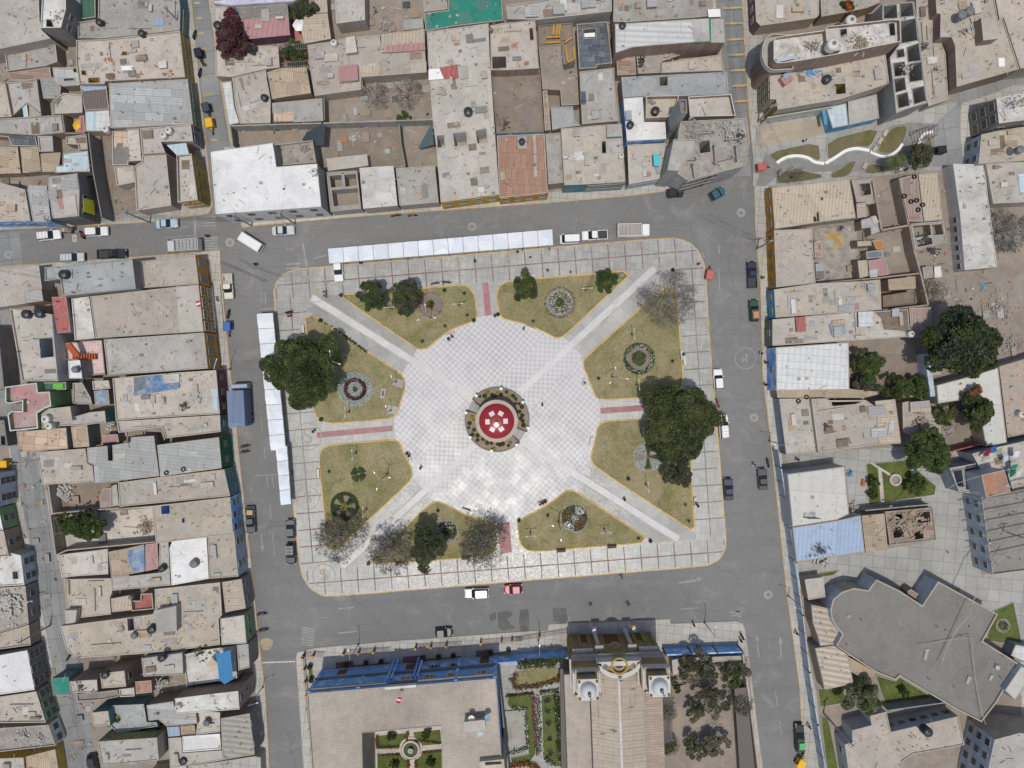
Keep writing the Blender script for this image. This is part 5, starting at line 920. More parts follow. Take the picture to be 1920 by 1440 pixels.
DV = {'N': (0, 1), 'S': (0, -1), 'E': (1, 0), 'W': (-1, 0)}; NEUT = (beigew, concw, adobe, dkwall, brickw); PARO = (dust, dust2, pale, greyc, bluegr, white, dirtywhite, gdark, dirt2, soilroof)
def bd(fr, h, roof, wall, label, pts, holes=(), par=.32, sheets=(), win=(), wm=None, name='house', cat='house', floor=None, z0=.14, pt=.16, hole_wall=None, ww=(1.1, 1.2), kraw=False):
    X_, Y_ = pts[len(pts)//2]; raw = par_h = kraw; h = (h if kraw else hs(fr, X_, Y_, h))+((len(HB)*37) % 11-5)*.013; P2 = ccw(inset(pl(fr, pts, h), .03)); c = sum(P2, Vector((0, 0)))/len(P2); org = (c.x, c.y, z0)
    t = thing(name, org, label, cat); HL = [ccw(pl(fr, q[0] if isinstance(q, tuple) and isinstance(q[0], list) else q, h)) for q in holes]
    QI = inset(P2, pt+.04); HN = []
    for H_ in HL:
        for _ in range(22):
            if all(inpoly(QI, x) for x in H_): HN.append(H_); break
            hc = sum(H_, Vector((0, 0)))/len(H_); s_ = (c-hc).normalized()*.08; H_ = [x+s_+(hc-x)*.012 for x in H_]
        else: print('bad hole', label)
    HL = HN; m = MB(); top = h+par; q = inset(P2, pt); n = len(P2)
    cw = [w[0] for w in win]; plast = wall if not win or wall in NEUT else beigew; ptop = roof if roof in PARO else (beigew if wall is not concw else concw)
    if par > .85: ptop = dirty('pale_parapet', (.55, .54, .51), None, .3, 2)
    for i in range(n):
        a, b = P2[i], P2[(i+1) % n]; d = (b-a).normalized(); o_ = (d.y, -d.x); face = any(Vector(o_).dot(Vector(DV[c])) > .6 for c in cw)
        m.add([(a.x, a.y, z0), (b.x, b.y, z0), (b.x, b.y, top), (a.x, a.y, top)], [(0, 1, 2, 3)], wall if face or not win else plast)
    m.skirt(q, h-.05, top, wall if par > .85 else ptop, True); m.add([(a.x, a.y, top) for a in P2]+[(a.x, a.y, top) for a in q], [(i, (i+1) % n, n+(i+1) % n, n+i) for i in range(n)], ptop)
    for H_ in HL: m.skirt(H_, z0+.1, h+.12, hole_wall or wall, True); m.ring(inset(H_, -.12), .12, h-.02, h+.12, ptop)
    m.build('wall', t, org)
    m = MB(); m.poly(inset(P2, pt-.02), h, roof, HL); m.build('roof', t, org)
    for H_ in HL: m = MB(); m.poly(inset(H_, -.1), z0+.12, floor or gdark); m.build('courtyard_floor', t, org)
    for k, s in enumerate(sheets):
        mt, sp = s[0], s[1]; dz = s[2] if len(s) > 2 else .1; S2 = ccw(pl(fr, sp, h+dz)); m = MB(); m.prism(S2, h+dz-.06 if dz < .4 else h, h+dz+k*.004, mt, mt if dz < .4 else wall); m.build('roof_sheet' if dz < .4 else 'roof_box', t, org)
    for w in win:
        i, cnt, st = w[:3]; E = [(P2[k], P2[(k+1) % n]) for k in range(n)]
        # i names a side by compass: which edge faces that way and is longest
        dv = {'N': (0, 1), 'S': (0, -1), 'E': (1, 0), 'W': (-1, 0)}[i]; best = max(E, key=lambda e: Vector(((e[1]-e[0]).y, -(e[1]-e[0]).x)).dot(Vector(dv)))
        windows(t, org, best[0], best[1], .3, (h-.4)/st, cnt, st, wm or greyc, *ww)
    A_ = abs(area(P2)); mn_ = roof.name
    if A_ > 26 and name == 'house' and not any(q in label for q in ('ochre', 'plain', 'smooth', 'whitish')) and (roof in PARO[:4] or roof is gdark) and len(win) < 5:
        rr = random.Random(int(c.x*31+c.y*17)); E = max(((P2[k], P2[(k+1) % n]) for k in range(n)), key=lambda e: (e[1]-e[0]).length); u = (E[1]-E[0]).normalized(); v_ = Vector((-u.y, u.x)); T0 = (min(p.x for p in P2), max(p.x for p in P2), min(p.y for p in P2), max(p.y for p in P2))
        for k in range(int(A_/11)+1):
            for _ in range(8):
                q = Vector((rr.uniform(T0[0], T0[1]), rr.uniform(T0[2], T0[3]))); w_, d_ = rr.uniform(.5, 2.6), rr.uniform(.4, 1.5); kind = rr.random()
                if kind > .8: w_, d_ = rr.uniform(2, 5.5), .14
                if rr.random() < .5: w_, d_ = d_, w_
                cr_ = [q+u*(a*w_/2)+v_*(b*d_/2) for a, b in ((-1, -1), (1, -1), (1, 1), (-1, 1))]
                if all(inpoly(inset(P2, .25), x) for x in cr_) and not any(inpoly(H_, x) for H_ in HL for x in cr_+[q]): break
            else: continue
            mt = rr.choice([pale, greyc, greyc, dust, gdark, cgrey, clight, wood, soilroof, reed, dirtywhite]); hh = .05 if kind < .5 else (rr.uniform(.15, .6) if kind < .8 else .3)
            if kind > .8: mt = roof
            m = MB(); m.prism(cr_, h-.01, h+hh+.002*k, mt, mt if kind < .5 else beigew); m.build('roof_patch' if kind < .5 else ('hatch' if kind < .8 else 'low_curb'), t, org)
    HB.append(t); FP.append(P2); return t
def inpoly(P_, q):
    r = False; n = len(P_)
    for i in range(n):
        a, b = P_[i], P_[i-1]
        if (a.y > q.y) != (b.y > q.y) and q.x < (b.x-a.x)*(q.y-a.y)/(b.y-a.y)+a.x: r = not r
    return r
HO = 'house'
def shed(*a, **k): k.setdefault('name', 'shed'); k.setdefault('cat', 'shed'); k.setdefault('par', .05); return bd(*a, **k)
# ---- north west block
bd(F1,7,pale,beigew,'large plain pale hall roof in the top left corner',[(-200,-200),(290,-200),(300,150),(315,225),(385,290),(0,370),(-200,400)],par=.1,name='hall',cat='hall')
bd(F1,9.6,dirtywhite,dkwall,'tall narrow block with a cluttered white roof beside the pale hall',[(325,-60),(500,-60),(505,70),(467,215),(310,218)],holes=[[(350,150),(388,152),(402,208),(348,205)]],win=(('E',2,2),))
shed(F1,4,greensh,dkwall,'dark green sheet roof beside the tall cluttered block',[(600,-60),(715,-60),(720,130),(625,145),(605,140)])
bd(F1,4.6,greyc,tealw,'worn grey roof with white patches beside the top left street',[(745,-80),(1340,-80),(1360,60),(1355,230),(1080,265),(760,295),(590,290),(590,170),(740,150)],sheets=((bluesh,[(1155,138),(1225,135),(1228,188),(1160,190)]),(greyc,[(1145,205),(1340,195),(1345,235),(1150,250)])),win=(('E',4,1),))
bd(F1,5,dust2,yelloww,'pinkish roof strewn with loose bricks and yellow street front',[(578,305),(760,300),(1080,268),(1355,238),(1395,585),(1100,600),(800,615),(790,635),(600,635),(578,480)],holes=[[(615,530),(645,530),(650,565),(615,562)],[(655,592),(740,588),(742,628),(658,630)],[(918,390),(955,388),(958,415),(918,415)]],sheets=((whitep,[(910,495),(995,492),(998,525),(912,528)]),(greyc,[(605,480),(725,472),(728,500),(608,510)])),win=(('E',6,1),))
bd(F1,5.2,clight,greenw,'big roof of patched light grey corrugated sheets with a green street front',[(815,625),(1410,592),(1450,935),(830,962)],par=.06,win=(('E',6,1),))
shed(F1,3.6,brownc,adobe,'dark brown corrugated roof with a bright blue strip',[(600,640),(798,634),(820,820),(635,832)],sheets=((bluesh,[(603,648),(798,636),(800,668),(625,684)],.15),))
shed(F1,3.8,ltblue,beigew,'half light blue half white sheet roof beside the patched corrugated roof',[(637,834),(820,822),(835,975),(760,985),(640,988)],sheets=((cwhite,[(722,836),(815,828),(828,975),(724,980)],.1),))
bd(F1,3.4,greyc,adobe,'dirty grey roof with leaning poles below the pale hall',[(42,382),(425,338),(440,468),(350,500),(60,540)])
shed(F1,3.2,wood,adobe,'reddish patched plank roof in the upper left',[(65,545),(378,500),(390,590),(72,612)])
shed(F1,3.6,clight,adobe,'pale corrugated roof around a slit opening in the upper left',[(392,505),(560,505),(592,490),(600,640),(470,650),(405,605)],holes=[[(482,592),(555,588),(556,604),(484,608)],[(565,505),(590,503),(592,535),(568,535)]])
bd(F1,3.8,greyc,adobe,'grey roof with a dark stain and two poles on the left',[(52,625),(285,592),(300,720),(320,870),(205,780),(95,885)],sheets=((ltblue,[(165,780),(200,775),(215,890),(180,895)],.1),))
shed(F1,3.3,beigew,adobe,'plain tan lower roof beside the blue plank',[(212,745),(300,735),(316,868),(222,880)])
bd(F1,4.2,dust,adobe,'beige roof at the left photo edge above the grey strip',[(-200,625),(48,622),(98,880),(-200,900)])
shed(F1,3.1,cgrey,adobe,'narrow grey corrugated roofs stacked with scrap wood',[(300,590),(398,578),(460,650),(450,740),(325,740)])
bd(F1,3.5,pale,adobe,'small pale roof with a heap of dry branches at its edge',[(400,760),(480,700),(622,715),(628,850),(402,862)])
bd(F1,4.1,greyc,adobe,'long grey brown roof with a white basin',[(-200,905),(465,865),(488,1000),(280,1020),(-200,990)])
bd(F1,2.9,redsh,adobe,'courtyard room with pink red sheet beside the yellow parasol',[(595,870),(632,866),(640,990),(560,990),(600,950)],par=.05,name='shed',cat='shed')
shed(F1,3.2,slate,adobe,'blue black plastic roof held down by tyres',[(-60,950),(70,945),(80,1000),(262,998),(285,1100),(90,1096),(60,1030),(-60,1020)])
for q,l in (([(-200,1105),(135,1100),(158,1300),(-200,1312)],'leftmost reed mat roof'),([(150,1102),(288,1100),(310,1285),(170,1300)],'middle reed mat roof'),([(302,1152),(458,1142),(440,1290),(314,1292)],'third reed mat roof beside the light blue roof')): shed(F1,3,reed2,adobe,l+' of three on the left',q,pt=.08)
bd(F1,3.4,greyc,adobe,'small stained roof between tyres and the patio with pots',[(288,1025),(402,1022),(410,1140),(300,1142)])
bd(F1,3.3,dust,adobe,'brown patio roof with pots and a yellow stain',[(500,1030),(655,1010),(668,1125),(600,1130),(590,1090),(500,1085)],sheets=((soilroof,[(560,1035),(650,1025),(655,1070),(575,1075)],.05),))
bd(F1,5.4,ltblue,dkwall,'light blue patched roof above the narrow dark lane',[(472,1152),(662,1128),(680,1290),(585,1292),(415,1300),(412,1245),(470,1240)],par=.1,sheets=((greyc,[(478,1192),(538,1190),(540,1220),(480,1222)],.05),(bluegr,[(550,1220),(592,1218),(594,1245),(552,1247)],.05)))
bd(F1,4,pale,beigew,'roof of pale and pink panels left of the two white tanks',[(845,985),(950,982),(960,970),(1050,966),(1070,1210),(970,1215),(970,1242),(850,1245)],sheets=((gdark,[(850,1108),(962,1102),(970,1240),(852,1242)],.1),(peach,[(855,988),(945,984),(955,1072),(862,1074)],.1)))
bd(F1,6.4,pale,purplew,'higher pale roof carrying two white tanks near the upper left street',[(1055,964),(1438,938),(1455,1065),(1215,1068),(1248,1150),(1070,1160)],win=(('E',2,2),))
bd(F1,5,dust2,beigew,'plain pinkish roof between dirt lot and narrow shaft',[(1072,1165),(1252,1155),(1292,1545),(1028,1584),(1012,1250),(1068,1216)])
bd(F1,4.1,dust,beigew,'small roof with brick scraps beside the dirt lot',[(862,1252),(1008,1242),(1020,1370),(880,1400)])
bd(F1,6.6,pale,yelloww,'corner house with yellow walls at the upper left crossing',[(1335,1170),(1450,1160),(1498,1508),(1345,1525)],par=.7,win=(('E',4,2),('S',2,2)),sheets=((ltblue,[(1250,1088),(1395,1072),(1418,1160),(1330,1168)],.5),))
bd(F6,5,dust,bluew,'beige roof with dark streaks and blue street front',[(-200,10),(10,10),(190,60),(230,290),(-200,300)],win=(('S',5,1),))
bd(F6,5.2,clight,bluew,'grey blue corrugated roof beside the streaked beige roof',[(196,60),(205,28),(340,30),(370,292),(238,296)],par=.08)
bd(F6,7.6,greyc,dkwall,'patchwork metal roofs on a dark raw building beside the narrow lane',[(345,40),(350,-30),(560,-60),(575,60),(572,252),(378,270)],par=.05,sheets=((clight,[(345,68),(408,62),(412,125),(350,130)],.15),(pink,[(420,122),(455,118),(460,195),(424,200)],.12),(pale,[(452,112),(540,98),(558,235),(468,244)],.2),(cgrey,[(440,-30),(556,-45),(562,55),(442,68)],.12)),win=(('E',2,2),))
m = MB(); m.box((0,0,0),(.08,2.6,2.6),plain('yellow_banner',(.55,.5,.04),.6)); o = m.build('banner'); c = at(F6,640,180,4.5); o.location = c; o.rotation_euler = (0,R(-10),R(5)); tag(o,'yellow banner hung on the dark raw wall','banner')
patch(F1,[(850,1405),(1005,1375),(1025,1590),(870,1620)],dirt2,.15); patch(F1,[(660,1000),(840,985),(880,1420),(850,1630),(790,1640)],dirt2,.152)
# ---- far left blocks
bd(F7,8,gdark,dkwall,'dark building at the left photo edge',[(-400,-250),(-5,-250),(42,200),(-400,220)])
bd(F7,4,gdark,dkwall,'low dark grey roof at the left photo edge above the yellow mototaxi',[(-400,418),(40,412),(66,600),(-400,610)],holes=[[(10,530),(38,530),(40,590),(12,590)]])
bd(F7,9,greyc,ltbluew,'light blue house with windows at the left photo edge',[(-400,795),(-5,795),(8,1035),(-400,1050)],win=(('E',2,3),))
bd(F7,8,white,greenw,'green walled house at the left photo edge',[(-400,1052),(0,1045),(32,1200),(-400,1212)],win=(('E',1,2),))
bd(F7,8,dust2,adobe,'pinkish roofed house with brown balconies left of the lane',[(-400,1215),(35,1205),(75,1392),(-400,1415)],win=(('E',1,2),))
bd(F8,7,dirtywhite,ltbluew,'stained white roof with a dark square opening left of the lane',[(-300,20),(60,-20),(148,0),(172,200),(-300,230)],holes=[[(85,112),(120,110),(125,160),(90,162)]],win=(('E',2,2),))
bd(F8,6.4,rubm,dkwall,'grey roof piled with broken concrete left of the lane',[(-300,235),(178,205),(200,458),(0,520),(-300,560)],win=(('E',2,1),))
bd(F8,5.4,dust,adobe,'beige roof with soot marks left of the lane',[(-300,560),(0,522),(200,462),(214,600),(-300,670)])
bd(F8,9,white,dkwall,'clean white roof over dark walls left of the lane',[(-300,720),(0,668),(185,635),(235,900),(-300,975)],par=.12,win=(('E',3,3),),ww=(1.3,1.3))
bd(F8,7.4,dust,greenw,'long beige roof with green street wall left of the lane',[(-300,985),(250,905),(315,1115),(-300,1120)],win=(('E',3,2),))
bd(F8,6,rubm,whitew,'white walled house with rubbish on its roof left of the lane',[(-300,1170),(330,1128),(380,1268),(-300,1345)],win=(('E',2,1),))
shed(F8,5,reed,yelloww,'reed roof with a yellow wall at the lower left photo edge',[(172,1345),(370,1295),(405,1520),(185,1520)])
bd(F8,4.4,greyc,yelloww,'grey roof at the lower left corner of the photo',[(-300,1365),(165,1345),(180,1520),(-300,1520)])
# ---- west block
bd(F6,4,peach if 0 else dust,beigew,'smooth peach beige roof at the left photo edge below the street',[(-200,660),(285,605),(318,865),(190,880),(20,905),(-200,930)],par=.15)
shed(F6,5,cgrey,adobe,'small grey corrugated shed on the peach beige roof',[(170,790),(300,775),(315,862),(182,880)])
bd(F6,8.6,bluegr,dkwall,'tall blue grey roof crossed by a dark pipe beside the upper left street',[(328,620),(960,560),(985,775),(458,828),(440,710),(328,720)],par=.3)
bd(F6,5.4,dust,orangew,'beige corner roof with soot marks and an ochre facade',[(1012,578),(1412,532),(1438,742),(1035,770)],par=.35,win=(('E',2,1),),wm=greyp,ww=(1.5,3.))
bd(F6,6.5,dust2,orangew,'wide pinkish roof of the ochre town building with a flag',[(650,828),(1260,760),(1432,742),(1470,1082),(690,1130)],par=.15,sheets=((pale,[(1266,757),(1428,745),(1465,1080),(1296,1088)],.06),),win=(('E',4,2),),wm=whitep,name='municipal_building',cat='building',ww=(1.6,1.5))
bd(F6,6.4,greyc,orangew,'plain grey roof with ochre front below the flagged building',[(748,1138),(1472,1088),(1500,1348),(778,1398)],par=.15,win=(('E',3,1),),wm=greyp,ww=(1.4,3.2))
bd(F6,5.4,dirtywhite,beigew,'whitish terrace between red sheet roof and wide pinkish roof',[(520,845),(650,830),(690,1130),(545,1145)])
shed(F6,6.8,redsh,dkwall,'long pinkish red corrugated roof on posts',[(372,832),(478,830),(512,1085),(412,1095)],pt=.08)
bd(F6,3.6,paving('pink_tiles',(.62,.5,.5),.55,.55,3,line=(.5,.3,.32),var=.05,lw=.03),pink and brickw,'pink tiled terrace beside the red stair',[(480,1165),(590,1150),(745,1142),(770,1392),(650,1400),(590,1290),(480,1290)],par=.5)
bd(F6,7.4,white,dkwall,'small white roof with a grey tank beside the pink terrace',[(492,1292),(580,1286),(596,1420),(500,1420)],par=.12)
bd(F6,7,pale,whitew,'whitish flat roof around a square light well',[(78,915),(385,958),(430,1440),(168,1440)],holes=[[(285,1132),(380,1124),(390,1262),(296,1272)]],par=.45,hole_wall=greyp,sheets=((gdark,[(320,1355),(400,1350),(405,1380),(322,1385)],.1),))
c = at(F6,545,1225,5.5); st2 = thing('outdoor_stair',(c.x,c.y,.15),'red brick stair climbing beside the pink tiled terrace','stairs'); a0 = [at(F6,x,y,6.) for x,y in ((500,1175),(535,1255))]; b0 = [at(F6,x,y,4.5) for x,y in ((545,1262),(670,1262))]
for (p0,p1),zz in ((a0,(6.4,5.2)),(b0,(5.2,3.9))):
    for i in range(9):
        u = i/8; p = p0.lerp(p1,u); d = (p1-p0); m = MB(); m.box((p.x-c.x,p.y-c.y,zz[0]+(zz[1]-zz[0])*u-.3),(.28,1.0,.5),redsh if 0 else plain('red_brick_stair',(.42,.10,.04),.8),math.atan2(d.y,d.x)); m.build('tread',st2)
bd(F7,6.6,redgrey,greenw,'red and grey terrace with white edged green parapet',[(62,172),(292,142),(300,210),(385,205),(396,312),(345,330),(295,362),(302,472),(97,492),(80,372),(105,345),(185,345),(185,278),(100,295),(65,290)],par=1.0,pt=.22)
bd(F7,5.5,greensh,greenw,'bright green sheet roof beside the red and grey terrace',[(302,142),(478,138),(480,195),(310,205)],par=.1,name='shed',cat='shed',sheets=((plain('bright_green',(.12,.42,.06),.5),[(380,145),(452,142),(454,192),(382,196)],.1),))
bd(F7,7,dust,beigew,'beige roof with two round tanks beside the red and grey terrace',[(352,330),(510,312),(525,415),(400,425),(395,475),(305,475),(298,372)],par=.15)
bd(F7,5.5,greyc,tealw,'narrow patio house with pale blue framed openings',[(515,395),(655,355),(762,345),(772,430),(600,452),(400,458),(395,430)],holes=[[(528,385),(735,362),(742,408),(532,428)]],hole_wall=ltbluew)
bd(F7,4.5,peach,beigew,'peach boarded roof of square panels',[(120,498),(480,466),(492,620),(136,645)],par=.1)
shed(F7,5,reed,dkwall,'reed roof beside the peach boarded roof',[(510,460),(630,448),(646,605),(530,612)])
bd(F7,4,bluetarp,dkwall,'roof of blue and white sheets between dark shafts',[(675,202),(782,195),(792,300),(685,310)],par=.05)
bd(F7,4.4,pale,beigew,'low beige roof above the blue and white sheets',[(670,132),(790,125),(802,188),(676,196)])
bd(F7,4.2,greyc,dkwall,'grey washing patio between terrace and blue sheets',[(530,145),(600,142),(660,250),(672,300),(560,300),(530,290)])
bd(F7,5.8,dust,maroonw,'wide beige roof with tarpaulins and small skylights beside the blue truck',[(815,112),(955,98),(1300,68),(1562,52),(1590,370),(1160,395),(840,418)],sheets=((greytarp,[(962,98),(1080,90),(1090,200),(965,225)],.12),(bluetarp,[(1040,92),(1285,78),(1292,185),(960,240),(962,215),(1060,180)],.16),(dirtywhite,[(1165,88),(1288,80),(1290,140),(1190,150)],.22),(gdark,[(1012,236),(1075,230),(1078,262),(1015,268)],.5),(bluegr,[(882,232),(916,230),(918,282),(885,285)],.15),(greyc,[(1158,252),(1182,250),(1185,285),(1160,290)],.5),(ltblue,[(1520,185),(1562,182),(1570,345),(1535,348)],.12)),win=(('E',3,1),))
bd(F7,5.2,dust,tealw,'beige roof with chimney box above the corrugated hall',[(845,422),(1160,400),(1590,375),(1595,498),(1200,545),(1170,465),(860,505)],sheets=((gdark,[(1050,468),(1165,462),(1190,555),(1180,560),(1160,500),(1055,495)],.05),(greyc,[(1462,438),(1490,436),(1492,456),(1464,458)],.4)),win=(('E',1,1),))
shed(F7,3,pink,adobe,'faded pink sheet roof in the dark inner yard',[(735,518),(848,514),(860,572),(740,580)])
bd(F7,7,cgrey,dkwall,'stepped grey corrugated hall roof',[(625,612),(775,598),(780,705),(812,705),(808,592),(940,572),(942,536),(1110,524),(1150,818),(720,866),(680,740),(632,722)],par=.04,name='hall',cat='hall',sheets=((clight,[(675,740),(710,738),(720,862),(682,866)],.05),(pale,[(820,658),(900,652),(902,690),(825,696)],.04)))
bd(F7,7.6,cgrey,dgreenw,'grey corrugated hall roof with a dark green street front and two tyres',[(1130,592),(1578,536),(1598,760),(1155,820)],par=.04,name='hall',cat='hall',sheets=((clight,[(1365,642),(1580,610),(1585,640),(1368,676)],.05),(clight,[(1150,795),(1375,758),(1380,785),(1155,822)],.05)),win=(('E',2,1),))
bd(F7,4.2,dust,beigew,'long beige roof with round stains beside the left lane',[(272,642),(618,616),(632,725),(670,742),(682,858),(305,880)],par=.12)
bd(F7,6.3,dust,tealw,'long beige roof with four rebar stubs and teal front',[(852,862),(1155,822),(1618,766),(1660,960),(862,1038)],par=.15,win=(('E',2,1),))
bd(F7,6.3,dust,bluew,'plain beige roof with a corner light well and blue front',[(865,1048),(1095,1030),(1660,966),(1682,1235),(1125,1302),(1100,1045)],holes=[[(1162,1032),(1222,1026),(1224,1088),(1164,1090)],[(1312,1120),(1330,1118),(1332,1150),(1313,1152)]],par=.15,win=(('E',3,2),))
shed(F7,3,brownc and rusty,adobe,'brown sheet roof over the timber strewn yard',[(745,905),(802,898),(805,1040),(720,1046),(718,970)])
shed(F7,3.3,greyc,adobe,'grey slanted sheet roof over the timber strewn yard',[(802,888),(842,872),(860,1032),(806,1038)])
patch(F7,[(360,885),(850,858),(865,1040),(395,1075)],dirt2,.152); patch(F7,[(385,1100),(1100,1045),(1120,1300),(440,1370)],pale,.153,'yard_ground')
bd(F8,4.5,pale,beigew,'bare pale roof at the bend of the left lane',[(388,0),(720,-40),(724,130),(412,150)],par=.1)
bd(F8,4.5,reed,adobe,'patched roof of cane and blue tarpaulin',[(722,-20),(830,-40),(962,-70),(965,112),(860,132),(742,150)],par=.1,sheets=((bluetarp,[(850,-20),(962,-60),(965,110),(900,118),(862,70)],.12),))
shed(F8,4.8,pink,adobe,'pink and grey striped sheet roof beside the blue tarpaulin',[(968,-70),(1050,-80),(1060,92),(970,112)])
bd(F8,4.4,greyc,adobe,'cracked grey roof with tools under the striped roof',[(1064,-80),(1125,-90),(1140,205),(748,240),(742,155),(1060,118)],par=.12,sheets=((dust,[(750,160),(740,150),(860,135),(862,190),(752,205)],.05),))
bd(F8,5,white,beigew,'roof covered with crumpled white sheeting',[(1130,-40),(1150,-95),(1380,-130),(1395,160),(1145,205)],par=.12)
bd(F8,6.3,dust,ltbluew,'beige roof with pale blue street front beside the white sheeting',[(1385,-130),(1562,-160),(1592,145),(1398,160)],par=.15,win=(('E',2,2),))
bd(F8,4.2,dust,beigew,'beige roof with a curved crack along the left lane',[(428,162),(742,155),(750,250),(735,290),(742,398),(530,422),(510,372),(442,350)],par=.1)
bd(F8,4.6,cream,adobe,'striped cane roof beside the small red patio',[(738,292),(872,268),(884,370),(746,384)],par=.05,name='shed',cat='shed')
bd(F8,2.6,redfl,adobe,'small red patio with a bench between cane roof and beige roof',[(886,372),(1034,358),(1025,250),(945,255),(945,300),(890,300)],par=.5)
bd(F8,4.7,dust,beigew,'very wide beige roof in the lower west block',[(1032,228),(1470,182),(1482,400),(1460,428),(1470,600),(1220,632),(950,660),(500,690),(440,625),(402,475),(560,455),(840,420),(1020,395),(1035,360)],par=.12,holes=[[(850,428),(890,422),(900,500),(856,508)]],sheets=((dust,[(430,372),(512,370),(502,452),(440,462)],1.2),(greyc,[(1034,372),(1175,342),(1178,508),(1044,520)],1.8),(greyc,[(895,425),(938,420),(942,470),(905,480)],.1),(greyc,[(1255,465),(1276,463),(1278,500),(1257,502)],.1),(greyc,[(1268,548),(1290,546),(1292,582),(1270,584)],.1)))
bd(F8,6,creamy,dkwall,'ribbed cream roof above the lower west pavement',[(1480,182),(1612,160),(1640,358),(1502,385)],par=.05,win=(('E',2,1),))
bd(F8,6.2,pale,greenw,'grey beige roof with a green awning front',[(1468,425),(1630,400),(1646,590),(1478,602)],par=.1,win=(('E',2,1),))
bd(F8,9,dust,brickw,'tall beige box roof with a dark brick side',[(668,790),(832,770),(845,878),(682,890)],par=.15,win=(('E',1,2),))
bd(F8,8,pale,brickw,'cluttered pale roof next to the green shade net',[(465,842),(600,832),(650,830),(655,905),(610,920),(472,920)],par=.15)
bd(F8,6.5,greyc,gdark and dkwall,'stained grey roof between dark brick walls',[(945,690),(1218,650),(1226,798),(958,812)],par=.15)
shed(F8,6,net,tealw,'green shade net roof over the left lane',[(340,825),(460,815),(470,930),(355,940)],pt=.06)
shed(F8,5,terra,adobe,'red and cream ribbed roof beside the pale roof',[(902,845),(1010,835),(1016,918),(906,930)])
bd(F8,4.9,pale,adobe,'small pale roof between dark shaft and ribbed roof',[(795,892),(900,880),(905,940),(805,945)])
bd(F8,2.8,dkwall,dkwall,'dark low laundry patio beside the striped cloths',[(515,925),(790,895),(800,942),(690,965),(520,975)],par=.3)
bd(F8,5,dirtywhite,dkwall,'white tiled terrace with blue gable canopy and plants',[(1222,662),(1360,630),(1575,600),(1588,820),(1250,868)],par=.4)
bd(F8,6,greyc,dkwall,'grey roof strip with a white sign frame above the lower west pavement',[(1578,600),(1658,592),(1668,750),(1592,772)],par=.15)
bd(F8,10,dirtywhite,brickw,'tall long white roof over a dark brick wall',[(1165,955),(1590,905),(1600,1030),(1178,1062)],par=.12,win=(('E',1,3),('N',0,1)))
bd(F8,6.6,clight,adobe,'white panelled roof below the tall brick wall',[(976,1002),(1155,975),(1182,1062),(1308,1050),(1318,1128),(1110,1145),(1055,1100),(990,1108)],par=.05)
bd(F8,7,dust,tealw,'small beige roof of the teal house',[(610,1050),(725,1038),(740,1142),(622,1140)],par=.12)
bd(F8,8.6,greyc,olivew,'brown grey roof with an olive side wall at the lower left',[(652,1242),(1050,1215),(1064,1368),(682,1405)],par=.15,win=(('N',4,3),))
bd(F8,4.5,bluegr,tealw,'blue floored patio of the teal house',[(750,1000),(965,990),(985,1110),(1050,1110),(1060,1140),(790,1185),(742,1140)],par=.3)
bd(F8,5.2,pale,beigew,'peach stained low roof beside the white boxed roof',[(1122,1220),(1212,1215),(1218,1320),(1480,1302),(1490,1368),(1135,1425)],par=.1,sheets=((bluesh,[(1112,1150),(1195,1145),(1200,1208),(1122,1214)],.1),(reed,[(1202,1142),(1298,1136),(1305,1198),(1206,1204)],.1)))
bd(F8,5.6,white,beigew,'white boxed roof left of the olive ribbed roof',[(1218,1208),(1470,1188),(1478,1295),(1222,1315)],par=.2)
bd(F8,5.4,pale,beigew,'pale terrace with a clutter of blue tanks',[(1322,1048),(1440,1045),(1470,1050),(1470,1180),(1308,1200)],par=.12)
bd(F8,7,olrib,dkwall,'tall olive ribbed roof at the foot of the west street',[(1472,1090),(1665,1056),(1700,1332),(1482,1370)],par=.04,win=(('E',2,3),))
bd(F8,3.5,walk,beigew,'low tiled roofs at the lower photo edge left of the street',[(1000,1440),(1480,1375),(1700,1340),(1740,1350),(1745,1500),(1010,1520)],par=.1)
bd(F8,4,dust,beigew,'beige roof with a blue tank at the lower photo edge',[(1135,1430),(1140,1330),(1215,1325),(1250,1420),(1250,1500),(1135,1500)],par=.15)
# ---- north block
bd(F2,4.4,greyc,redfl and maroonw,'shed with grey and pink sheet halves beside the bougainvillea',[(170,55),(558,28),(576,262),(235,296),(205,210)],par=.04,sheets=((pink,[(178,152),(556,118),(576,262),(235,296),(205,210)],.1),(gdark,[(172,60),(556,32),(556,112),(180,148)],.08)))
bd(F2,5,lilac,lilac,'long lilac wall at the top of the north block',[(0,28),(0,5),(150,-20),(660,-60),(655,-20),(600,15),(130,45)],par=.05,name='boundary_wall',cat='wall')
bd(F2,4,dust2,beigew,'pale beige L shaped roof under the bougainvillea',[(5,50),(105,50),(170,150),(210,280),(235,300),(330,345),(490,348),(500,508),(400,520),(140,580),(20,575)],par=.15)
shed(F2,4.6,creamy,adobe,'tan gabled sheet roof beside the white parasol',[(682,115),(858,98),(882,292),(680,330),(662,245)],sheets=((cream,[(685,215),(870,200),(882,290),(680,328),(664,245)],.08),))
shed(F2,4.2,cream,adobe,'upper tan sheet roof beside the flowering creeper',[(752,-40),(850,-40),(860,95),(770,103)])
bd(F2,6,pale,beigew,'plain pale roof at the top edge above the wash place',[(908,-60),(1135,-60),(1140,152),(922,180)],par=.1)
shed(F2,3,greyc,adobe,'small grey roof in the yard with the earth mound',[(1422,150),(1572,132),(1580,215),(1425,230)])
bd(F2,5.2,beigew,beigew,'beige roof tucked against the green net',[(1560,-80),(1752,-80),(1758,70),(1580,92)],par=.1)
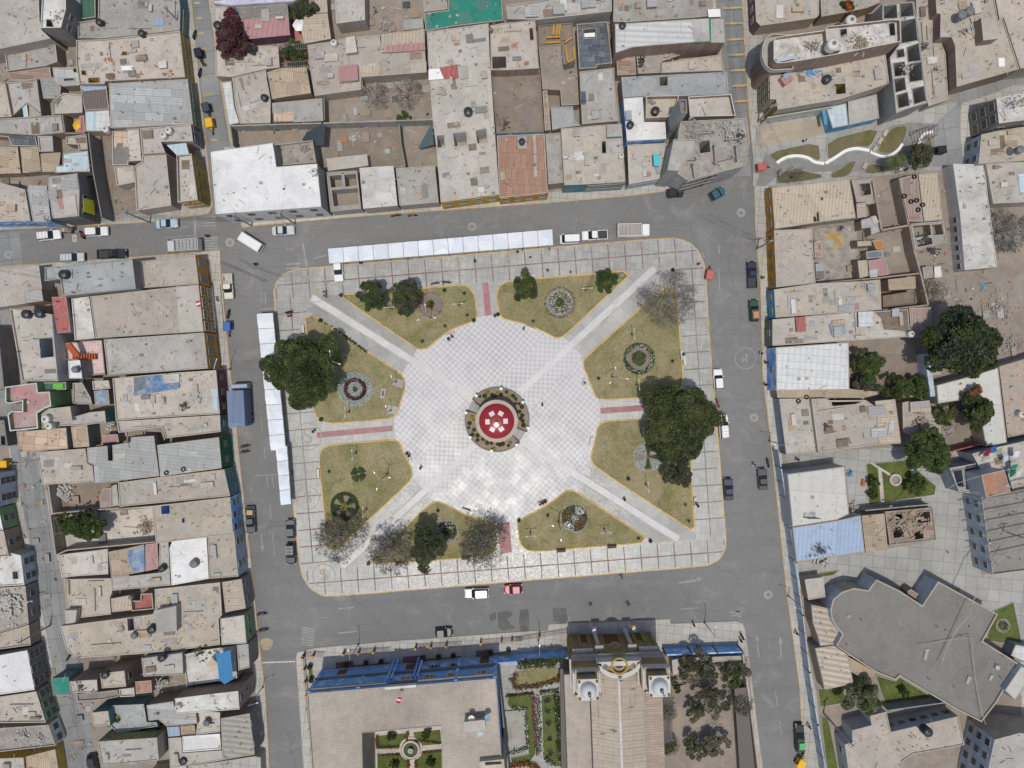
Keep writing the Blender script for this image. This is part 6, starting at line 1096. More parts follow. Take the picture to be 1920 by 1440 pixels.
bd(F2,5,net,adobe,'large green shade net roof at the top edge',[(1580,98),(1760,76),(1758,-80),(2160,-80),(2178,155),(1800,200),(1590,236)],par=.04,name='shade_net',cat='shade net')
bd(F2,4.6,dust2,beigew,'wide beige roof with pink hatch box above the bare trees',[(705,338),(880,312),(990,285),(1250,262),(1265,395),(1588,382),(1602,545),(1110,582),(1112,675),(760,722),(725,522)],par=.12,sheets=((pink,[(935,502),(1080,482),(1086,600),(945,614)],.9),(pale,[(995,280),(1060,270),(1080,390),(992,402)],1.),(cream,[(1100,492),(1248,488),(1250,565),(1105,572)],.08),(dust,[(1480,475),(1598,462),(1600,535),(1482,545)],.1)))
shed(F2,5.2,cream,adobe,'cream corrugated roof with a pink lower strip',[(1256,258),(1585,215),(1590,375),(1260,395)],sheets=((pink,[(1292,345),(1586,318),(1590,375),(1296,395)],.12),))
shed(F2,4.2,reed,adobe,'rough reed roof in the middle of the corner plot',[(402,542),(500,510),(700,502),(735,700),(560,725),(440,746)],pt=.08)
bd(F2,4,dust,beigew,'beige roof with a curved thatched edge and a black tank',[(142,585),(398,525),(405,600),(432,745),(432,925),(205,930),(165,800)],par=.15)
shed(F2,3.7,cwhite,adobe,'long white corrugated awning on the upper left street',[(60,615),(138,605),(160,800),(202,925),(112,940)])
shed(F2,3,greyc,adobe,'grey patched canvas roof above the corner yard wall',[(440,772),(818,736),(826,908),(446,925)],sheets=((peach,[(445,850),(600,840),(602,915),(448,922)],.05),))
bd(F0,8,white,whitew,'large clean white corner roof with a stepped edge',[(395,285),(512,268),(519,313),(595,307),(603,388),(405,402)],par=.12,name='corner_building',cat='building',win=(('S',5,2),),wm=dmetal)
bd(F2,6.4,rubm,dkwall,'debris covered terrace behind the white corner roof',[(462,1092),(752,1058),(780,1228),(506,1250)],par=.6)
bd(F2,3.8,pale,beigew,'small pale roof beside the burnt yard',[(846,1190),(1154,1156),(1165,1244),(860,1284)],par=.1)
bd(F0,4,dirtywhite,beigew,'chalky white roof on the top street',[(674,315),(738,311),(746,386),(681,392)],par=.15)
bd(F0,3.6,greyc,beigew,'grey roof strewn with planks on the top street',[(742,316),(816,310),(823,380),(749,386)],par=.15)
bd(F0,3.2,greyc,greyc,'roofless rooms of grey block walls on the top street',[(612,323),(670,320),(678,392),(620,398)],par=.2,holes=[[(618,330),(640,328),(643,350),(621,352)],[(646,327),(668,325),(671,347),(648,350)],[(622,358),(672,354),(675,385),(626,389)]],floor=dirt,name='ruin',cat='ruin')
bd(F3,6.5,pale,yelloww,'very long beige roof with three light wells and a black tank',[(0,238),(465,176),(475,430),(500,800),(525,1150),(545,1460),(105,1520),(72,1105),(45,900),(20,600)],holes=[[(72,1022),(128,1020),(132,1112),(78,1115)],[(198,1000),(298,992),(305,1088),(210,1100)],[(368,982),(445,966),(455,1066),(382,1078)]],hole_wall=whitew,floor=dust,par=.12,sheets=((redsh,[(8,525),(230,482),(240,585),(15,600)],.3),(whitep,[(15,520),(95,512),(130,592),(15,600)],.34)),win=(('S',4,2),))
bd(F3,6.2,dust2,brickw,'beige roof with a barred square opening and bricks',[(475,192),(565,176),(815,152),(838,490),(845,515),(600,530),(480,530)],holes=[[(488,430),(592,427),(595,512),(492,520)],[(770,215),(795,212),(802,300),(776,302)]],par=.15)
bd(F3,3,dirt2,bluew,'sunken brown court roof behind the terracotta roof',[(482,560),(852,540),(880,995),(522,1010)],par=.5)
bd(F3,6,terra,orangew,'terracotta red roof with a tank on its ridge',[(525,1018),(885,1003),(910,1440),(915,1448),(545,1488)],par=.12,name=HO,sheets=((greyc,[(680,1025),(748,1022),(752,1115),(685,1118)],.3),(greyc,[(795,1010),(815,1008),(825,1150),(805,1152)],.1),(greyc,[(800,1160),(822,1158),(830,1325),(806,1328)],.1),(greyc,[(552,1292),(588,1290),(590,1350),(556,1352)],.4)),win=(('S',4,2),))
bd(F3,4.6,greyc,adobe,'narrow grey roof right of the terracotta roof',[(888,1005),(1003,996),(1030,1372),(912,1386)],par=.2,sheets=((greyc,[(945,1015),(995,1012),(996,1050),(948,1052)],.1),))
bd(F3,3,dirt,adobe,'sandy court roof with yellow beams and a rubble heap',[(838,345),(1005,335),(1018,490),(1035,565),(1130,560),(1142,790),(1008,798),(1000,680),(868,675)],par=.3)
bd(F3,3,dirt2,concw,'roofless store with yellow steel beams',[(835,195),(1092,175),(1115,470),(1020,490),(1008,335),(838,342)],par=.35)
bd(F3,3.4,bluegr,adobe,'cluttered patio with blue floor behind the sandy court',[(930,805),(1098,798),(1110,900),(1160,945),(1000,965),(940,980)],par=.2)
shed(F3,3.2,wood,adobe,'narrow plank covered passage',[(868,680),(905,676),(930,975),(885,980)])
bd(F3,4,slate,beigew,'roof of loose dark slate coloured boards',[(1122,185),(1150,182),(1355,165),(1392,480),(1280,492),(1275,515),(1142,522)],par=.3,holes=[[(1170,225),(1265,215),(1270,285),(1180,290)]],sheets=((whitep,[(1180,250),(1262,244),(1264,275),(1184,280)],.1),))
bd(F3,5,greyc,beigew,'light grey roof with a square tank box',[(1145,540),(1392,512),(1440,910),(1165,935)],par=.2,sheets=((slate,[(1150,685),(1192,683),(1196,770),(1154,775)],.9),(gdark,[(1215,702),(1258,700),(1260,756),(1218,758)],.15)))
bd(F3,6.4,dust,tealw,'wide beige front roof with two white tanks above the top street',[(1005,965),(1170,950),(1345,935),(1462,930),(1492,1368),(1210,1385),(1030,1392)],par=.15,holes=[[(1312,1062),(1342,1060),(1345,1148),(1316,1150)]],sheets=((greyc,[(1350,940),(1460,932),(1465,1022),(1352,1028)],.9),(greyc,[(1352,1040),(1460,1034),(1462,1145),(1356,1148)],.1)),win=(('S',6,2),))
bd(F3,5,greyc,concw,'grey roofs with loose metal sheets at the top edge',[(595,42),(840,12),(1150,-60),(1388,-60),(1388,92),(835,155),(602,150)],par=.3,sheets=((clight,[(735,55),(838,48),(842,122),(740,128)],.5),(clight,[(945,30),(1030,25),(1036,100),(950,105)],.9),(dirtywhite,[(1045,25),(1150,20),(1152,95),(1048,98)],.1),(cgrey,[(1162,0),(1270,-10),(1272,50),(1165,60)],.6)))
bd(F4,6,greyc,pink and adobe,'wide pale roof at the top edge left of the upper right street',[(-50,-60),(800,-60),(830,70),(815,150),(655,165),(60,205),(-50,200)],par=.15,sheets=((clight,[(255,-20),(340,-22),(345,58),(258,64)],.8),(whitep,[(800,85),(912,80),(918,150),(810,155)],.5)),win=(('E',1,1),))
bd(F4,8.4,cwh2,brickw,'white corrugated roof on a brick storey beside the upper right street',[(-35,215),(655,172),(945,168),(958,388),(680,382),(340,408),(125,428),(-30,480)],par=.04,sheets=((greyc,[(662,172),(815,165),(825,368),(680,378)],.15),(net,[(812,165),(832,163),(832,380),(690,384),(690,374),(822,368)],.25),(greyc,[(840,180),(944,172),(952,380),(838,384)],.1)),win=(('E',2,1),))
bd(F4,4,dust,beigew,'beige roof with a round grey dirt stain',[(385,565),(640,525),(930,492),(940,642),(640,650),(380,662)],par=.15)
shed(F4,3.4,wood,adobe,'plank roof left of the tyre yard',[(-20,510),(148,492),(160,672),(-15,680)])
bd(F4,2.8,rubm,adobe,'junk filled yard roof with tyres and bikes',[(155,492),(280,480),(400,470),(560,500),(390,560),(378,662),(170,672)],par=.3)
bd(F4,6.4,bluegr,beigew,'chalky blue grey roof with a stair opening',[(22,695),(975,648),(990,850),(232,880),(220,868),(38,880)],holes=[[(365,690),(440,684),(440,768),(368,772)]],par=.12)
bd(F4,6.2,white,bluew,'bright white roof around the brick tank room',[(40,885),(218,872),(230,1098),(420,1098),(428,1252),(72,1272)],par=.1,sheets=((bluegr,[(62,995),(115,992),(120,1075),(66,1078)],.8),))
bd(F4,6.9,dust,brickw,'brick rimmed tank room beside the bright white roof',[(235,885),(530,878),(520,940),(435,1075),(232,1085)],par=1.2)
bd(F4,6.4,pale,brickw,'smooth beige roof at the street side of the grey shaft tower',[(612,885),(1000,862),(1042,1058),(630,1068)],par=.9)
bd(F4,13,gdark,concw,'tall thin grey block tower with a white frame top',[(530,905),(608,900),(612,1030),(552,1032)],par=.6,pt=.3,name='stair_tower',cat='tower',kraw=True)
bd(F4,5.2,pale,ltbluew,'cream terrace with a cyan banner beside the top street',[(75,1305),(418,1290),(440,1330),(510,1560),(440,1600),(90,1660)],par=.2,win=(('S',5,1),))
t_=bd(F0,8.3,rubm,concw,'unfinished corner building with concrete frame and rubble roof',[(1275,228),(1398,222),(1405,268),(1396,312),(1345,325),(1290,340),(1262,322)],par=.25,holes=[[(1310,265),(1330,263),(1332,285),(1312,288)]],name='unfinished_building',cat='building',win=(('S',5,3),('W',3,3)),wm=concw,ww=(1.8,1.7))
bd(F0,10.6,greyc,concw,'sloped grey block stair head of the unfinished corner building',[(1262,262),(1306,262),(1302,285),(1272,322),(1250,320)],par=.3,name='stair_tower',cat='tower')
# ---- north east block
bd(F5,5.4,dust,maroonw,'broad beige roof with rebar stubs at the top edge of the upper right block',[(50,-80),(500,-80),(500,105),(480,128),(92,182),(62,150)],par=.15,win=(('W',3,1),))
bd(F5,5,rubm,adobe,'cluttered roof with plants at the top edge',[(502,-80),(925,-80),(930,20),(830,60),(690,90),(512,122)],par=.25)
e2 = bd(F5,12.4,gravelw,brickw,'curved corner apartment building with white littered roof',[(172,300),(185,275),(210,268),(520,225),(545,198),(980,150),(1045,150),(1052,305),(850,345),(640,388),(400,430),(225,455),(190,450),(172,425)],par=.9,name='apartment_building',cat='building',hole_wall=dkwall,sheets=((pale,[(545,200),(638,192),(655,345),(560,365)],1.3),(ltbluew,[(205,405),(352,388),(335,405),(210,432)],.5)),holes=[[(645,205),(690,200),(692,245),(648,250)],[(980,165),(1020,160),(1028,245),(992,250)]],)
for k in range(3):
    hh = 8.9-k*2.8; cc = at(F5,190,375,hh); o_ = e2.location; m = MB(); base = [cc.to_2d()+Vector((2.5*math.cos(a)*.9-.2-k*.0, 3.2*math.sin(a))) for a in np.linspace(R(100), R(262), 12)]; m.poly(base+[cc.to_2d()+Vector((3,-3.)),cc.to_2d()+Vector((3,3.))],hh,greyc); m.ring(base+[cc.to_2d()+Vector((3,-3.)),cc.to_2d()+Vector((3,3.))],.14,hh-.25,hh+.9,pale); m.build('balcony',e2,tuple(o_))
bd(F5,9,dust,olivew,'large beige roof with a blue and red dog house and a dark stain',[(155,512),(420,470),(620,430),(960,378),(985,580),(800,640),(640,690),(212,762),(200,690),(160,690)],par=.15,holes=[[(612,585),(680,578),(685,648),(618,655)]],win=(('W',3,3),))
bd(F5,4.2,ltblue,cyanw,'sky blue panel roof beside the small park',[(548,745),(690,712),(706,868),(592,890)],par=.04,sheets=((cyanw,[(520,755),(548,748),(560,860),(538,865)],.1),))
bd(F5,4.2,greyc,cyanw,'rough grey roof right of the sky blue panels',[(698,702),(900,652),(916,820),(706,868)],par=.12)
bd(F5,9,gravelw,concw,'unfinished grey apartment shell of open rooms',[(935,30),(1155,12),(1180,150),(1250,715),(1100,760),(1030,790),(1010,600),(985,400),(1052,310),(1040,150),(935,140)],par=.2,holes=[[(945,45),(1035,35),(1040,125),(950,130)],[(1060,30),(1145,22),(1155,110),(1065,120)],[(1065,150),(1165,130),(1180,280),(1070,300)],[(1030,345),(1090,335),(1100,400),(1040,410)],[(1110,330),(1190,300),(1205,420),(1120,430)],[(1015,440),(1090,430),(1100,520),(1025,530)],[(1120,450),(1210,435),(1222,560),(1130,575)],[(1020,550),(1090,540),(1100,620),(1030,640)],[(1040,660),(1110,640),(1125,730),(1050,750)],[(1145,620),(1225,600),(1240,700),(1160,725)]],floor=greyc,name='unfinished_building',cat='building')
bd(F5,4.2,dust,beigew,'long narrow beige roof with rubbish beside the open rooms',[(1165,-60),(1290,-60),(1285,90),(1335,270),(1375,370),(1395,690),(1255,738),(1215,500),(1185,290)],par=.12)
bd(F5,7.4,dust,brickw,'wide beige roof with laundry line at the right top',[(1300,-80),(1700,-80),(1738,140),(1770,130),(1885,480),(1450,605),(1438,320),(1415,260),(1335,262),(1338,100),(1310,95)],par=.15,sheets=((dust,[(1622,122),(1728,112),(1742,268),(1638,280)],2.2),(whitep,[(1742,402),(1785,400),(1788,460),(1746,462)],.12)))
bd(F5,7.2,dust2,beigew,'plain pinkish roof in the top right corner of the photo',[(1705,-80),(2200,-80),(2200,440),(1890,478),(1775,128),(1745,140)],par=.15)
patch(F5,[(1400,700),(1470,590),(1920,500),(2300,420),(2300,520),(1920,560),(1700,650),(1480,720)],conc_road,.154,'road')
patch(F5,[(1480,700),(1300,860),(1290,1160),(1500,1140),(1470,900)],conc_road,.155,'road')
bd(F5,10,dirtywhite,dkwall,'dark tower house with stained white roof beside the small park',[(1722,682),(2100,600),(2100,810),(1742,858)],par=.15,win=(('W',2,3),('S',2,1)),ww=(1.5,1.5),wm=beigew)
bd(F5,6.4,dust,ltbluew,'beige roof with antenna below the dark tower house',[(1620,932),(1742,905),(2100,850),(2100,1100),(1600,1138)],par=.15,win=(('W',2,2),))
bd(R1,4,dirtywhite,whitew,'long white painted roof with stair hatches at the waste ground',[(1442,25),(1640,30),(1652,35),(1740,715),(1522,735),(1490,360)],par=.12,win=(('W',6,1),),ww=(.9,1.1))
bd(R1,5,pale,beigew,'beige roof right of the long white roof',[(1662,22),(2100,5),(2100,275),(1712,292)],par=.12,sheets=((ltblue,[(1880,95),(1930,90),(1945,220),(1895,225)],.1),))
# ---- east block
bd(R1,4.8,cream,orangew,'large cream ribbed roof with small holes and ochre front',[(236,182),(758,126),(800,388),(640,405),(256,462)],par=.03,holes=[[(565,252),(578,252),(578,266),(566,266)],[(516,380),(530,378),(534,410),(518,412)],[(538,352),(549,350),(552,408),(540,410)]],win=(('W',3,1),))
bd(R1,4.9,dust2,orangew,'plain beige roof with wire shadows and ochre shop front',[(250,466),(506,458),(530,822),(266,850)],par=.12,win=(('W',4,1),),wm=dmetal)
bd(R1,5,dust,cyanw,'beige roof with grey skylight panels and a bright blue front',[(250,862),(535,822),(960,800),(970,1000),(262,1052)],par=.12,sheets=tuple((bluegr,q,.15) for q in ([(342,905),(378,903),(380,985),(346,988)],[(485,900),(520,898),(522,952),(488,955)],[(630,935),(680,932),(682,965),(632,968)],[(738,912),(788,908),(790,945),(740,950)],[(682,968),(788,962),(790,1005),(684,1010)]))+((cgrey,[(876,828),(928,822),(932,868),(880,872)],.5),(pink,[(795,958),(820,956),(822,995),(798,998)],.1)),win=(('W',2,1),))
bd(R1,4.9,pale,dkwall,'beige roof with blue tarpaulin pile, pink box and white skylight',[(240,1062),(755,1015),(930,1008),(1145,992),(1160,1180),(750,1208),(240,1240)],par=.15,sheets=((redsh,[(398,1048),(462,1044),(468,1142),(405,1146)],.6),(bluetarp,[(622,1100),(650,1088),(720,1090),(735,1150),(700,1178),(640,1170)],.35),(cwhite,[(815,1012),(912,1008),(915,1108),(818,1112)],.6),(soilroof,[(925,1012),(1145,996),(1150,1150),(1080,1135),(985,1130),(970,1060)],.05),(bluegr,[(1040,992),(1088,990),(1090,1042),(1042,1045)],.5),(gdark,[(350,1195),(450,1190),(450,1225),(352,1228)],.05)),win=(('W',1,1),))
shed(R1,4.2,rusty,adobe,'ribbed rusty shed in the shade of the conifer',[(1152,985),(1298,980),(1310,1178),(1166,1185)])
bd(R1,5.8,cwhite,bluew,'large white corrugated roof with blue street front',[(263,1248),(752,1214),(757,1532),(268,1540)],par=.03,win=(('W',1,1),),name='workshop',cat='hall')
shed(R1,3.6,creamy,adobe,'small cream sheet roof at the corner of the ribbed roof',[(800,290),(866,280),(876,380),(806,388)])
bd(R1,3.2,rubm,adobe,'open store of chairs and scrap beside the ribbed roof',[(765,135),(915,125),(920,200),(925,290),(870,300),(862,280),(800,285)],par=.2,holes=[[(825,160),(890,155),(900,230),(835,240)]],floor=dirt2)
shed(R1,3.4,clight,adobe,'pale broken sheet roof in the middle of the east block',[(832,400),(935,370),(960,480),(900,500),(895,450),(836,460)],sheets=((dust,[(900,375),(930,370),(955,415),(920,425)],.15),))
shed(R1,3.5,creamy,adobe,'cream panel roof with an orange wall beside the brown yard',[(805,540),(902,536),(905,572),(810,578)])
shed(R1,3.4,plain('orange_board',(.45,.16,.04),.8),adobe,'orange painted lean to beside the brown yard',[(905,535),(975,530),(985,590),(935,598)])
shed(R1,3,greytarp,adobe,'dark green and grey tarpaulin roof',[(865,610),(970,598),(982,648),(870,662)])
shed(R1,3.4,cream,adobe,'tan reed roof left of the pink patched roof',[(808,670),(875,665),(885,775),(822,790)])
shed(R1,3.6,pink,adobe,'pink patched roof beside the brown yard',[(878,668),(1000,655),(1018,765),(948,775),(945,730),(888,735)],holes=[[(888,706),(918,704),(920,724),(890,726)]],sheets=((clight,[(888,735),(945,728),(946,778),(892,782)],.08),))
shed(R1,3,gdark,adobe,'small dark grey shed against the plain beige roof',[(528,690),(586,688),(588,788),(532,792)],sheets=((bluegr,[(530,692),(585,690),(586,740),(532,742)],.1),))
shed(R1,3,wood,adobe,'narrow board roofs along the plain beige roof',[(518,545),(572,540),(575,645),(524,655)])
bd(R1,4,rusty,adobe,'rusty striped roof with tyres beside a cream strip',[(1085,122),(1210,92),(1248,412),(1152,410)],par=.04)
bd(R1,4.05,cream,adobe,'cream strip roof next to the rusty striped roof',[(1214,92),(1345,82),(1378,400),(1252,412)],par=.04)
bd(R1,3,greyc,adobe,'roofless grey rooms below the rusty striped roof',[(1158,425),(1378,408),(1392,500),(1405,545),(1190,605)],par=.25,holes=[[(1175,440),(1290,430),(1300,500),(1190,520)],[(1305,430),(1370,425),(1385,495),(1315,500)],[(1200,535),(1300,520),(1310,560),(1210,580)]],floor=dirt,name='ruin',cat='ruin')
shed(R1,3.6,reed,adobe,'sagging reed roof beside the brown gravel roof',[(1012,795),(1195,775),(1200,858),(1018,870)],pt=.08)
bd(R1,3.4,soilroof,adobe,'flat roof of dark brown gravel',[(972,905),(1190,870),(1198,960),(976,985)],par=.25)
shed(R1,2.6,rubm,adobe,'small open shed with scrap at the waste ground',[(1240,715),(1310,705),(1318,785),(1250,795)])
shed(R1,2.7,dirtywhite,adobe,'white topped shed at the waste ground',[(1318,712),(1365,706),(1375,782),(1322,788)])
shed(R2,4.4,reed,adobe,'long thin reed roof below the white corrugated roof',[(268,186),(752,172),(820,180),(942,192),(940,215),(850,236),(275,236)])
bd(R2,4.4,pale,slatew,'speckled beige roof at the east pavement',[(285,240),(490,236),(500,250),(540,594),(332,614)],par=.12)
bd(R2,5.4,dust2,beigew,'wide beige roof with a rusty crack like stain',[(498,240),(600,236),(620,250),(862,248),(940,300),(955,545),(545,600)],par=.2,holes=[[(630,252),(845,250),(800,268),(640,282)]],sheets=((clight,[(880,292),(995,285),(1000,340),(925,355),(885,350)],.25),(clight,[(900,440),(1000,430),(1005,490),(905,498)],.25)))
bd(R2,5.2,creamy,adobe,'tan ribbed roof strip with loose white sheets',[(925,255),(1062,242),(1102,540),(958,545)],par=.03,sheets=((clight,[(1028,380),(1058,378),(1050,485),(1010,485)],.15),))
bd(R2,3.2,rubm,adobe,'littered low roofs left of the dirt yard',[(1105,265),(1150,255),(1300,320),(1340,350),(1368,495),(1180,490),(1110,460)],par=.15)
shed(R2,3.8,clight,adobe,'white and cream sheet hut left of the dirt yard',[(1158,262),(1290,250),(1302,322),(1165,330)],sheets=((cream,[(1160,305),(1300,298),(1302,325),(1165,330)],.1),))
bd(R2,4.8,cpale,beigew,'long pale T shaped roof between the trees and the dirt yard',[(1335,150),(1600,80),(1748,30),(1808,538),(1665,560),(1640,420),(1620,232),(1345,275)],par=.03)
bd(R2,4.2,peach and dirty('broken_tile_roof',(.48,.36,.29),(.40,.38,.34),.6,4),beigew,'roof of broken tiles at the right photo edge',[(1750,25),(2100,-80),(2100,440),(1808,500)],par=.12)
bd(R2,6.4,cpale,greyp,'big white sheet roof with a torn corner above the blue roof',[(340,742),(725,690),(755,1010),(672,1050),(375,1096)],par=.02,name='workshop',cat='hall')
bd(R2,5,bluesh,greyp,'blue sheet roof with a burnt patch',[(375,1098),(672,1052),(832,1016),(860,1265),(402,1330)],par=.03,name='workshop',cat='hall')
shed(R2,4.2,reed,adobe,'reed mat roof right of the blue sheet roof',[(836,1020),(990,1004),(1012,1252),(864,1266)])
bd(R2,3.8,wood,adobe,'open timber frame with loose boards and cane',[(988,990),(1308,962),(1335,1182),(1020,1218)],par=.25,holes=[[(1060,1010),(1120,1005),(1125,1050),(1065,1055)],[(1200,1000),(1290,990),(1295,1060),(1210,1070)],[(1040,1100),(1110,1090),(1120,1160),(1050,1170)],[(1180,1110),(1240,1100),(1250,1170),(1190,1180)]],floor=dirt2)
bd(R2,10,dirty('brick_red_roof',(.46,.22,.14),(.40,.26,.2),.4,2),greyp,'blue framed stair tower with a brick red top',[(1632,748),(1788,712),(1830,858),(1665,905)],par=.1,name='stair_tower',cat='tower')
bd(R2,5,greyc,slatew,'open grey frame building beside the brick red tower',[(1415,700),(1640,660),(1640,745),(1650,880),(1480,860)],par=.3,holes=[[(1440,722),(1500,712),(1515,830),(1470,820)],[(1520,712),(1620,690),(1635,860),(1530,845)]],floor=greyc,name='unfinished_building',cat='building')
bd(R2,5.6,pale,slatew,'white terrace full of hanging laundry',[(1565,605),(1720,565),(2100,480),(2100,790),(1840,855),(1790,708),(1640,740)],par=.35)
bd(R2,6.6,dirty('grey_brown_roof',(.25,.235,.215),(.22,.21,.195),.4,.8),ltbluew,'grey school hall roof under open steel trusses',[(1625,895),(1840,855),(2100,800),(2100,1360),(1700,1412)],par=.4,win=(('W',5,2),),name='school_hall',cat='building')
bd(R3,6.3,dirty('grey_felt_roof',(.225,.215,.195),(.20,.19,.172),.3,.8,crack=0,vary=0),ltbluew,'huge angular grey hall roof at the lower right',[(928,178),(1090,255),(1235,350),(1340,190),(1740,410),(1640,590),(1880,740),(1770,930),(1730,1000),(1630,1130),(1470,1050),(1085,825),(1058,852),(930,800),(750,685),(660,620),(702,545),(655,490),(630,440),(622,380),(640,310),(700,260),(780,235),(875,250)],par=.35,pt=.25,name='parish_hall',cat='building',sheets=((beigew,[(1262,662),(1285,668),(1270,722),(1250,715)],.2),(beigew,[(1548,828),(1572,835),(1552,882),(1532,875)],.2),(beigew,[(1700,818),(1718,824),(1702,860),(1686,852)],.2),(pale,[(1735,752),(1765,768),(1750,790),(1730,780)],.6)),win=(('W',3,1),))
bd(R3,5.2,bigrib,beigew,'upper deep ribbed cream awning roof curving round the grey hall',[(500,350),(620,375),(628,440),(655,492),(700,545),(658,618),(560,628),(545,565),(510,470)],par=.02,name='shed',cat='shed')
bd(R3,5.3,bigrib,beigew,'lower deep ribbed cream awning roof beside the fence',[(525,640),(655,622),(745,685),(785,878),(590,920)],par=.02,name='shed',cat='shed')
shed(R3,4.5,reed,adobe,'reed roof wedge under the grey hall',[(745,695),(930,800),(882,862),(768,800),(736,730)])
bd(R3,4.2,pale,beigew,'small square pale roof beside the fence',[(456,182),(580,166),(596,300),(480,320)],par=.12)
shed(R3,3.2,wood,adobe,'small wooden roof in the notch of the grey hall',[(1140,262),(1165,245),(1225,285),(1215,318),(1150,290)])
bd(R3,6,dust2,greyp,'pinkish school roof at the lower photo edge',[(888,1088),(1000,1060),(1030,1195),(1478,1090),(1520,1282),(1430,1302),(1180,1345),(1105,1395),(1098,1560),(760,1560),(720,1280),(772,1262),(770,1185),(900,1150)],par=.2,win=(('N',6,1),('W',2,1)),name='school_building',cat='building')
bd(R3,9.8,greyc,ltbluew,'grey school roof in the bottom right corner',[(1715,1245),(1882,1200),(2200,1230),(2200,1600),(1640,1600)],par=.3,win=(('W',4,3),),name='school_building',cat='building')
bd(R3,8,cpale,ltbluew,'light blue roofed passage at the right photo edge',[(1790,920),(1900,760),(2000,800),(1860,990)],par=.05)
bd(R3,3.2,cwhite,slatew,'white lean to roof at the right photo edge',[(1830,690),(1862,615),(2100,660),(2100,760),(1900,730)],par=.05,name='shed',cat='shed')
patch(R2,[(330,600),(1130,560),(1340,560),(1620,560),(1500,900),(1640,1440),(1500,1500),(420,1500),(400,1330),(860,1265),(1330,1180),(1310,960),(900,985),(760,1010),(725,690),(340,740)],walkd,.152,'schoolyard')
patch(R3,[(1640,150),(2200,40),(2200,660),(1900,620),(1845,325),(1740,400)],walkd,.152,'schoolyard')
patch(F0,[(1785,1155),(1800,1100),(1880,1070),(1905,1150),(1850,1210)],walkd,.152,'schoolyard')
lawn(pl(R2,[(862,672),(1150,645),(1178,690),(1330,820),(1320,880),(880,948)]),gr2,concw,.24,.12,0)
patch(R2,[(940,700),(965,700),(985,930),(960,932)],pale,.26,'path',0); patch(R2,[(885,668),(900,662),(1040,748),(1028,760)],pale,.262,'path',0); patch(R2,[(1152,645),(1168,645),(1185,768),(1165,770)],pale,.262,'path',0)
patch(R2,[(1345,275),(1620,235),(1665,560),(1440,560),(1370,480)],dirt2,.158); patch(R2,[(755,180),(1330,150),(1330,0),(1270,-60),(760,-60)],dirt2,.156); patch(R1,[(520,460),(800,440),(820,790),(530,815)],rubm,.156); patch(R1,[(600,480),(700,470),(720,560),(660,600),(590,570)],dirty('yellow_sand',(.42,.30,.14),None,.3,2),.162)
for q in ([(540,905),(700,890),(745,1000),(555,1030)],[(925,815),(1060,855),(1085,828),(1345,990),(1040,1045),(1000,1040),(960,930)],[(1705,390),(1845,330),(1905,620),(1660,590)],[(560,1095),(610,1090),(680,1440),(600,1440)],[(545,135),(690,118),(640,155),(550,165)]): lawn(pl(R3,q),gr2,concw,.24,.12,0)
# concrete well, fountain
c = at(R2,1060,780,.4); t = thing('well',(c.x,c.y,.2),'round stone rimmed well in the walled lawn','well'); m = MB(); m.ring(circ((0,0),1.15,24),.4,0,.5,pale); m.build('rim',t); m = MB(); m.poly(circ((0,0),.75,20),.15,dirt); m.build('basin',t)
c = at(R3,1778,490,.3); bed(R3,1778,490,13,'round bed with stone rim on the lawn at the right photo edge',[('plants',bush,0,.7,120,.3,.14,0,360)])

# ================================================================ boundary walls and fences
def wall_line(fr, pts, h, label, mt=concw, w=.2, cat='wall', name='boundary_wall', group=None, panel=None):
    P_ = [at(fr, x, y, h) for x, y in pts]; o = P_[0]; t = thing(name, (o.x, o.y, .14), label, cat, group)
    for a, b in zip(P_, P_[1:]):
        d = (b-a); L_ = d.length; ang = math.atan2(d.y, d.x); n = max(1, round(L_/(panel or 1e9))); 
        for i in range(n): p = a.lerp(b, (i+.5)/n); m = MB(); m.box((p.x-o.x, p.y-o.y, h/2), (L_/n-(.16 if panel else 0), w, h), mt, ang); m.build('wall_panel', t)
        if panel:
            for i in range(n+1): p = a.lerp(b, i/n); m = MB(); m.box((p.x-o.x, p.y-o.y, h/2+.05), (.28, w+.1, h+.1), dmetal if mt is bluew else concw, ang); m.build('pillar', t)
    return t
wall_line(F2,[(128,945),(820,925),(1640,898)],2.9,'long grey block wall across the upper yards',concw,panel=3.6)
wall_line(F2,[(1395,930),(1405,1060),(1440,1250)],2.8,'cross wall between the burnt yard and the sail yard',dkwall)
wall_line(F2,[(130,950),(150,1090)],2.8,'short dark wall at the street end of the corner yard',dkwall)
wall_line(F2,[(830,735),(835,905)],2.8,'short wall left of the painted arches',dkwall); wall_line(F2,[(1112,590),(1125,680)],2.6,'short brown wall left of the left bare tree',adobe)
wall_line(R1,[(912,140),(970,468),(1150,436),(1085,125)],3,'brown adobe wall round the empty brown court',adobe,.35)
wall_line(R1,[(1155,436),(1185,600),(1228,750),(1280,968),(975,1000)],3,'long bending adobe wall beside the waste ground',adobe,.3)
wall_line(R1,[(530,825),(960,785),(1228,755)],2.8,'low adobe wall across the east block yards',adobe,.25); wall_line(R2,[(1270,-60),(1300,150),(1310,225)],3,'pale blue wall at the end of the earth garden',ltbluew,.9)
wall_line(F7,[(350,885),(380,1085),(860,1045)],2.8,'wall around the timber strewn yard',beigew); wall_line(F7,[(365,1100),(405,1385),(480,1350),(1120,1290)],3,'wall around the yard with the bushy tree',beigew)
wall_line(F1,[(665,1000),(700,1290),(765,1630)],4,'tall dark wall on the left of the dirt lot',dkwall); wall_line(F1,[(470,862),(490,1000),(640,1000)],3,'patio wall around the yellow parasol',adobe)
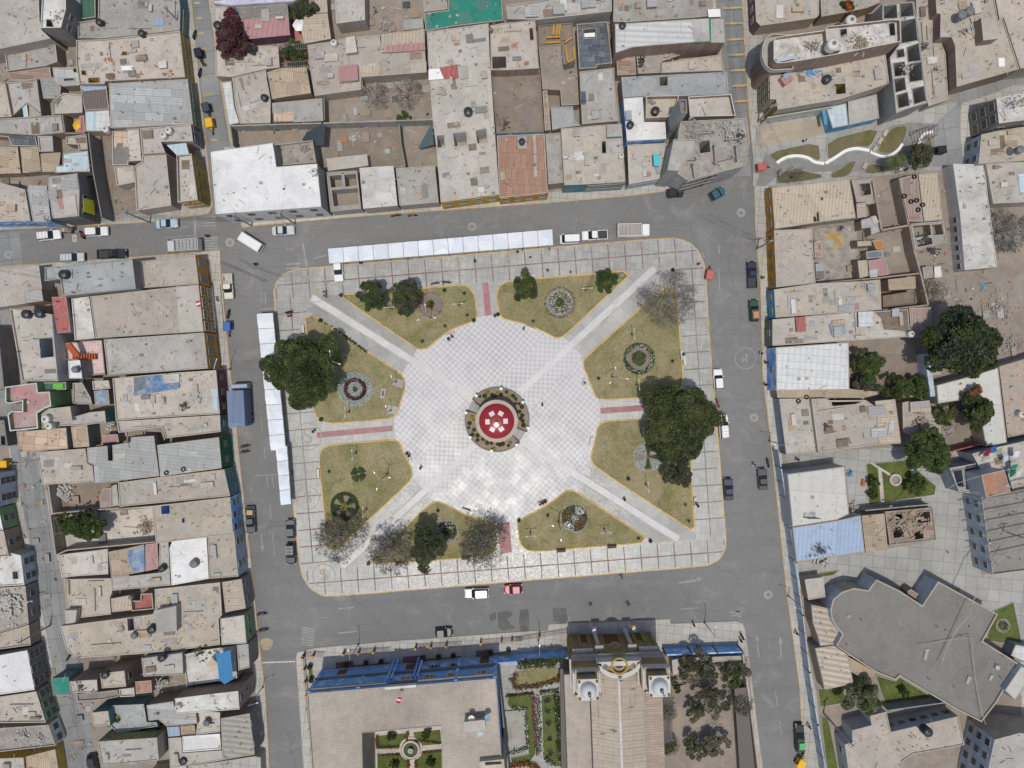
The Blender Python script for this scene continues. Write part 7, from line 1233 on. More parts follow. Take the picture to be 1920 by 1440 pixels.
wall_line(R2,[(282,590),(300,700),(330,900),(362,1100),(398,1330),(425,1500)],3.0,'upper stretch of the blue panelled fence on the east pavement',ltbluew,.18,'fence','panel_fence',panel=3.3)
wall_line(R3,[(392,60),(445,420),(490,800),(545,1150),(600,1480)],3.0,'lower stretch of the blue panelled fence on the east pavement',ltbluew,.18,'fence','panel_fence',panel=3.3)
wall_line(R2,[(860,985),(1290,945)],2.8,'grey wall behind the open timber frame',concw); wall_line(R2,[(1660,80),(1920,-10)],2.8,'dark edge wall of the waste ground',adobe)
wall_line(R3,[(1015,1055),(1405,1000)],2.6,'blue garden wall above the pinkish school roof',slatew); wall_line(R2,[(1440,590),(1620,545)],2.6,'red wall strip under the long pale roof',redfl)
# blue lettered wall of the upper right block
w1, w2 = at(F5,175,772,6.48), at(F5,645,694,6.48); w1.z = w2.z = 0; dv = w2-w1; nv = Vector((dv.y,-dv.x,0)).normalized(); o_ = (w1+w2)/2+nv*.22; wb = thing('painted_wall',(o_.x,o_.y,.14),'white wall band with blue lettering facing the small park','wall'); an = math.atan2(dv.y,dv.x)
for z0_,z1_,mt,nm in ((0,2.,whitew,'lower_band'),(2.0,3.9,pw('pale_green_band',(.5,.52,.42)),'upper_band')): m = MB(); m.box((0,0,(z0_+z1_)/2),(dv.length,.16,z1_-z0_),mt,an); m.build(nm,wb)
tx = text_mesh('AFROMUTE',1.5,cyanw,tuple(nv*.1+Vector((0,0,1.))),an,R(90),wb); tx.scale = (1.5,1.1,1)
# ================================================================ tanks and roof things
tankb = plain('black_tank',(.03,.035,.04),.4,.4,n=.1); tankg = plain('grey_tank',(.17,.18,.19),.5); tankw = plain('pale_tank',(.60,.58,.53),.5)
def tank(fr,x,y,h,mt,where,r=.62,hh=1.25):
    nm = {id(tankb):'black',id(tankg):'dark grey',id(tankw):'pale'}[id(mt)]; h = hs(fr,x,y,h); c = at(fr,x,y,h+hh); t = thing('water_tank',(c.x,c.y,h+.02),'%s round water tank %s' % (nm,where),'water tank','rooftop water tanks')
    m = MB(); m.lathe((0,0,0),[(r,0),(r,.3),(r*.96,.33),(r,.36),(r,.65),(r*.96,.68),(r,.71),(r,hh*.8),(r*.8,hh*.95),(r*.35,hh*1.03)],mt,18); m.build('body',t,smooth=False); m = MB(); m.lathe((0,0,0),[(r*.36,hh*.98),(r*.36,hh*1.1),(.05,hh*1.14)],mt if mt is not tankw else tankg,12); m.build('lid',t); m = MB(); m.tube((r*.9,0,hh*.7),(r*1.9,.2,0),.03,.03,blackp,5); m.build('pipe',t)
for a in ((F1,735,158,4.6,tankb,'beside the dark green sheet roof'),(F1,1052,240,5,tankb,'on the joint of the two roofs near the street'),(F1,1258,975,6.4,tankw,'right of a pair on the higher pale roof'),(F1,1218,1010,6.4,tankw,'left of a pair on the higher pale roof'),(F1,785,965,3.9,tankw,'at the corner of the half blue roof'),(F2,25,180,4,tankb,'left of the bougainvillea',.75),(F2,375,725,4,tankb,'at the rough reed roof'),(F2,900,315,4.6,tankw,'below the tan gabled roof'),(F2,750,1285,10.5,tankw,'on the large white corner roof'),(F3,310,830,6.5,tankb,'on the very long beige roof',.8),(F3,715,1055,6.2,tankb,'on the terracotta roof',.55),(F3,1040,1165,6.4,tankw,'left on the wide beige front roof',.5),(F3,1462,1165,6.4,tankw,'right on the wide beige front roof',.5),(F3,1470,185,7,tankb,'at the white corrugated roof corner',.65),(F3,480,215,6.2,tankg,'beside the barred opening roof edge',.35),(F4,335,990,6.9,tankb,'in the brick tank room',.75),(F4,108,1115,6.2,tankb,'on the bright white roof',.65),(F5,605,300,13.6,tankw,'on the curved apartment building',1.0,1.6),(F5,730,135,6,tankw,'above the curved apartment building',1.0,1.6),(F5,565,540,9,tankb,'on the large beige roof with the dark stain',.75),(F5,1500,95,9,tankg,'left of a pair beside the laundry line',.8),(F5,1555,68,9,tankg,'right of a pair beside the laundry line',.8),(F5,1905,1030,9,tankg,'at the right photo edge',.7),(F6,445,668,8.7,tankb,'on the tall blue grey roof',.8),(F6,175,955,7,tankb,'left of a pair on the whitish flat roof',.8),(F6,270,950,7,tankb,'right of a pair on the whitish flat roof',.8),(F6,530,1355,7.4,tankg,'on the small white roof',.6),(F7,320,408,7,tankw,'left on the beige roof with two tanks',.75),(F7,345,458,7,tankw,'lower on the beige roof with two tanks',.65),(F8,865,288,4.7,tankg,'beside the small red patio',.4),(F8,885,545,4.8,tankg,'left of a pair on the very wide beige roof',.6),(F8,1000,505,4.8,tankb,'right of a pair on the very wide beige roof',.75),(F8,1070,695,6.6,tankb,'on the stained grey roof',.7),(F8,690,808,8.4,tankb,'on the tall beige box roof',.7),(F8,1180,1025,9.8,tankw,'on the tall long white roof',.55),(F8,1285,65,5,tankg,'square looking on the white sheeting',.75),(F8,1070,98,4.6,tankb,'at the striped sheet roof',.65),(F8,1215,1385,4.2,tankb,'at the lower photo edge',.7),(F8,1370,1130,5.6,tankg,'in the clutter of the pale terrace',.6),(R1,1175,1160,4.9,tankw,'at the beige roof corner by the conifer',.6),(R2,1912,345,4.3,tankw,'at the right photo edge above the laundry',.6),(F8,505,1418,.2,tankb,'in the dark corner at the bottom left',.6) if 0 else (R3,1290,1210,7.6,tankb,'on the pinkish school roof',.85,1.9),(R3,1565,400,8.2,tankg,'at the cable joint on the grey hall',.3,.8) if 0 else (R5,1680,1080,9.6,tankg,'beside the pale box on the blue school roof',.75,1.4)): tank(*a)
def heap(fr,x,y,r,z,mt,label,h=.6,n=150,cat='heap',name='rubble_heap',sz=.22,asp=1.):
    z = hs(fr,x,y,z); c = at(fr,x,y,z); rr = random.Random(int(x*3+y)); m = MB(); rw = r/10
    for _ in range(int(n*1.4)):
        a = rr.random()*6.283; q = abs(rr.gauss(0,.45)); s = sz*(.3+rr.random()**1.5*1.2); m.box((math.cos(a)*q*rw*asp,math.sin(a)*q*rw,max(0,1-q)*h*rr.random()+s*.2),(s*(1+rr.random()*1.2),s*.6,s*.4),mt,rr.random()*6.28,Matrix.Rotation(rr.uniform(-.5,.5),4,'X'))
    o = m.build(name); o.location = (c.x,c.y,z+.01); tag(o,label,cat)
brk = plain('loose_bricks',(.40,.17,.095),.9,n=.25); plank = plain('old_planks',(.30,.24,.18),.9,n=.3); stick = plain('grey_sticks',(.27,.25,.23),.9,n=.25); scrap = plain('pale_scrap',(.40,.385,.36),.8,n=.45); dscrap = plain('dark_scrap',(.07,.075,.08),.8,n=.4)
for a in ((F1,820,450,11,5.05,brk,'loose red bricks in the middle of the pinkish roof',.3,16),(F1,845,600,12,5.05,brk,'red bricks at the lower edge of the pinkish roof',.3,14),(F1,1030,570,12,5.05,brk,'red bricks above the patched corrugated roof',.3,12),(F1,1270,565,18,5.05,brk,'scattered bricks near the street end of the pinkish roof',.3,14,'heap','brick_pile',.3,1.5),(F1,990,345,5,5.05,brk,'leaning bricks high on the pinkish roof',.3,5),(F1,430,130,9,9.7,scrap,'clutter on the tall narrow block',.5,40),(F1,430,760,9,3.3,stick,'heap of dry branches in the upper left',.5,60),
(F1,550,1085,8,.2,plank,'scrap timber in the upper left patio',.5,30),(F1,1310,1320,5,.2,redsh and brk,'red junk in the narrow shaft',1,30,'heap','rubble_heap',.3,.6),(F2,1300,190,19,.16,rubm,'pale earth mound in the top yard',.9,340,'heap','earth_mound',.22),(F2,1060,1030,12,.16,scrap,'white ash heap in the burnt yard',.4,90),(F2,1150,965,9,.16,stick,'dry sticks against the grey yard wall',.5,50),(F2,690,1120,10,6.5,stick,'twisted sticks on the debris terrace',.5,70),(F2,1090,720,6,.2,plank,'stones in the dirt yard',.3,15),(F2,230,985,6,.2,scrap,'white stones in the corner yard',.3,20),(F2,480,975,10,.2,dscrap,'crates and tyres along the corner yard wall',.5,26),(F2,620,970,9,.2,scrap,'white scrap along the corner yard wall',.5,22),
(F3,175,470,8,6.55,scrap,'rebar and scrap beside the red and white sheets',.5,60),(F3,940,460,18,3.05,rubm,'gravel heap on the sandy court roof',.3,220,'heap','rubble_heap',.14),(F3,590,930,16,3.05,dscrap,'tools and pots in the sunken brown court',.4,45,'heap','rubble_heap',.2),(F3,750,475,5,6.3,brk,'broken brick bits beside the barred opening',.3,14),(F3,655,340,12,6.3,brk,'red brick dust and pieces on the roof with barred opening',.15,50,'heap','rubble_heap',.14),(F3,1010,1250,12,4.7,stick,'planks along the narrow grey roof',.3,24,'heap','rubble_heap',.3,.5),
(F4,200,590,12,3,dscrap,'tyres and bikes in the junk yard',.5,50),(F4,430,510,14,3,scrap,'metal scrap along the brick storey',.5,50),(F4,290,920,7,6.95,stick,'coil of wires in the brick tank room',.3,40),(F4,1000,1170,20,10.3,scrap,'white plastic rubble on the unfinished corner building',.7,130),(F4,700,1180,24,9.9,stick,'long timber poles on the unfinished corner building',.5,110,'heap','timber_pile',.5),(F4,1080,1230,16,9.9,dscrap,'dark scaffold parts on the unfinished corner building',.8,60),
(F5,460,320,14,12.5,plank,'brown litter on the curved building roof',.3,60),(F5,790,300,22,12.5,plank,'brown litter on the right part of the curved building roof',.3,70,'heap','rubble_heap',.3,1.5),(F5,1335,470,10,6.1,scrap,'white rubbish on the long narrow roof',.4,50),(F5,1225,330,9,6.1,dscrap,'dark bags on the long narrow roof',.5,30),(F5,1520,220,12,9.05,dscrap,'laundry rack clutter on the wide beige roof',.3,20),(F5,1890,700,16,11.7,stick,'brown boards on the dark tower house',.4,50),(F5,1100,480,14,8.9,scrap,'white rubble on the open rooms shell',.5,50),
(F7,1050,1180,17,.18,plank,'stacked firewood at the end of the yard',.9,240,'heap','firewood_pile',.26,.9),(F7,450,930,18,.18,scrap,'white and grey timber heap in the yard by the left lane',1,150,'heap','timber_pile',.45),(F7,1420,270,15,5.85,scrap,'white poles on the roof beside the blue truck',.3,40,'heap','timber_pile',.4,.5),(F7,1330,310,10,5.85,dscrap,'scrap frames beside the white poles',.4,30),(F7,370,70,14,7,dscrap,'dark scrap on the whitish flat roof',.5,40),(F7,600,230,9,4.3,scrap,'washing things in the grey patio',.6,30),(F7,800,470,12,2,scrap,'clutter in the dark inner yard',.8,40),
(F8,60,320,28,6.5,scrap,'pile of broken concrete slabs left of the lane',.5,130,'heap','rubble_heap',.5,1.4),(F8,150,1200,16,6.1,scrap,'grey rubbish on the white walled house',.5,80),(F8,270,1225,14,6.1,scrap,'more rubbish near the edge of the white walled house',.5,60),(F8,820,490,9,4.8,rubm,'small rubble patch on the very wide beige roof',.3,40),(F8,1340,650,17,5.1,bush,'potted plants along the white tiled terrace',.6,60,'plants','potted_plants',.25,1.6),(F8,1070,865,14,2.5,scrap,'broken stones in the dark shaft',.6,60),(F8,1390,1110,10,5.5,dscrap,'machine scrap on the pale terrace',.8,40),(F8,540,880,9,8.1,dscrap,'dark scrap on the cluttered pale roof',.3,30),
(R1,1300,600,14,.2,dscrap,'bins and tyres behind the roofless rooms',.6,40,'heap','rubble_heap',.3,1.6),(R1,1260,530,16,3.1,dscrap,'black litter in the roofless rooms',.3,50),(R1,1350,850,12,.2,rubm,'stones at the corner of the waste ground',.3,60),(R1,1650,850,10,.2,plain('blue_litter',(.1,.35,.5),.7),'blue plastic litter on the waste ground',.15,16),(R1,1740,1000,34,.18,rubm,'long strip of pale rubble on the waste ground',.4,260,'heap','rubble_heap',.2,1.6),(R1,1490,960,15,.18,rubm,'grey rubble in front of the conifer',.3,80),(R1,1830,1220,26,.18,rubm,'pale rubble right of the conifer',.4,120,'heap','rubble_heap',.2),(R1,740,460,10,3,scrap,'junk at the edge of the sandy yard',.6,40),(R1,850,190,9,3.2,dscrap,'chairs in the open store',.6,26),
(R2,1240,400,18,3.3,plank,'collapsed beams left of the dirt yard',.5,70,'heap','timber_pile',.45),(R2,1430,440,16,.2,stick,'branches in the dirt yard',.3,40,'heap','rubble_heap',.4),(R2,600,430,7,5.5,plain('rust_stain_scrap',(.12,.06,.04),.9),'rusty iron strip on the wide beige roof',.1,22,'heap','scrap_iron',.35,.4),(R2,755,735,8,.2,plain('blue_scrap',(.12,.28,.45),.7),'blue drums beside the pale workshop roof',.8,30),(R2,780,950,16,.2,scrap,'pallets at the workshop corner',.8,50),(R2,845,800,7,.3,plain('orange_scrap',(.5,.17,.05),.8),'orange scrap along the narrow lawn',.4,30,'heap','rubble_heap',.3,.35),(R2,570,1330,14,.2,scrap,'tables and boxes under the blue sheet roof edge',.8,40,'heap','rubble_heap',.3,1.5),(R2,1150,1080,34,3.9,plank,'loose boards on the open timber frame',.3,90,'heap','timber_pile',.5,1.3),(R2,560,1250,18,5.45,dscrap,'burnt flakes on the blue sheet roof',.06,70,'heap','burnt_debris',.2,1.4),
(R4,1330,600,14,.2,dscrap,'dark garden scrap beside the church tower',.5,50),(R4,1560,1000,36,.18,rubm,'rows of stones in the church orchard',.2,120,'heap','rubble_heap',.16,1.3)): heap(*a)
# small mixed litter that lies over every roof
db = MB(); lm = [brk, scrap, dscrap, stick, plank]
boxes = [(t.location.x, t.location.y, t) for t in HB]
for t in HB:
    rf = [c_ for c_ in t.children if c_.name.startswith('roof') and 'sheet' not in c_.name and 'box' not in c_.name]
    if not rf: continue
    me = rf[0].data; vs = [v.co+t.location for v in me.vertices]; tri = [(p.vertices[:], p.area) for p in me.polygons]; tot = sum(a for _, a in tri); z = vs[0].z; n = int(min(160, tot*.5)); lt = rf[0].data.materials[0] if rf[0].data.materials else None; n = n//3 if lt and lt.name in ('white_roof_paint', 'grey_felt_roof', 'grey_corrugated', 'white_corrugated', 'pale_corrugated', 'white_ribbed_sheet', 'blue_sheet') else n
    if z < 3.2 and tot < 20: continue
    for _ in range(n):
        u = rnd.random()*tot
        for (i, j, k), a in tri:
            u -= a
            if u <= 0: break
        a, b = rnd.random(), rnd.random()
        if a+b > 1: a, b = 1-a, 1-b
        p = vs[i]+(vs[j]-vs[i])*a+(vs[k]-vs[i])*b; kind = rnd.random(); mt = rnd.choice(lm); lo = mt is brk and rnd.random() < .6; mt = greyc if lo else mt
        if kind < .62: s = .07+.17*rnd.random(); db.box((p.x, p.y, z+s*.25), (s*1.4, s*.7, s*.5), mt, rnd.random()*6.28)
        elif kind < .8: db.box((p.x, p.y, z+.04), (.4+1.3*rnd.random(), .05+.05*rnd.random(), .05), mt, rnd.random()*6.28)
        elif kind < .92:
            for q in range(4): db.tube((p.x+.12*(q % 2), p.y+.12*(q//2), z), (p.x+.12*(q % 2)+rnd.gauss(0, .12), p.y+.12*(q//2)+rnd.gauss(0, .12), z+.8), .022, .022, dscrap, 3)
        else: s = .3+.35*rnd.random(); db.box((p.x, p.y, z+.08), (s, s*.8, .16), rnd.choice([greyc, pale, gdark]), .1)
BB = [(min(p.x for p in P_), max(p.x for p in P_), min(p.y for p in P_), max(p.y for p in P_)) for P_ in FP]
for (x0, x1, y0, y1), nn_ in (((0, 340, 0, 395), 420), ((425, 1290, 10, 345), 900), ((1450, 1900, 350, 800), 700), ((20, 400, 520, 1430), 900), ((0, 60, 700, 1430), 60), ((1560, 1860, 1020, 1060), 20)):
    for _ in range(nn_):
        p = at(F0, rnd.uniform(x0, x1), rnd.uniform(y0, y1)); q = p.to_2d()
        if any(b[0] < q.x < b[1] and b[2] < q.y < b[3] and inpoly(P_, q) for b, P_ in zip(BB, FP)) or 1590 < p.x*10+960 < 1740 and p.y < 8: continue
        k = rnd.random(); mt = rnd.choice([brk, scrap, stick, plank, plank, greyc, gdark, wood, cgrey, dscrap]); s = .12+.4*rnd.random()**2
        if k < .6: db.box((p.x, p.y, .16+s*.25), (s*1.5, s, s*.5), mt, rnd.random()*6.28)
        elif k < .85: db.box((p.x, p.y, .22), (.6+2*rnd.random(), .06+.08*rnd.random(), .08), mt, rnd.random()*6.28)
        else: db.box((p.x, p.y, .16+.5*rnd.random()), (.8+1.3*rnd.random(), .6+.8*rnd.random(), .06), mt, .1+1.57*(k > .92))
tag(db.build('roof_litter'), 'small bricks, sticks, boards and rebar scattered over the flat roofs and back yards', 'litter', kind='stuff')
# ================================================================ blue school with courtyard
SH = 9.8
sp = [(576,1306),(576,1299),(592,1297),(735,1285),(752,1285),(930,1270),(932,1290),(950,1560),(594,1560)]
sc = bd(F0,SH,paving('school_roof',(.40,.352,.302),.6,.5,5,line=(.33,.29,.25),var=.05,lw=.03,stain=.45),bluew,'long blue two storey school with a beige roof and inner courtyard',sp,holes=[[(679,1374),(827,1361),(833,1555),(682,1555)]],hole_wall=beigew,floor=pale,name='school_building',cat='building',par=.35)
f1, f2 = at(F0,576,1300,SH).to_2d(), at(F0,930,1271,SH).to_2d(); so = tuple(sc.location); dd = (f2-f1).normalized(); nn = Vector((-dd.y, dd.x)); Lf = (f2-f1).length
def fb(u, z, w, hh, dp, mt, name, par_=None, off=0):
    p = f1+dd*u+nn*(dp/2+.02+off); m = MB(); m.box((p.x-so[0], p.y-so[1], z-so[2]), (w, dp, hh), mt, math.atan2(dd.y, dd.x)); return m.build(name, par_ or sc)
fb(Lf/2, 4.9, Lf, .35, .5, gdark, 'ledge'); fb(Lf/2, 9.1, Lf, .3, .5, gdark, 'ledge'); fb(Lf/2, .7, Lf, 1.1, .12, ltbluew, 'plinth')
for u in (.02, 8.6, 25.6, Lf-.5): fb(u+.3, 5, .6, 9.6, .25, bluew, 'pilaster')
for u, s in ((Lf/2, 3.4),): fb(u, 10.5, s*1.6, .9, .4, whitew, 'pediment')
for u in (Lf/2-2.4, Lf/2+2.2):
    for s_ in (-.35, .35):
        p = f1+dd*(u+s_)+nn*.75; m = MB(); m.lathe((p.x-so[0], p.y-so[1], -so[2]), [(.3, .2), (.3, .6), (.22, .8), (.2, 8.6), (.34, 9.)], bluew, 10); m.build('column', sc)
wmsh = window_mesh(2.1, 1.5, whitep)
for z, us in ((2.9, (8.3, 12.1, 21.4, 25.2)), (7.0, (3.2, 8.2, 12.4, 16.8, 21, 25.2, 30.2))):
    for u in us:
        p = f1+dd*u+nn*.02; o = bpy.data.objects.new('window', wmsh[0]); C.objects.link(o); o.parent = sc; o.location = (p.x-so[0], p.y-so[1], z-so[2]); o.rotation_euler.z = math.atan2(dd.y, dd.x)+math.pi; q = bpy.data.objects.new('pane', wmsh[1]); C.objects.link(q); q.parent = o
        for k in (-.65, 0, .65): m = MB(); m.box((k, -.06, 0), (.06, .06, 1.5), whitep); m.build('glazing_bar', o)
for u, w in ((4.3, 1.6), (17.4, 2.6), (30.6, 1.6)): fb(u, 1.7, w, 3, .1, plain('door_wood', (.16, .07, .02), .6), 'door', off=.02); fb(u, .25, w+1.6, .3, 1.2, maroonw, 'doorstep')
for (x0, x1, yt, yb) in ((512,652,612,732),(1000,1195,568,690),(1543,1688,528,625)):
    patch(R5,[(x0,yt),(x1,yt-8),(x1+5,yb-8),(x0+6,yb)],paving('lattice_tiles',(.60,.59,.52),.32,.32,45,line=(.2,.2,.19),var=.05,lw=.06),.175,'path')
patch(R5,[(350,620),(1920,500),(1920,640),(470,760),(400,680)],greyc,.16,'pavement')
for a in ([(655,668),(1000,640),(1000,658),(655,690)],[(1200,622),(1545,592),(1545,610),(1200,642)],[(1690,578),(1900,562),(1900,578),(1692,598)],[(395,680),(425,680),(440,800),(400,800)]): lawn(pl(R5,a),gr2,concw,.26,.1,0)
for k,(x,y) in enumerate(((675,665),(825,650),(938,640),(1252,615),(1368,608),(1480,598),(1755,575),(1892,568),(402,685),(412,782))):
    c = at(R5,x,y,1); m = MB(); m.quads(leafquads(clump_pts((0,0,.75),(.45,.45,.6),260,k+3),.13,k),darkleaf); o = m.build('topiary_bush'); o.location = (c.x,c.y,.2); tag(o,'dark clipped bush in the strip before the blue school','bush','clipped bushes of the school front')
def railfence(fr,pts,label,n,h=1.6):
    P_ = [at(fr,x,y,h) for x,y in pts]; o = P_[0]; t = thing('railing',(o.x,o.y,.14),label,'fence'); m = MB(); rm = plain('brown_rail',(.16,.06,.05),.6)
    for a,b in zip(P_,P_[1:]):
        for z in (.35,.95,1.5): m.tube((a.x-o.x,a.y-o.y,z),(b.x-o.x,b.y-o.y,z),.035,.035,rm,4)
        L_=(b-a).length; k=int(L_/.35)
        for i in range(k): p=a.lerp(b,i/k); m.tube((p.x-o.x,p.y-o.y,.1),(p.x-o.x,p.y-o.y,1.5),.015,.015,rm,3)
    m.build('rails',t)
    for a,b in zip(P_,P_[1:]):
        for i in range(n): p=a.lerp(b,(i+.0)/n); m=MB(); m.box((p.x-o.x,p.y-o.y,.85),(.32,.32,1.7),maroonw); m.box((p.x-o.x,p.y-o.y,1.75),(.4,.4,.14),orangew); m.build('post',t)
railfence(R5,[(350,605),(500,600)],'short brown railing at the left corner of the blue school',2); railfence(R5,[(652,588),(995,565)],'brown railing left of the school main gate',3); railfence(R5,[(1195,545),(1540,520)],'brown railing right of the school main gate',3); railfence(R5,[(1685,508),(2000,485)],'brown railing between the blue school and the church',2); railfence(F0,[(960,1203),(1064,1186)],'last stretch of brown railing before the church',2); railfence(R5,[(350,610),(365,800),(385,1000),(412,1300),(430,1480)],'long brown railing on the left side of the blue school',2)
# flag on the school
def flag(fr,x,y,z,h,label,cols,tilt=0,a=0):
    c = at(fr,x,y,z+h); t = thing('flag',(c.x,c.y,z),label,'flag'); m = MB(); m.tube((0,0,0),(0,0,h),.05,.03,whitep,6); m.build('pole',t)
    for k,cm in enumerate(cols): m = MB(); m.add([(.05+.35*k,0,-.1),(.4+.35*k,.1*(-1)**k,-.15),(.4+.35*k,.2+.1*(-1)**k,-.8),(.05+.35*k,.2,-.75)],[(0,1,2,3)],cm); q = m.build('cloth',t); 
    for ch in t.children:
        if ch.name.startswith('cloth'): ch.location = (0,0,h); ch.rotation_euler = (R(50),0,R(a))
fr_ = plain('flag_red',(.5,.02,.06),.7); fw_ = plain('flag_white',(.75,.75,.75),.7)
flag(R5,1062,905,10,3,'red and white flag on the blue school','' or [fr_,fw_,fr_],a=-110); flag(F6,1400,865,5.8,2.2,'red and white flag on the ochre town building',[fr_,fw_,fr_],a=-70)
flag(R4,745,345,5.5,3.,'purple and white flag at the left of the church front',[plain('flag_purple',(.2,.12,.35),.7),fw_],a=-80); flag(R4,1005,342,5.5,3.,'orange, white and green flag at the right of the church front',[plain('flag_orange',(.6,.25,.03),.7),fw_,plain('flag_green',(.03,.2,.08),.7)],a=-60)
# courtyard garden
CZ = .27
patch(R5,[(905,1195),(1135,1165),(1140,1440),(1140,1800),(915,1800)],pale,CZ,'pavement'); 
for q in ([(905,1192),(1130,1172),(1135,1235),(1085,1290),(905,1292)],[(1180,1165),(1385,1145),(1392,1255),(1240,1268),(1190,1215)],[(910,1340),(1085,1330),(1140,1378),(1145,1560),(915,1560)],[(1195,1378),(1245,1320),(1395,1305),(1400,1560),(1200,1560)]): lawn(pl(R5,q),gr2,None,.36,.05,0); 
for k,(q0,q1) in enumerate((((915,1285),(1080,1282)),((1190,1230),(1385,1255)),((915,1345),(1080,1340)),((1245,1325),(1390,1312)),((905,1200),(910,1285)),((1135,1175),(1130,1225)),((1200,1385),(1200,1440)),((1140,1385),(1142,1440)))):
    P_ = [tuple(at(R5,q0[0]+(q1[0]-q0[0])*u+rnd.gauss(0,5),q0[1]+(q1[1]-q0[1])*u+rnd.gauss(0,5),.5)) for u in np.linspace(0,1,150)]; m = MB(); m.quads(leafquads(np.array(P_),.16,k),bush); m.quads(leafquads(np.array(P_[::5])+np.array([0,0,.12]),.11,k+50),redl); tag(m.build('flower_border'),'low border of red flowers number %s around the courtyard lawns of the school' % ['one','two','three','four','five','six','seven','eight'][k] if 0 else 'low red flowered border along a courtyard lawn of the school','flowers','red flowered borders of the school courtyard')
c = at(R5,1160,1305,.8); t = thing('fountain',(c.x,c.y,.3),'round stepped fountain in the school courtyard','fountain')
m = MB(); m.lathe((0,0,0),[(2.2,0),(2.2,.12),(1.75,.12),(1.75,.5),(1.35,.5),(1.35,.1)],pale,32); m.build('basin',t); m = MB(); m.poly(circ((0,0),1.36,28),.3,plain('green_water',(.05,.07,.02),.1,.5)); m.build('water',t); m = MB(); m.lathe((0,0,0),[(.3,0),(.2,.7),(.5,.9),(.1,.95)],greyc,12); m.build('spout',t); m = MB(); m.ring(circ((0,0),1.78,30),.08,.5,.56,maroonw); m.build('rim',t)
for f,x,y,r,l in ((R5,1015,1195,9,'shrub in the upper left courtyard lawn of the school'),(R5,1275,1190,9,'shrub in the upper right courtyard lawn of the school'),(R5,1040,1420,9,'shrub in the lower left courtyard lawn of the school'),(R5,1315,1400,9,'reddish shrub in the lower right courtyard lawn of the school')): tree(f,x,y,r,1.5,bush,l,'round_bush',clumps=7,leaf=.16,mat2=redl if '1315' in l else darkleaf)
bx = at(R5,1640,1120,SH+2); m = MB(); m.box((0,0,1.1),(3.4,1.6,2.2),beigew,R(6)); m.box((0,0,2.25),(3.6,1.8,.1),pale,R(6)); o = m.build('roof_hut'); o.location = (bx.x,bx.y,SH); tag(o,'pale box hut with dishes on the blue school roof','hut')
for k,(x,y,cm) in enumerate(((1615,1075,'white'),(1735,1070,'blue'),(1680,1195,'pale blue'),(1705,1110,'grey'))):
    c = at(R5,x,y,SH+2); t = thing('satellite_dish',(c.x,c.y,SH+.05),'%s satellite dish near the hut on the blue school roof' % cm,'dish'); m = MB(); m.tube((0,0,0),(0,0,1.4),.05,.05,steel,6); m.build('mast',t); m = MB(); m.lathe((0,0,1.5),[(.02,0),(.3,.05),(.55,.2)],{'white':whitep,'blue':bluesh,'pale blue':ltblue,'grey':greyp}[cm],16); m.build('dish',t)
bd(R5,10.6,dust,beigew,'beige roof block with a slot beside the school courtyard',[(1675,1385),(1860,1365),(1880,1560),(1690,1560)],par=.3,holes=[[(1715,1345+40),(1840,1330+50),(1845,1400),(1722,1410)]])

# garden right of the school
patch(R4,[(130,600),(590,590),(620,1400),(200,1400)],walkd,.156,'pavement'); ga = (.24,)
lawn(pl(R4,[(240,610),(540,600),(520,700),(350,745),(240,740)]),grass,concw,.26,.12,1); lawn(pl(R4,[(185,800),(370,785),(372,1180),(330,1240),(210,1240),(200,1205),(320,1180),(308,895),(210,890),(180,850)]),gr2,concw,.26,.12,0); lawn(pl(R4,[(405,790),(510,770),(530,1100),(540,1260),(500,1270),(420,1190)]),gr2,concw,.26,.12,0)
m = MB(); m.prism(pl(R4,[(165,902),(300,895),(305,1118),(180,1130)],.5),.14,.5,greyc); tag(m.build('concrete_pad'),'plain rectangular concrete slab in the church garden','slab')
def border(fr,pts,mts,label,w=6,n=300,sz=.17,z=.45):
    m = MB(); P_ = []; seg_ = list(zip(pts,pts[1:])); tot = sum((Vector(b)-Vector(a)).length for a,b in seg_)
    for a,b in seg_:
        k = int(n*(Vector(b)-Vector(a)).length/tot)
        for _ in range(k): u = rnd.random(); P_.append(tuple(at(fr,a[0]+(b[0]-a[0])*u+rnd.gauss(0,w),a[1]+(b[1]-a[1])*u+rnd.gauss(0,w),z*(.6+.7*rnd.random()))))
    P_ = np.array(P_); r = np.random.RandomState(n); idx = r.rand(len(P_)); lo = 0
    for i,(mt,fr_c,s) in enumerate(mts):
        sel = P_[(idx >= lo) & (idx < lo+fr_c)]; lo += fr_c
        if len(sel): m.quads(leafquads(sel+np.array([0,0,.06*i]),s,i+n),mt)
    tag(m.build('flower_border'),label,'flowers')
border(R4,[(235,650),(215,700),(240,745),(380,735),(520,690),(545,620)],((bush,.6,.2),(redl,.4,.13)),'red flower border round the small upper lawn of the church garden',9,800)
border(R4,[(250,610),(500,600)],((bush,.7,.2),(whl,.3,.1)),'white flowers along the blue wall of the church garden',6,350)
border(R4,[(355,785),(362,940),(370,1080),(385,1190)],((bush,.4,.2),(pinkl,.6,.12)),'pink flower strip down the church garden',6,520); border(R4,[(385,790),(390,960),(395,1180)],((bush,.5,.2),(whl,.5,.1)),'white flower strip beside the pink one in the church garden',8,750)
border(R4,[(180,800),(350,785)],((bush,.8,.2),(redl,.2,.1)),'low hedge at the top of the L shaped lawn',5,300); border(R4,[(215,888),(300,885),(315,1150),(200,1180)],((bush,.6,.2),(whl,.4,.1)),'white flowers round the rectangular concrete slab',7,700)
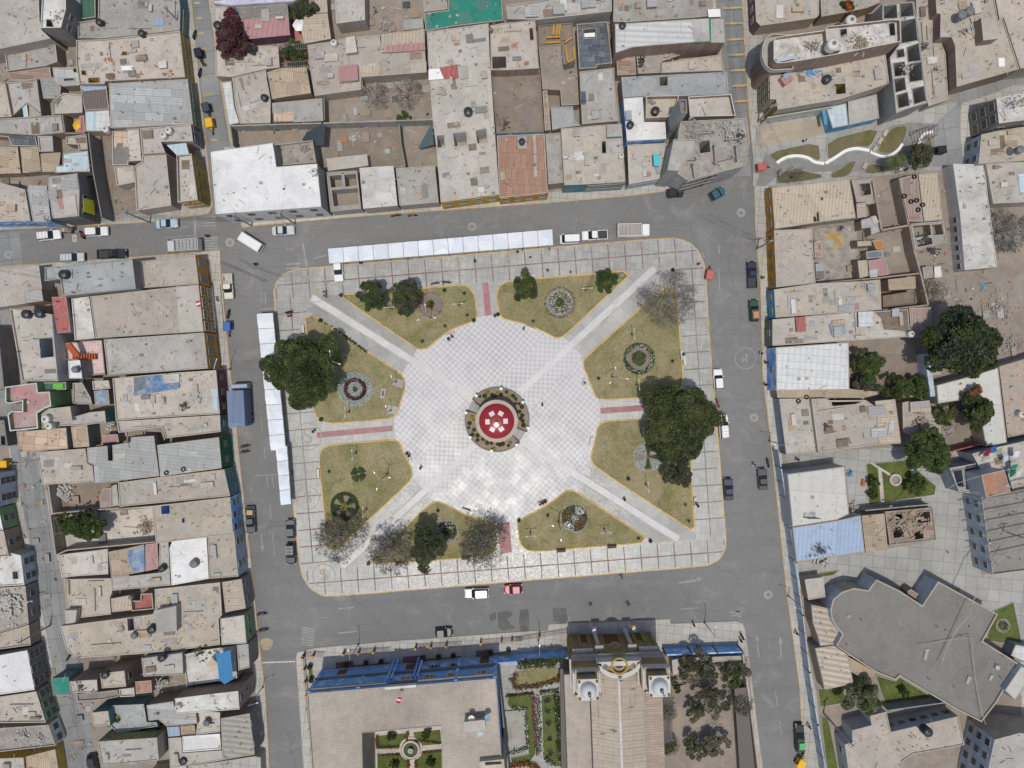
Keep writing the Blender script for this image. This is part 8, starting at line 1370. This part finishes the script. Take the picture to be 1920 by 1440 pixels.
border(R4,[(400,775),(520,765)],((bush,.7,.2),(whl,.3,.1)),'white flowers at the top of the narrow lawn',6,260); border(R4,[(510,780),(520,950),(535,1180),(545,1260)],((bush,.85,.24),(whl,.15,.1)),'bushy hedge along the cane frame of the church garden',8,1100,z=.9); border(R4,[(210,1262),(300,1250),(390,1275)],((bush,.4,.2),(redl,.6,.14)),'red flowers at the lower edge of the church garden',9,500); border(R4,[(425,1200),(490,1260)],((bush,.7,.2),(whl,.3,.1)),'short flower hedge at the lower path of the church garden',7,200)
border(R4,[(260,580),(420,565),(560,560)],((darkleaf,1,.3),),'dark creeper on the blue wall of the church garden',8,900,z=3.3)
for x,y in ((445,830),(447,900),(455,980),(463,1085),(468,1180)): smallp(R4,x,y,.8,'%s spiky rosette from the top of the narrow church garden lawn' % {830:'first',900:'second',980:'third',1085:'fourth',1180:'lowest'}[y],dullleaf)
wall_line(R4,[(0,590),(120,580),(330,562),(600,545)],3.4,'blue wall between the school and the church',bluew,.25,panel=None)
wall_line(R4,[(1240,525),(1750,505)],3.2,'blue wall with pale pillars right of the church',bluew,.25,panel=4.1)
wall_line(R4,[(1752,520),(1780,700),(1800,850),(1855,1280),(1880,1480)],2.6,'pale side wall of the church orchard',beigew,.35)
wall_line(R4,[(118,620),(165,1060),(200,1400)],3.2,'dark boundary wall between the school and the church garden',dkwall,.3)
pergola(R4,[(535,700),(590,700),(600,1400),(545,1400)],'long cane frame beside the church aisle',2.4,24); pergola(R4,[(1700,820),(1780,810),(1840,1400),(1740,1420)],'long dark cane frame along the side wall of the orchard',2.2,30); pergola(R4,[(1215,760),(1275,755),(1280,1100),(1225,1110)],'dark cane frame right of the church aisle',2.4,12); pergola(R4,[(1285,690),(1560,680),(1560,710),(1285,715)],'dark timber beams across the upper orchard',2.2,9)
shed(R4,3.4,pale,beigew,'two pale shed roofs by the right tower of the church',[(1278,560),(1345,545),(1350,640),(1285,665)]); shed(R4,3.6,rubm,dkwall,'low roof strip with dead twigs behind the blue wall',[(1355,545),(1740,530),(1745,560),(1360,590)])
wall_line(R4,[(1290,745),(1380,720)],.8,'low brick edge in the orchard',adobe,.15)

# ================================================================ church
ca = R(2.1); cx0, cy0 = 18.25, -49.4
ch = thing('church',(cx0,cy0,.14),'church with ochre front, two white domed bell towers and a long tiled nave','church',rz=ca); och = pw('church_ochre',(.36,.26,.10)); stn = dirty('church_stone',(.42,.38,.34),(.35,.32,.29),.4,2,vary=0); stw = dirty('church_white_stone',(.60,.57,.53),(.50,.47,.43),.3,2,vary=0); navem = corr('nave_tiles',(.42,.36,.29),2,.62,(2.6,1.3),.07,depth=.3,lng=0); aislem = corr('aisle_tiles',(.46,.365,.29),2,.4,(2.6,.45),.18,depth=.3,lng=0)
def cb(name,c,d,mt,parent=None): m = MB(); m.box(c,d,mt); return m.build(name,parent or ch)
# front wall
cb('front_wall',(0,-.6,5),(15.6,1.2,10),och)
cb('cornice',(0,-.2,5.2),(15.9,.5,.35),stn); cb('cornice',(0,-.35,9.9),(16,1.5,.3),stn)
for x in (-7.4,-5.9,-4.2,-2.6,2.6,4.2,5.9,7.4): m = MB(); m.box((x,.12,4.9),(.55,.32,9.2),och); m.box((x,.14,9.4),(.75,.4,.3),stn); m.build('pilaster',ch)
for x in (-2.9,2.9): m = MB(); m.lathe((x,.7,0),[(.55,0),(.55,.8),(.38,1.),(.34,7.4),(.5,7.8),(.6,8.)],stw,14); m.build('column',ch); cb('column_cap',(x,.6,8.2),(1.5,1.3,.35),stn)
cb('main_door',(0,.05,2.2),(2.6,.12,4.2),plain('door_wood',(.16,.07,.02),.6)); m = MB(); m.lathe((0,.2,7.2),[(1.0,-.1),(1.15,0),(1.0,.1)],stn,20); q = m.build('rose_window',ch)
for s in (-1,1): cb('side_door',(s*5.,.05,1.6),(1.4,.12,3.1),plain('door_wood',(.16,.07,.02),.6))
# curved pediment over the entrance
m = MB(); arc = [Vector((3.9*math.cos(a),-.1-2.9*math.sin(a))) for a in np.linspace(0,math.pi,25)]; m.prism(arc,9.9,11.6,och,stw); m.ring(arc,.75,11.6,12.1,stw); m.build('apse_parapet',ch)
m = MB(); m.ring(circ((0,-.9),1.5,24),.35,11.6,12.2,och); m.build('crown_ring',ch); m = MB(); m.ring(circ((0,-.55),1.,20),.15,11.6,11.9,stn); m.poly(circ((0,-.55),.85,20),11.75,glass); m.build('oculus',ch)
for s in (-1,1): m = MB(); m.lathe((s*2.4,-1,11.6),[(.55,0),(.55,.5),(.3,.8),(.05,1.3)],stn,8); m.build('pinnacle',ch)
cb('cross_stand',(0,-2.9,11.9),(.6,.5,1.2),stw); m = MB(); m.box((0,-2.9,13),(.12,.12,1.2),gdark); m.box((0,-2.9,13.2),(.7,.12,.12),gdark); m.build('cross',ch)
# towers
for s in (-1,1):
    x = s*5.85; y = -2.7 if s < 0 else -2.55; tw = cb('tower',(x,y,6.6),(4.4,4.2,13.2),och); tz = 13.2
    m = MB(); m.prism([(x-2.5,y-2.4),(x+2.5,y-2.4),(x+2.5,y+2.4),(x-2.5,y+2.4)],9.6,10.1,stw); m.build('tower_cornice',tw); m = MB(); m.prism([(x-2.35,y-2.25),(x+2.35,y-2.25),(x+2.35,y+2.25),(x-2.35,y+2.25)],13.2,13.6,stw); m.build('tower_cornice',tw)
    m = MB(); m.ring([(x-2.3,y-2.2),(x+2.3,y-2.2),(x+2.3,y+2.2),(x-2.3,y+2.2)],.25,13.6,14.2,stw); m.build('balustrade',tw); m = MB(); m.box((x,y,15),(3.1,3.1,2.9),och); m.box((x,y,16.5),(3.5,3.5,.3),stw); m.build('belfry',tw)
    for dx,dy in ((0,1.56),(1.56,0),(-1.56,0)): m = MB(); m.box((x+dx,y+dy,15),(1.1 if dy else .08,.08 if dy else 1.1,1.9),gdark); m.build('belfry_opening',tw)
    for a in (-1,1):
        for b in (-1,1): m = MB(); m.lathe((x+a*1.45,y+b*1.4,16.65),[(.22,0),(.22,.25),(.05,.55)],och,8); m.build('finial',tw); m = MB(); m.lathe((x+a*2.05,y+b*1.95,14.2),[(.2,0),(.24,.3),(.05,.6)],stw,8); m.build('urn',tw)
    m = MB(); m.lathe((x,y,16.65),[(1.35,0),(1.35,.35)]+[(1.3*math.cos(a),.35+1.2*math.sin(a)) for a in np.linspace(.05,1.53,10)],plain('dome_white',(.58,.60,.62),.4),28); m.build('dome',tw,smooth=True); m = MB(); m.box((x,y,18.4),(.5,.5,.55),gdark); m.lathe((x,y,18.6),[(.3,0),(.28,.35),(.05,.6)],greyc,8); m.build('lantern',tw)
    m = MB(); m.tube((x+.1,y-.1,19.),(x+.1,y-.1,20.1),.05,.04,dmetal,5); m.box((x+.1,y-.1,19.7),(.5,.06,.08),dmetal); m.build('tower_cross',tw); cb('balcony',(x,.35,8.4),(3.6,.9,.3),stw,tw); cb('tower_window',(x,-.5 if 0 else .06,6.9),(1.4,.12,2.2),gdark,tw)
# nave gable roof and aisles
def slope(name,pts,mt,mt2=None): m = MB(); m.add(pts,[(0,1,2,3)],mt); o = m.build(name,ch); return o
slope('nave_roof',[(-4.7,-3.2,8.6),(-4.7,-60,8.6),(.1,-60,9.9),(.1,-3.2,9.9)],navem); slope('nave_roof',[(.1,-3.2,9.9),(.1,-60,9.9),(4.5,-60,8.7),(4.5,-3.2,8.7)],navem)
cb('nave_wall',(0,-31.5,4.2),(9.2,56.8,8.4),beigew); cb('ridge_cap',(.1,-31.5,9.95),(.4,57,.14),stw)
cb('aisle',(-6.85,-33,2.6),(4.4,56,5.2),dust2); cb('aisle',(6.4,-31,3.),(3.7,54,6.),beigew); slope('aisle_roof',[(4.6,-5,6.9),(4.6,-58,6.9),(8.3,-58,6.1),(8.3,-5,6.1)],aislem)
for k in range(14): x, y = rnd.uniform(-4,4), rnd.uniform(-14,-4); z = 9.9-abs(x)*.28; cb('roof_batten',(x,y,z+.05),(rnd.uniform(1,2.4),.08,.05) if k % 2 else (.08,rnd.uniform(1,2.6),.05),gdark)
patch(R4,[(585,385),(1170,385),(1170,300),(585,320)],walk,.157,'pavement')
for k,(x,y) in enumerate(((730,250),(985,245))): pass

# ================================================================ parasols, sails, pergolas, ribs
def parasol(fr,x,y,z,r,mt,label,n=6):
    c = at(fr,x,y,z+2.5); t = thing('parasol',(c.x,c.y,z),label,'parasol'); m = MB(); m.tube((0,0,0),(0,0,2.5),.035,.035,steel,6); m.build('pole',t); m = MB(); P_ = [(r*math.cos(6.283*i/n),r*math.sin(6.283*i/n),2.2) for i in range(n)]; m.add(P_+[(0,0,2.65)],[(i,(i+1)%n,n) for i in range(n)],mt); m.build('canopy',t)
parasol(F1,578,935,.2,1.0,YL,'bright yellow parasol in a patio of the upper left block',8); parasol(F2,640,182,.2,1.25,whitep,'white hexagonal parasol beside the pink sheet shed',6); parasol(F8,1410,740,3.7,1.2,plain('tan_canvas',(.55,.46,.34),.8),'tan square parasol on the white tiled terrace',4)
bc = [at(F8,x,y,6.2) for x,y in ((1440,655),(1535,635),(1555,830),(1462,835))]; o_ = sum(bc,Vector((0,0,0)))/4; t = thing('gable_canopy',(o_.x,o_.y,3.65),'bright blue gable canopy on the white tiled terrace','canopy'); q = [p-Vector((o_.x,o_.y,3.65)) for p in bc]; r0,r1 = (q[0]+q[1])/2+Vector((0,0,.8)),(q[2]+q[3])/2+Vector((0,-.5,.8)); cyb = plain('canopy_blue',(.06,.24,.46),.5)
m = MB(); m.add([q[0],q[1],q[2],q[3],r0,r1],[(0,3,5,4),(4,5,2,1),(2,5,3)],cyb); m.build('canvas_roof',t)
for p in q: m = MB(); m.tube((p.x*.97,p.y*.97,0),(p.x*.97,p.y*.97,p.z),.05,.05,steel,6); m.build('leg',t)
def sail(fr,pts,hs,mt,label):
    P_ = [at(fr,x,y,h) for (x,y),h in zip(pts,hs)]; o = sum(P_,Vector((0,0,0)))/len(P_); m = MB(); m.add([p-o for p in P_],[tuple(range(len(P_)))],mt); m.add([p-o-Vector((0,0,.03)) for p in P_],[tuple(range(len(P_)))[::-1]],mt); ob = m.build('shade_sail'); ob.location = o; tag(ob,label,'shade sail')
sail(F2,[(700,990),(810,935),(838,940),(830,1090),(760,1090),(665,1050)],[3.4,4.2,4,3.6,3.6,3],plain('dark_sail',(.04,.05,.065),.7),'black tarpaulin tent behind the white corner roof'); sail(F2,[(1640,925),(1655,1085),(1530,1118)],[3.6,3.6,2.6],plain('teal_sail',(.07,.11,.12),.7),'dark teal triangular sail in the small yard')
sail(F4,[(312,1385),(365,1380),(372,1500),(318,1490)],[6,6,6,6],plain('cyan_cloth',(.08,.5,.6),.7),'cyan banner cloth on the cream terrace')
pergola(F2,[(500,350),(700,325),(700,368),(500,378)],'white slatted pergola over the red patio',3,14); pergola(F2,[(515,475),(692,462),(692,495),(515,505)],'white lattice at the lower end of the red patio',3,12); pergola(F7,[(388,1120),(425,1118),(520,1210),(400,1230)],'cream gate beams in the walled yard',3,3)
patch(F2,[(500,380),(700,370),(700,470),(505,480)],redfl,.16,'patio_floor'); patch(F2,[(590,60),(665,60),(670,290),(590,300)],redfl,.162,'patio_floor'); patch(F2,[(235,300),(600,270),(610,320),(240,350)],redfl,.163,'patio_floor')
patch(F2,[(840,950),(1400,930),(1440,1250),(1170,1250),(840,1190)],dirt2,.16); patch(F2,[(840,740),(1640,590),(1640,895),(840,905)],dirt,.161)
c = at(F5,270,555,7); t = thing('dog_house',(c.x,c.y,6.5),'blue and red hutch standing askew on the beige roof','hutch',rz=R(35)); m = MB(); m.box((0,0,.6),(1.9,1.5,1.2),pink); m.build('body',t); m = MB(); m.box((.35,.5,1.25),(1.4,.9,.1),bluesh); m.build('roof',t)
for k,(x,y,w,l) in enumerate(((430,508,5,'blue and white laundry on the large beige roof'),(395,520,3,'rags beside the blue laundry on the large beige roof'))): heap(F5,x,y,w*2,9.05,plain('blue_cloth',(.08,.3,.6),.8) if not k else scrap,l,.3,16,'laundry','laundry_pile',.4,2)
# laundry on the white terrace
for k,(x,y,cn,col) in enumerate(((1675,600,'dark red',(.25,.01,.03)),(1715,580,'blue',(.03,.12,.4)),(1755,592,'grey green',(.25,.33,.22)),(1800,640,'pale blue',(.45,.55,.7)),(1870,610,'white',(.6,.62,.7)),(1855,700,'dark green',(.01,.2,.1)),(1885,740,'light grey',(.5,.55,.6)),(1840,740,'bottle green',(.0,.15,.07)))):
    c = at(R2,x,y,6.2); m = MB(); m.box((0,0,0),(1.,1.5,.03),plain('laundry_'+cn.replace(' ','_'),col,.8),0,Matrix.Rotation(R(35),4,'X')); o = m.build('laundry_cloth'); o.location = c; o.rotation_euler.z = R(10*k%40); tag(o,'%s cloth hanging over the white terrace' % cn,'laundry')
tt = [at(R2,x,y,11) for x,y in ((1600,860),(1920,790),(1920,1080),(1720,1180))]
t = thing('roof_truss',(tt[0].x,tt[0].y,5.3),'open steel trusses above the grey school hall roof','truss'); tm = plain('truss_steel',(.36,.345,.32),.6)
for i in range(7):
    a = at(R2,1600+i*14,870+i*72,7.); b = at(R2,2050,790+i*72,7.); m = MB(); o = t.location
    for dz in (0,-.7): m.tube(a-o+Vector((0,0,dz)),b-o+Vector((0,0,dz)),.05,.05,tm,4)
    for j in range(14): u = j/14; p = a.lerp(b,u)-o; q = a.lerp(b,u+1/14)-o; m.tube(p+Vector((0,0,-.7 if j%2 else 0)),q+Vector((0,0,0 if j%2 else -.7)),.03,.03,tm,3)
    m.build('truss_beam',t)
# scaffold silhouette frame on the torn roof
c = at(R2,540,1060,8.5); t = thing('sign_gantry',(c.x,c.y,4.3),'dark steel sign frame standing at the torn roof corner','gantry'); 
for x in (-.9,.9): m = MB(); m.tube((x,0,0),(x*.9,.4,3.4),.06,.06,dmetal,5); m.build('upright',t)
for z in (1.2,2.2,3.2): m = MB(); m.tube((-1.2,z*.1,z),(1.2,z*.1,z),.05,.05,dmetal,5); m.build('crossbar',t)
# tyres
def tyre(fr,x,y,z,label,r=.42,grp='tyres lying on roofs'): z = hs(fr,x,y,z); c = at(fr,x,y,z); m = MB(); m.ring(circ((0,0),r,18),.17,0,.22,rubber); o = m.build('tyre'); o.location = (c.x,c.y,z+.02); tag(o,label,'tyre',grp)
for f,x,y,z,l in ((F7,1200,793,7.65,'left tyre on the grey corrugated hall roof'),(F7,1322,768,7.65,'right tyre on the grey corrugated hall roof'),(R2,468,230,4.5,'upper tyre on the speckled beige roof'),(R2,415,256,4.5,'lower tyre on the speckled beige roof'),(R1,1187,112,4.1,'topmost tyre on the rusty striped roof'),(R1,1120,242,4.1,'tyre at the left edge of the rusty striped roof'),(R1,1165,278,4.1,'left tyre of the cluster on the rusty striped roof'),(R1,1202,270,4.1,'middle tyre of the cluster on the rusty striped roof'),(R1,1242,300,4.1,'right tyre of the cluster on the rusty striped roof'),(R1,1213,333,4.1,'lowest tyre of the cluster on the rusty striped roof'),(F4,175,548,3.0,'left tyre in the junk yard'),(F4,213,515,3.0,'upper tyre in the junk yard'),(F4,212,552,3.0,'lower tyre in the junk yard')): tyre(f,x,y,z,l)
# yellow beams
for k,(a,b) in enumerate((((955,190),(948,262)),((982,185),(972,265)),((1002,182),(992,262)),((892,282),(1002,275)),((892,322),(1002,314)),((1035,320),(1090,282)),((1042,350),(1056,460)),((1056,468),(1108,440)),((1100,352),(1108,440)))):
    p,q = at(F3,*a,3.3),at(F3,*b,3.3); m = MB(); d = q-p; m.box((0,0,0),(d.length,.28,.22),plain('yellow_steel',(.50,.26,.02),.6),math.atan2(d.y,d.x)); o = m.build('steel_beam'); o.location = (p+q)/2; tag(o,['leftmost upright','middle upright','right upright','upper level','lower level','slanting','long left','bottom','right hand'][k]+' yellow steel beam in the roofless store','beam','yellow steel beams')
sf = MB(); sfm = dirty('sand_spill',(.45,.36,.25),None,.3,2,vary=0)
c = at(F8,1775,600,.2).to_2d(); sf.poly([c+Vector((math.cos(a)*(1.1+.2*math.sin(3*a)),math.sin(a)*(1.3+.2*math.cos(2*a)))) for a in np.linspace(0,6.1,24)],.032,sfm); struct(sf,'sand_patch')
c = at(R5,2,650,.05); sp_ = MB()
a,b = at(R5,50,650),at(R5,298,640)
for i in range(24): p = a.lerp(b,i/24); q = a.lerp(b,(i+.55)/24); lineq(sp_,p,q,.22,.034,whitep); lineq(sp_,q,a.lerp(b,(i+1)/24),.22,.035,redfl)
struct(sp_,'road_marking')

for k,(x,y,a,l) in enumerate(((1290,300,5,2.6),(1340,292,95,3.2),(1372,262,5,2.4),(1355,300,15,3.4),(1300,322,100,2.2),(1380,290,95,2.6),(1320,250,5,3))):
    c = at(F0,x,y,9); m = MB(); m.box((0,0,.5),(l,.16,1.+.25*(k%3)),concw,R(a)); m.box((l*.5*math.cos(R(a)),l*.5*math.sin(R(a)),.8),(.3,.3,1.7),concw,R(a)); o = m.build('wall_stub',t_); o.location = (c.x-t_.location.x,c.y-t_.location.y,8.3-t_.location.z)
c = at(F6,1535,905,3.6); o = MB(); o.box((0,0,0),(.12,7.6,.75),gdark); b_ = o.build('name_board'); b_.location = (c.x+.1,c.y,3.3); b_.rotation_euler = (0,0,R(5)); tag(b_,'dark name board with white lettering on the ochre town building','sign'); t_ = text_mesh('MUNICIPALIDAD DISTRITAL',.55,whitep,(.07,0,-.03),R(90),R(90),b_)
